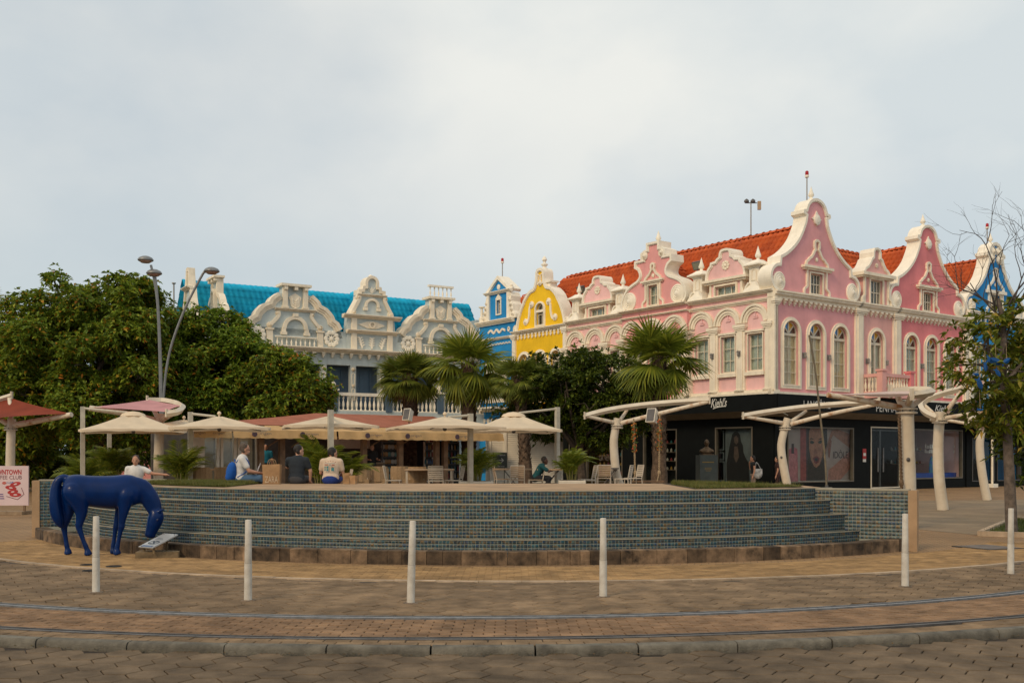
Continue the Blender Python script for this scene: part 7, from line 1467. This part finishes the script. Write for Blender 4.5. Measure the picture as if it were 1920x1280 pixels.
for a, b in ((.12, .06), (.88, .06), (.12, .94), (.88, .94)): q = onp(a, b); MB().lathe([(.012, 0), (.01, .006)], q, 6).build('rivet', m_iron, pq)
for a, b in ((.15, .12), (.85, .12), (.5, .82)): q = onp(a, b, -.01); MB().box((q.x, q.y, (q.z + .09) / 2), (.03, .03, q.z - .09 + .02)).build('leg', m_st, pq)
q0 = onground(294, 1045); MB().box((q0.x, q0.y + .10, .05), (.66, .40, .10), rad(10)).build('block', m_st, pq)
# ------------------------------------------------------------------ coffee sign at the left
SF = Fac((at(-31, 0, 29.5).x, 29.5), (1, 0)); sb = thing('sign_board', 'white pink coffee shop sign board standing at the left edge', 'sign', SF.pt(.6, 0)); sx = lambda px: SF.uv(px, 900)[0]; sv = lambda py: SF.uv(20, py)[1]; m_pap = mat('sign_pale_pink', (.66, .50, .50), .6, .04, 2, 0); m_red = mat('sign_red', (.42, .03, .03), .6, .08, 4, 0); m_blk = mat('sign_plum', (.16, .04, .05), .6)
MB().slab(SF, rect(sx(-31), sx(53), sv(947), sv(873)), -.05, 0).build('panel', m_pap, sb)
facetext(SF, 'DOWNTOWN', sx(-19), sx(40.3), sv(889.5), sv(880), .004, m_red, sb, bold=.03); facetext(SF, 'COFFEE CLUB', sx(-19), sx(41), sv(898), sv(891), .004, m_blk, sb)
for x, y, a, b, t_ in ((29, 907, 10, 4, .2), (20.5, 914, 10.5, 4, -.12), (24, 921.5, 10, 4, .15), (29, 927, 11, 4, 0)):
    u, v, ra, rb2 = sx(x), sv(y), a * 29.5 / FPX, b * 29.5 / FPX; el = lambda k, f=1.: [(u + ra * f * math.cos(q) - t_ * 0, v + rb2 * f * math.sin(q) + t_ * ra * f * math.cos(q)) for q in [2 * math.pi * i / 22 for i in range(22)]]
    MB().slab(SF, el(0), .002, .006 + .0005 * y % .001).build('doughnut', m_red, sb); MB().slab(SF, el(0, .33), .006, .009).build('doughnut_hole', m_pap, sb)
MB().slab(SF, [(sx(8) + .06 * math.cos(k), sv(905) + .04 * math.sin(k)) for k in [i * .52 for i in range(12)]], .002, .006).build('lips', mat('sign_coral', (.50, .12, .10), .6), sb)
smallprint(SF, sx(13), sx(25), sv(906), sv(902.5), .003, mat('sign_blue', (.04, .15, .40), .6), sb)
for k in range(3): MB().fbox(SF, sx(-14), sx(6 + k), sv(927 + 4 * k), sv(925.2 + 4 * k), .001, .004).build('small_print', mat('sign_violet', (.14, .09, .26), .6), sb)
MB().ribbon(SF, [(sx(12), sv(930)), (sx(33), sv(936)), (sx(45), sv(926)), (sx(40), sv(914))], -.008, .008, .001, .004).build('outline', m_blk, sb)
for px in (-25, 45): MB().fbox(SF, sx(px) - .03, sx(px) + .03, 0.02, sv(945), -.05, -.01).build('leg', m_wood, sb)
MB().fbox(SF, sx(-33), sx(50), .0, .09, -.35, .3).build('foot', mat('sign_foot', (.34, .24, .15), .8, .2), sb)
# ------------------------------------------------------------------ bust on a pedestal
m_brz = mat('bronze', (.16, .10, .055), .45, .3, 6, .2, 50, metal=.6); m_ped = mat('pedestal_slate', (.060, .072, .066), .5, .15, 3, .1); bp0 = at(1325, 0, 44); ped = thing('pedestal', 'dark slate pedestal with gilt lettering before the shop corner', 'pedestal', (bp0.x, 44, 0))
MB().box((bp0.x, 44, .86), (.76, .7, 1.72), .1).build('block', m_ped, ped); MB().box((bp0.x, 44, 1.735), (.5, .5, .05), .1).build('top_plate', m_brz, ped); MB().box((bp0.x, 44, .06), (.95, .9, .12), .1).build('plinth', m_ped, ped)
for k, (z, wd) in enumerate(((1.42, .5), (1.18, .3), (1.12, .3), (1.06, .22))): MB().box((bp0.x, 44 - .352, z), (wd, .006, .035 if k == 0 else .018), .1).build('inscription', mat('gilt', (.34, .22, .06), .4, .2, 40, 0, metal=.5), ped)
bu = thing('bust', 'bronze bust of a bald man on the slate pedestal', 'bust', (bp0.x, 44, 1.76)); mb = MB(); c = Vector((bp0.x, 44, 1.76))
mb.ellipsoid(c + Vector((0, 0, .10)), (.24, .15, .15)).ellipsoid(c + Vector((-.19, .01, .12)), (.12, .11, .09)).ellipsoid(c + Vector((.19, .01, .12)), (.12, .11, .09)).capsule(c + Vector((-.17, 0, .16)), c + Vector((0, 0, .26)), .07, .08).capsule(c + Vector((.17, 0, .16)), c + Vector((0, 0, .26)), .07, .08).capsule(c + Vector((0, 0, .2)), c + Vector((0, -.01, .36)), .075, .07).ellipsoid(c + Vector((0, 0, .48)), (.105, .125, .14)).ellipsoid(c + Vector((0, -.04, .41)), (.08, .08, .08)).ellipsoid(c + Vector((0, -.13, .46)), (.02, .025, .03))
for q in (-1, 1): mb.ellipsoid(c + Vector((q * .107, .01, .47)), (.015, .025, .035)); mb.ellipsoid(c + Vector((q * .04, -.11, .50)), (.025, .02, .015))
mb.ellipsoid(c + Vector((0, -.10, .405)), (.035, .02, .012)).box(c + Vector((0, 0, .03)), (.26, .2, .08)); remesh(mb, 'head_and_shoulders', m_brz, bu, .012, 3); MB().box(c + Vector((0, 0, -.003)), (.3, .24, .02)).build('socle', m_brz, bu)
# ------------------------------------------------------------------ chairs and tables
m_chw = mat('chair_white', (.58, .50, .40), .5, .08, 4, .05); m_wick = mat('beige_wicker', (.36, .235, .125), .8, .15, 30, .4, 90); m_tbl = mat('table_top', (.46, .32, .20), .5, .15, 5, .1)
def white_chair(seat=m_chw, nm='terrace_chair', lab='chair'):
    t = thing(nm, lab, 'chair', (0, 0, 0), 'chairs on the cafe terrace')
    s_ = MB()
    for k in range(6): s_.box((-.20 + .08 * k, 0, .44), (.07, .46, .02))
    s_.build('seat', seat, t); b = MB()
    for k in range(6): z = .52 + .062 * k; x = -.24 - .02 * k * .6; b.box((x, 0, z), (.018, .42, .048))
    b.build('backrest', seat, t); MB().box((-.0, 0, .425), (.46, .44, .02)).build('seat_frame', m_chw, t)
    for q in (-1, 1):
        MB().tube([(.22, q * .22, 0), (.21, q * .22, .44)], .016, 6).build('leg', m_chw, t); MB().tube([(-.25, q * .22, 0), (-.22, q * .22, .44), (-.305, q * .22, .88)], .016, 6).build('leg', m_chw, t)
    MB().tube([(-.305, -.22, .88), (-.305, .22, .88)], .016, 6).build('top_rail', m_chw, t); return t
def wicker_chair():
    t = thing('wicker_armchair', '', 'chair', (0, 0, 0), 'beige wicker armchairs along the cafe front')
    MB().box((0, 0, .36), (.54, .54, .16)).build('seat', m_wick, t); b = MB(); n = 7
    for k in range(n): a = rad(-75 + 150 * k / (n - 1)); b.box((-.27 * math.cos(a) * 1.05, .30 * math.sin(a), .60), (.035, .135, .50 if abs(a) < .9 else .36), -a)
    b.build('backrest', m_wick, t)
    for x in (-.22, .22):
        for y in (-.22, .22): MB().box((x, y, .14), (.04, .04, .28)).build('leg', m_wick, t)
    MB().box((0, 0, .455), (.46, .46, .05)).build('cushion', m_chw, t); return t
cw = white_chair(); ct = white_chair(m_tbl); cwk = wicker_chair(); used = set()
def put(proto, px, Y, deg, lab, z=TZ):
    p = at(px, 0, Y)
    if proto.name in used: o = copy_tree(proto, None, (p.x, Y, z), rad(deg), lab)
    else: o = proto; used.add(proto.name); o.location = (p.x, Y, z); o.rotation_euler[2] = rad(deg); o['label'] = lab
    return o
for px, Y, d, lab in ((738, 32, 0, 'white chair seen from the side left of the wooden table'), (818, 31.5, 90, 'white slatted chair with its back to the fountain at the wooden table'), (851, 32, 170, 'white chair turned to the left beside the long white planter'), (1100, 33, 190, 'white chair just right of the ribbed white planter'), (1168, 34.5, 160, 'white chair right behind the curved swing pole'), (1187, 35.5, 200, 'white chair beside the left rope of the swing')): put(cw, px, Y, d, lab)
for px, Y, d, lab in ((942, 34, 10, 'tan chair left of the folding table before the white kiosk'), (970, 33, 90, 'tan chair with its back to the fountain before the kiosk table'), (1004, 33, 182, 'tan chair under the man in the teal shirt'), (1132, 36, 90, 'tan chair before the lit display left of the swing pole')): put(ct, px, Y, d, lab)
for px, Y, d, lab in ((378, 31, 90, 'wicker armchair right of the bushy palm at the left'), (422, 31.5, 90, 'wicker armchair beside the blue backpack'), (440, 33, 60, 'wicker armchair behind the blue backpack'), (652, 31, 90, 'wicker armchair behind the small paper bags'), (678, 34, 90, 'first wicker armchair at the cafe counter'), (711, 34.3, 90, 'second wicker armchair at the cafe counter'), (750, 35, 90, 'third wicker armchair at the cafe counter'), (783, 33, 90, 'wicker armchair at the left end of the wooden table')): put(cwk, px, Y, d, lab)
def table(px, Y, w_, d_, lab, leg='box', top=m_tbl, z=TZ, h=.76):
    p = at(px, 0, Y); t = thing('cafe_table', lab, 'table', (p.x, Y, z), 'tables on the cafe terrace'); MB().box((p.x, Y, z + h), (w_, d_, .045)).build('table_top', top, t)
    if leg == 'box':
        for x in (-1, 1):
            for y in (-1, 1): MB().box((p.x + x * (w_ / 2 - .06), Y + y * (d_ / 2 - .06), z + h / 2), (.06, .06, h - .04)).build('leg', m_chw, t)
    else:
        for y in (-1, 1):
            for q in (-1, 1): MB().tube([(p.x - q * .3, Y + y * d_ * .35, z), (p.x + q * .3, Y + y * d_ * .35, z + h - .02)], .014, 6).build('leg', m_iron, t)
table(806, 32.6, 1.5, .8, 'long wooden table between the white chairs'); table(962, 34, 1.25, .7, 'folding wooden table before the white kiosk', 'x'); table(1030, 33.2, .8, .7, 'small table under the elbows of the man in teal', 'x'); table(405, 33, .9, .8, 'dark cafe table beside the wicker armchairs at the left', 'box', m_wood); table(1140, 36.5, .7, .7, 'black folding table behind the swing pole', 'x', m_iron)
# ------------------------------------------------------------------ paper bags on the rim
m_kraft = mat('kraft_paper', (.40, .235, .115), .85, .12, 6, .2, 30)
RZ = 1.062
def bag(px, Y, w_, h, d_, lab, text=None, hand=True, m_=m_kraft, rz=0., top=0.):
    p = at(px, 0, Y); t = thing('paper_bag', lab, 'bag', (p.x, Y, RZ), 'brown paper bags on the fountain rim'); F_ = Fac((p.x, Y - d_ / 2), (math.cos(rz), math.sin(rz))); x, y = w_ / 2, d_
    o = .012; vs = [F_.pt(-x, RZ, 0), F_.pt(x, RZ, 0), F_.pt(x, RZ, -y), F_.pt(-x, RZ, -y), F_.pt(-x - o, RZ + h, .02), F_.pt(x + o, RZ + h + .01, .02), F_.pt(x + o, RZ + h, -y - .02), F_.pt(-x, RZ + h - .01, -y), F_.pt(-x + .0, RZ + h * .5, .012), F_.pt(x, RZ + h * .5, -.006), F_.pt(x - .02, RZ + h * .5, -y * .5), F_.pt(-x + .02, RZ + h * .5, -y * .5), F_.pt(x, RZ + h, -y * .45), F_.pt(-x, RZ + h, -y * .45)]
    MB().add(vs, [(0, 1, 9, 8), (8, 9, 5, 4), (1, 2, 10), (1, 10, 9), (2, 12, 10), (9, 10, 12, 5), (2, 6, 12), (0, 8, 11), (0, 11, 3), (8, 4, 13, 11), (11, 13, 3), (13, 7, 3), (2, 3, 7, 6), (0, 3, 2, 1)]).build('bag_body', m_, t)
    if hand:
        for w2 in (0.02, -y): MB().tube(spl([F_.pt(-.07, RZ + h, w2), F_.pt(-.05, RZ + h + .08, w2), F_.pt(0, RZ + h + .11, w2), F_.pt(.05, RZ + h + .08, w2), F_.pt(.07, RZ + h, w2)], 3), .006, 5).build('handle', m_, t)
    if text: facetext(F_, text, -x * .72, x * .85, RZ + .03, RZ + .16, .022, mat('bag_print', (.58, .46, .32), .7), t)
bag(510, 21.5, .34, .40, .16, 'large brown paper shopping bag with printed name between two men', 'ZARA')
bag(650, 21.6, .13, .22, .12, 'small brown paper bag right of the beige shirt, nearer the man', hand=False); bag(662, 21.5, .11, .17, .10, 'smallest brown paper bag at the right of the pair', hand=False, rz=-.3)
m_ = at(657, 884, 21.7); o = MB().hexa([m_ + Vector(v) for v in ((-.03, 0, -.09), (.03, 0, -.09), (.03, .02, -.09), (-.03, .02, -.09), (0, 0, .06), (.06, 0, .05), (.06, .02, .05), (0, .02, .06))]).build('paper_packet', mat('packet_pale', (.45, .36, .28), .8)); tag(o, 'pale paper packet sticking out of the small brown bag', 'packet')

# ================================================================== PEOPLE
def skin(n, c): return mat('skin_' + n, c, .55, .06, 8, .05)
s_lt = skin('tan', (.46, .235, .150)); s_dk = skin('brown', (.10, .048, .030)); s_md = skin('light', (.50, .28, .19))
def V3(*a): return Vector(a)
def person(lab, loc, deg, J, cl, sk, hair, hairlen=.0, head_yaw=0., beard=None, extra=None, long=False, vox=.0135, glasses=False):
    """cl: shirt material, trouser material, trouser length (0 shorts, 1 long), shoe material, sleeve length"""
    t = thing('person', lab, 'person', loc, rz=rad(deg)); P = {k: V3(*v) for k, v in J.items()}; mb = MB(); Z0 = (0, 0, 0)
    ch, pe, nk, hd = P['chest'], P['pelvis'], P['neck'], P['head']; up = (ch - pe).normalized(); ax = Matrix.Rotation(0, 3, 'Z')
    tilt = math.atan2(up.x, up.z); T_ = Matrix.Rotation(tilt, 3, 'Y'); mid = pe.lerp(ch, .5)
    def torso(m2, k=1., low=True):
        m2.ellipsoid(ch, (.118 * k, .172 * k, .185 * k), M=T_); m2.ellipsoid(mid, (.108 * k, .148 * k, .17 * k), M=T_)
        if low: m2.ellipsoid(pe, (.118 * k, .165 * k, .13 * k), M=T_)
        for q in 'LR': m2.capsule(ch + (P['sh' + q] - ch) * .35 + V3(0, 0, .06), P['sh' + q], .075 * k, .062 * k)
    torso(mb); mb.capsule(ch + up * .12, nk, .062, .052); mb.capsule(nk, hd, .05, .05)
    for q in 'LR':
        sh, el, wr, hp_, kn, an = (P[a + q] for a in ('sh', 'el', 'wr', 'hip', 'kn', 'an')); mb.capsule(sh, el, .050, .040); mb.capsule(el, wr, .040, .027)
        d = (wr - el).normalized(); hd_ = P.get('hd' + q, None); d = (hd_ - wr).normalized() if hd_ else d; sd_ = d.cross(V3(0, 0, 1)); sd_ = sd_.normalized() if sd_.length > .1 else V3(0, 1, 0); nn = sd_.cross(d); pc = wr + d * .05; mb.capsule(wr, pc + d * .02, .027, .034)
        for f in range(4): o_ = pc + sd_ * (-.027 + .018 * f) + d * .03; l = (.062, .072, .068, .052)[f]; mb.capsule(o_, o_ + d * l * .6, .010, .009, 6); mb.capsule(o_ + d * l * .6, o_ + d * l - nn * .02, .009, .008, 6)
        th = pc - sd_ * .030 - d * .01; mb.capsule(th, th - sd_ * .022 + d * .035, .012, .010, 6)
        mb.capsule(hp_, kn, .085, .058); mb.capsule(kn, an, .055, .038); fd = P.get('ft' + q, an + V3(.16, 0, -.05)); mb.capsule(an - V3(0, 0, .03), fd, .038, .032)
    Rh = Matrix.Rotation(head_yaw, 3, 'Z'); h = lambda x, y, z: hd + Rh @ V3(x, y, z)
    mb.ellipsoid(h(-.01, 0, .035), (.098, .078, .105), M=Rh).ellipsoid(h(.03, 0, -.035), (.062, .056, .078), M=Rh).ellipsoid(h(.088, 0, -.005), (.018, .014, .026)).ellipsoid(h(.075, 0, -.055), (.018, .026, .010)).ellipsoid(h(.06, 0, -.09), (.022, .026, .02)).ellipsoid(h(.074, 0, .03), (.014, .05, .012), M=Rh)
    for q in (-1, 1): mb.ellipsoid(h(-.005, q * .080, -.005), (.022, .010, .032), M=Rh)
    remesh(mb, 'body', sk, t, vox, 3, Z0)
    for q in (-1, 1): MB().ellipsoid(h(.078, q * .031, .008), (.010, .012, .007)).build('eye', mat('eye_dark', (.02, .015, .012), .3), t, True, Z0)
    MB().ellipsoid(h(.086, 0, -.054), (.006, .022, .006)).build('mouth', mat('lip', (.22, .08, .07), .6), t, True, Z0)
    # hair
    hm = MB(); hm.ellipsoid(h(-.028, 0, .055), (.098, .086, .100), M=Rh)
    for q in (-1, 1): hm.ellipsoid(h(-.045, q * .062, .0), (.05, .026, .06), M=Rh)
    if hairlen: hm.capsule(h(-.07, 0, .02), h(-.095, 0, -hairlen), .075, .045); hm.capsule(h(-.06, .05, .02), h(-.07, .055, -hairlen * .8), .04, .03); hm.capsule(h(-.06, -.05, .02), h(-.07, -.055, -hairlen * .8), .04, .03)
    remesh(hm, 'hair', hair, t, .012, 1, Z0)
    if beard: MB().ellipsoid(h(.052, 0, -.078), (.042, .054, .040), M=Rh).build('beard', beard, t, True, Z0)
    if glasses:
        g_ = MB()
        for q in (-1, 1): g_.tube([h(.095, q * .033 + .024 * math.cos(a), .008 + .018 * math.sin(a)) for a in [2 * math.pi * k / 10 for k in range(11)]], .003, 4); g_.tube([h(.092, q * .055, .012), h(0, q * .085, .01)], .003, 4)
        g_.build('glasses', m_iron, t, False, Z0)
    sh_m, tr_m, tl_, so_m, sl_len = cl
    sm = MB(); torso(sm, 1.13, True); sm.capsule(ch + up * .13, nk.lerp(ch + up * .12, .6), .085, .068)
    for q in 'LR':
        a, b = P['sh' + q], P['el' + q]; e = a.lerp(b, min(1, sl_len)); sm.capsule(a, e, .072, .064)
        if sl_len > 1: sm.capsule(b, b.lerp(P['wr' + q], sl_len - 1), .056, .046)
    remesh(sm, 'shirt' if not long else 'dress', sh_m, t, .017, 3, Z0)
    if tr_m:
        tm = MB(); tm.ellipsoid(pe - up * .02, (.138, .182, .135), M=T_)
        for q in 'LR':
            a, k_, n_ = P['hip' + q], P['kn' + q], P['an' + q]; tm.capsule(a, a.lerp(k_, .85 if tl_ == 0 else 1), .102, .078)
            if tl_: tm.capsule(k_, k_.lerp(n_, tl_), .074, .060)
        remesh(tm, 'trousers' if tl_ else 'shorts', tr_m, t, .017, 3, Z0)
    if so_m:
        for q in 'LR': an = P['an' + q]; fd = P.get('ft' + q, an + V3(.16, 0, -.05)); sm = MB(); sm.capsule(an - V3(0, 0, .05), fd, .048, .042); remesh(sm, 'shoe', so_m, t, .014, 2, Z0)
    return t
def cloth(n, c, v=.08): return mat('cloth_' + n, c, .9, v, 7, .25, 28)
blackh = mat('black_hair', (.016, .012, .010), .6, .2, 30, .4, 90); greyh = mat('grey_brown_hair', (.10, .070, .050), .7, .3, 40, .4, 90); stub = mat('grey_beard', (.17, .115, .085), .8, .2, 60, .3, 90)
SEAT = dict(pelvis=(0, 0, .11), chest=(.05, 0, .40), neck=(.085, 0, .575), head=(.115, 0, .675), shL=(.05, .185, .49), shR=(.05, -.185, .49), elL=(.12, .25, .25), elR=(.12, -.25, .25), wrL=(.34, .10, .17), wrR=(.34, -.10, .17), hipL=(.03, .095, .09), hipR=(.03, -.095, .09), knL=(.44, .12, .09), knR=(.44, -.12, .09), anL=(.46, .12, -.36), anR=(.46, -.12, -.36))
def J(base, **k): d = dict(base); d.update(k); return d
X = lambda px, Y: (px - 960) / FPX * Y
Ys = 21.72
# man with backpack
loc = (X(452, 21.55), 21.55, RZ); p1 = person('man in white T-shirt and jeans with blue backpack sitting on the rim', loc, 16, J(SEAT, chest=(.02, 0, .42), neck=(.05, 0, .60), head=(.085, 0, .70), shL=(.02, .185, .51), shR=(.02, -.185, .51), elL=(.10, .24, .30), elR=(.16, -.24, .26), wrL=(.32, .06, .24), wrR=(.40, -.12, .22), knL=(.40, .12, .10), knR=(.38, -.14, .12), anL=(.42, .14, -.30), anR=(.46, -.15, .02 + .02), ftR=(.60, -.15, .03)), (cloth('white', (.66, .63, .60)), cloth('denim', (.070, .135, .230)), .55, cloth('shoe_grey', (.12, .11, .10)), .62), s_lt, greyh, beard=stub, glasses=True)
bk = thing('backpack', 'bright blue backpack worn by the man in white', 'backpack', (loc[0] - .2, 21.5, RZ + .12)); R16 = Matrix.Rotation(rad(16), 3, 'Z'); q = lambda x, y, z: R16 @ V3(x, y, z) + Vector(loc)
mb = MB(); mb.ellipsoid(q(-.19, 0, .24), (.115, .155, .22), M=R16 @ Matrix.Rotation(rad(6), 3, 'Y')).ellipsoid(q(-.23, 0, .14), (.09, .13, .11), M=R16); m_bk = cloth('backpack_blue', (.008, .085, .360)); remesh(mb, 'pack', m_bk, bk, .016, 3)
for sgn in (-1, 1): MB().tube(spl([q(-.10, sgn * .10, .44), q(.02, sgn * .13, .565), q(.145, sgn * .14, .45), q(.13, sgn * .15, .28), q(-.08, sgn * .15, .14)], 4), .022, 6, .5).build('strap', m_bk, bk)
MB().tube([q(-.12, -.03, .46), q(-.13, 0, .50), q(-.12, .03, .46)], .012, 6).build('loop', m_bk, bk)
pp = thing('paper_sheets', 'white sheets of paper held by the man in white', 'paper', q(.33, -.05, .2)); MB().hexa([q(.28, -.16, .12), q(.30, .12, .12), q(.305, .12, .12), q(.285, -.16, .12), q(.38, -.17, .42), q(.39, .10, .43), q(.395, .10, .43), q(.385, -.17, .42)]).build('top_sheet', cloth('paper', (.72, .70, .74)), pp); MB().hexa([q(.25, -.15, .08), q(.27, .12, .08), q(.275, .12, .08), q(.255, -.15, .08), q(.35, -.15, .36), q(.36, .10, .37), q(.365, .10, .37), q(.355, -.15, .36)]).build('lower_sheet', cloth('paper', (.72, .70, .74)), pp)
# man in dark T-shirt, seen from behind
person('man in dark navy T-shirt sitting with his back to the fountain front', (X(556, Ys), Ys, RZ), 84, J(SEAT, chest=(.06, 0, .40), head=(.12, -.02, .67), elR=(.10, -.27, .26), wrR=(.16, -.24, .05), hdR=(.22, -.24, .02), elL=(.22, .27, .34), wrL=(.42, .20, .42)), (cloth('navy', (.018, .024, .032)), cloth('dark_short', (.05, .05, .055)), 0, None, .62), s_md, blackh, head_yaw=-.9)
# man in beige printed T-shirt
mbz = person('man in beige printed T-shirt and blue shorts sitting with his back to us', (X(620, Ys), Ys, RZ), 90, J(SEAT, chest=(.08, 0, .37), neck=(.14, 0, .53), head=(.18, -.02, .615), shL=(.09, .175, .46), shR=(.09, -.175, .46), elL=(.14, .23, .22), elR=(.14, -.23, .22), wrL=(.36, .12, .16), wrR=(.36, -.12, .16)), (cloth('beige', (.60, .46, .34)), cloth('royal_blue', (.015, .040, .200)), 0, None, .66), s_lt, blackh, head_yaw=-.85, glasses=True)
def backprint(u, v): # a point on the back of that shirt
    return V3(-.095 + .16 * (v - .15) ** 1.0 * .55 + .25 * u * u, u, v)
m_tl = cloth('print_teal', (.05, .22, .24)); m_rd = cloth('print_red', (.30, .08, .06)); m_gy = cloth('print_grey', (.22, .26, .27))
def pr(name, u0, u1, v0, v1, m_):
    n = 6; mb = MB(); 
    for k in range(n + 1): u = u0 + (u1 - u0) * k / n; mb.v += [backprint(u, v0) + V3(-.028, 0, 0), backprint(u, v1) + V3(-.028, 0, 0)]
    mb.f = [(2 * k, 2 * k + 2, 2 * k + 3, 2 * k + 1) for k in range(n)]; mb.build(name, m_, mbz, False, (0, 0, 0))
for k in range(5): pr('shirt_print', .10 - .05 * k, .07 - .05 * k, .445 + .012 * (2 - abs(k - 2)), .455 + .012 * (2 - abs(k - 2)), m_rd)
pr('shirt_print', .11, -.11, .418, .428, m_gy); pr('shirt_print', .11, .04, .385, .405, m_rd); pr('shirt_print', .02, -.02, .385, .405, m_gy); pr('shirt_print', -.04, -.10, .38, .40, m_rd)
for u0, u1 in ((.11, .085), (.07, .03)): pr('shirt_print', u0, u1, .32, .365, m_tl); pr('shirt_print', u0, u1, .265, .31, m_tl)
pr('shirt_print', -.03, -.09, .265, .335, m_tl); pr('shirt_print', -.045, -.075, .335, .35, m_rd); pr('shirt_print', .11, -.06, .235, .24, m_gy)
STAND = dict(pelvis=(0, 0, .93), chest=(.01, 0, 1.24), neck=(.02, 0, 1.42), head=(.045, 0, 1.525), shL=(0, .185, 1.34), shR=(0, -.185, 1.34), elL=(-.01, .23, 1.06), elR=(-.01, -.23, 1.06), wrL=(.06, .24, .83), wrR=(.06, -.24, .83), hipL=(0, .09, .90), hipR=(0, -.09, .90), knL=(.02, .10, .48), knR=(.02, -.10, .48), anL=(-.01, .10, .09), anR=(-.01, -.10, .09))
person('girl in white T-shirt standing behind the horse with one arm stretched out', (X(255, 25), 25, 0), -80, J(STAND, shL=(0, .17, 1.33), elL=(.04, .40, 1.22), wrL=(.06, .64, 1.20), hdL=(.06, .74, 1.19), elR=(-.01, -.23, 1.06)), (cloth('white', (.66, .63, .60)), cloth('khaki', (.20, .16, .11)), 1, cloth('shoe_grey', (.12, .11, .10)), .6), s_lt, mat('brown_hair', (.05, .028, .018), .6, .2, 30, .4, 90), .10)
person('man in teal shirt sitting at a small table, arms crossed on it', (X(1004, 33), 33.0, TZ + .40), 0, J(SEAT, chest=(.16, 0, .38), neck=(.25, 0, .54), head=(.30, 0, .63), shL=(.17, .18, .47), shR=(.17, -.18, .47), elL=(.42, .24, .30), elR=(.42, -.24, .30), wrL=(.56, -.02, .34), wrR=(.56, .05, .36), anL=(.40, .12, -.37), anR=(.25, -.12, -.37)), (cloth('teal', (.010, .075, .085)), cloth('dark_trouser', (.020, .022, .026)), 1, cloth('shoe_dark', (.03, .03, .03)), .75), s_dk, blackh)
pw = person('woman in black top with pale tote bag standing before the dark poster', (X(1413, 44), 44, 0), 175, J(STAND, head=(.05, 0, 1.56), neck=(.02, 0, 1.45), elR=(.10, -.25, 1.12), wrR=(.16, -.12, 1.38), hdR=(.13, -.05, 1.46)), (cloth('black', (.012, .012, .013)), cloth('taupe', (.26, .19, .15)), 1, cloth('shoe_dark', (.03, .03, .03)), .12), s_lt, blackh, .05)
tb = thing('tote_bag', 'pale patterned tote bag hanging from the woman in black', 'bag', (X(1421, 43.8), 43.8, .55)); c = V3(X(1421, 43.8), 43.8, .93); mb = MB(); mb.ellipsoid(c, (.20, .07, .22)).box(c + V3(0, 0, .08), (.36, .1, .26)); remesh(mb, 'bag_body', cloth('tote', (.42, .42, .42), .3), tb, .018, 3)
MB().tube(spl([c + V3(-.12, 0, .2), c + V3(-.09, -.02, .4), c + V3(-.06, 0, .48), c + V3(.02, .02, .4), c + V3(.12, 0, .2)], 4), .014, 6).build('strap', cloth('tote', (.42, .42, .42)), tb)
person('person in dark patterned dress half hidden by the rust stained pole', (X(1459, 44.5), 44.5, 0), 160, STAND, (cloth('floral', (.060, .028, .026), .5), cloth('floral', (.060, .028, .026), .5), .8, cloth('shoe_dark', (.03, .03, .03)), .5), s_lt, blackh, .12)
person('far walker in white top and light blue shorts under the left trees', (X(86, 72), 72, 0), 60, STAND, (cloth('white', (.66, .63, .60)), cloth('sky', (.22, .34, .42)), 0, cloth('shoe_dark', (.03, .03, .03)), .3), s_dk, blackh)
person('person in cyan shirt standing inside the cafe behind the timber posts', (X(499, 40.2), 40.2, TZ), -90, STAND, (cloth('cyan', (.02, .20, .30)), cloth('dark_trouser', (.020, .022, .026)), 1, None, .6), s_lt, blackh)
person('waiter in black standing at the cafe counter', (X(697, 41.5), 41.5, TZ), -60, J(STAND, wrR=(.25, -.2, 1.05), wrL=(.25, .2, 1.05)), (cloth('black', (.012, .012, .013)), cloth('dark_trouser', (.020, .022, .026)), 1, None, .6), s_lt, blackh)
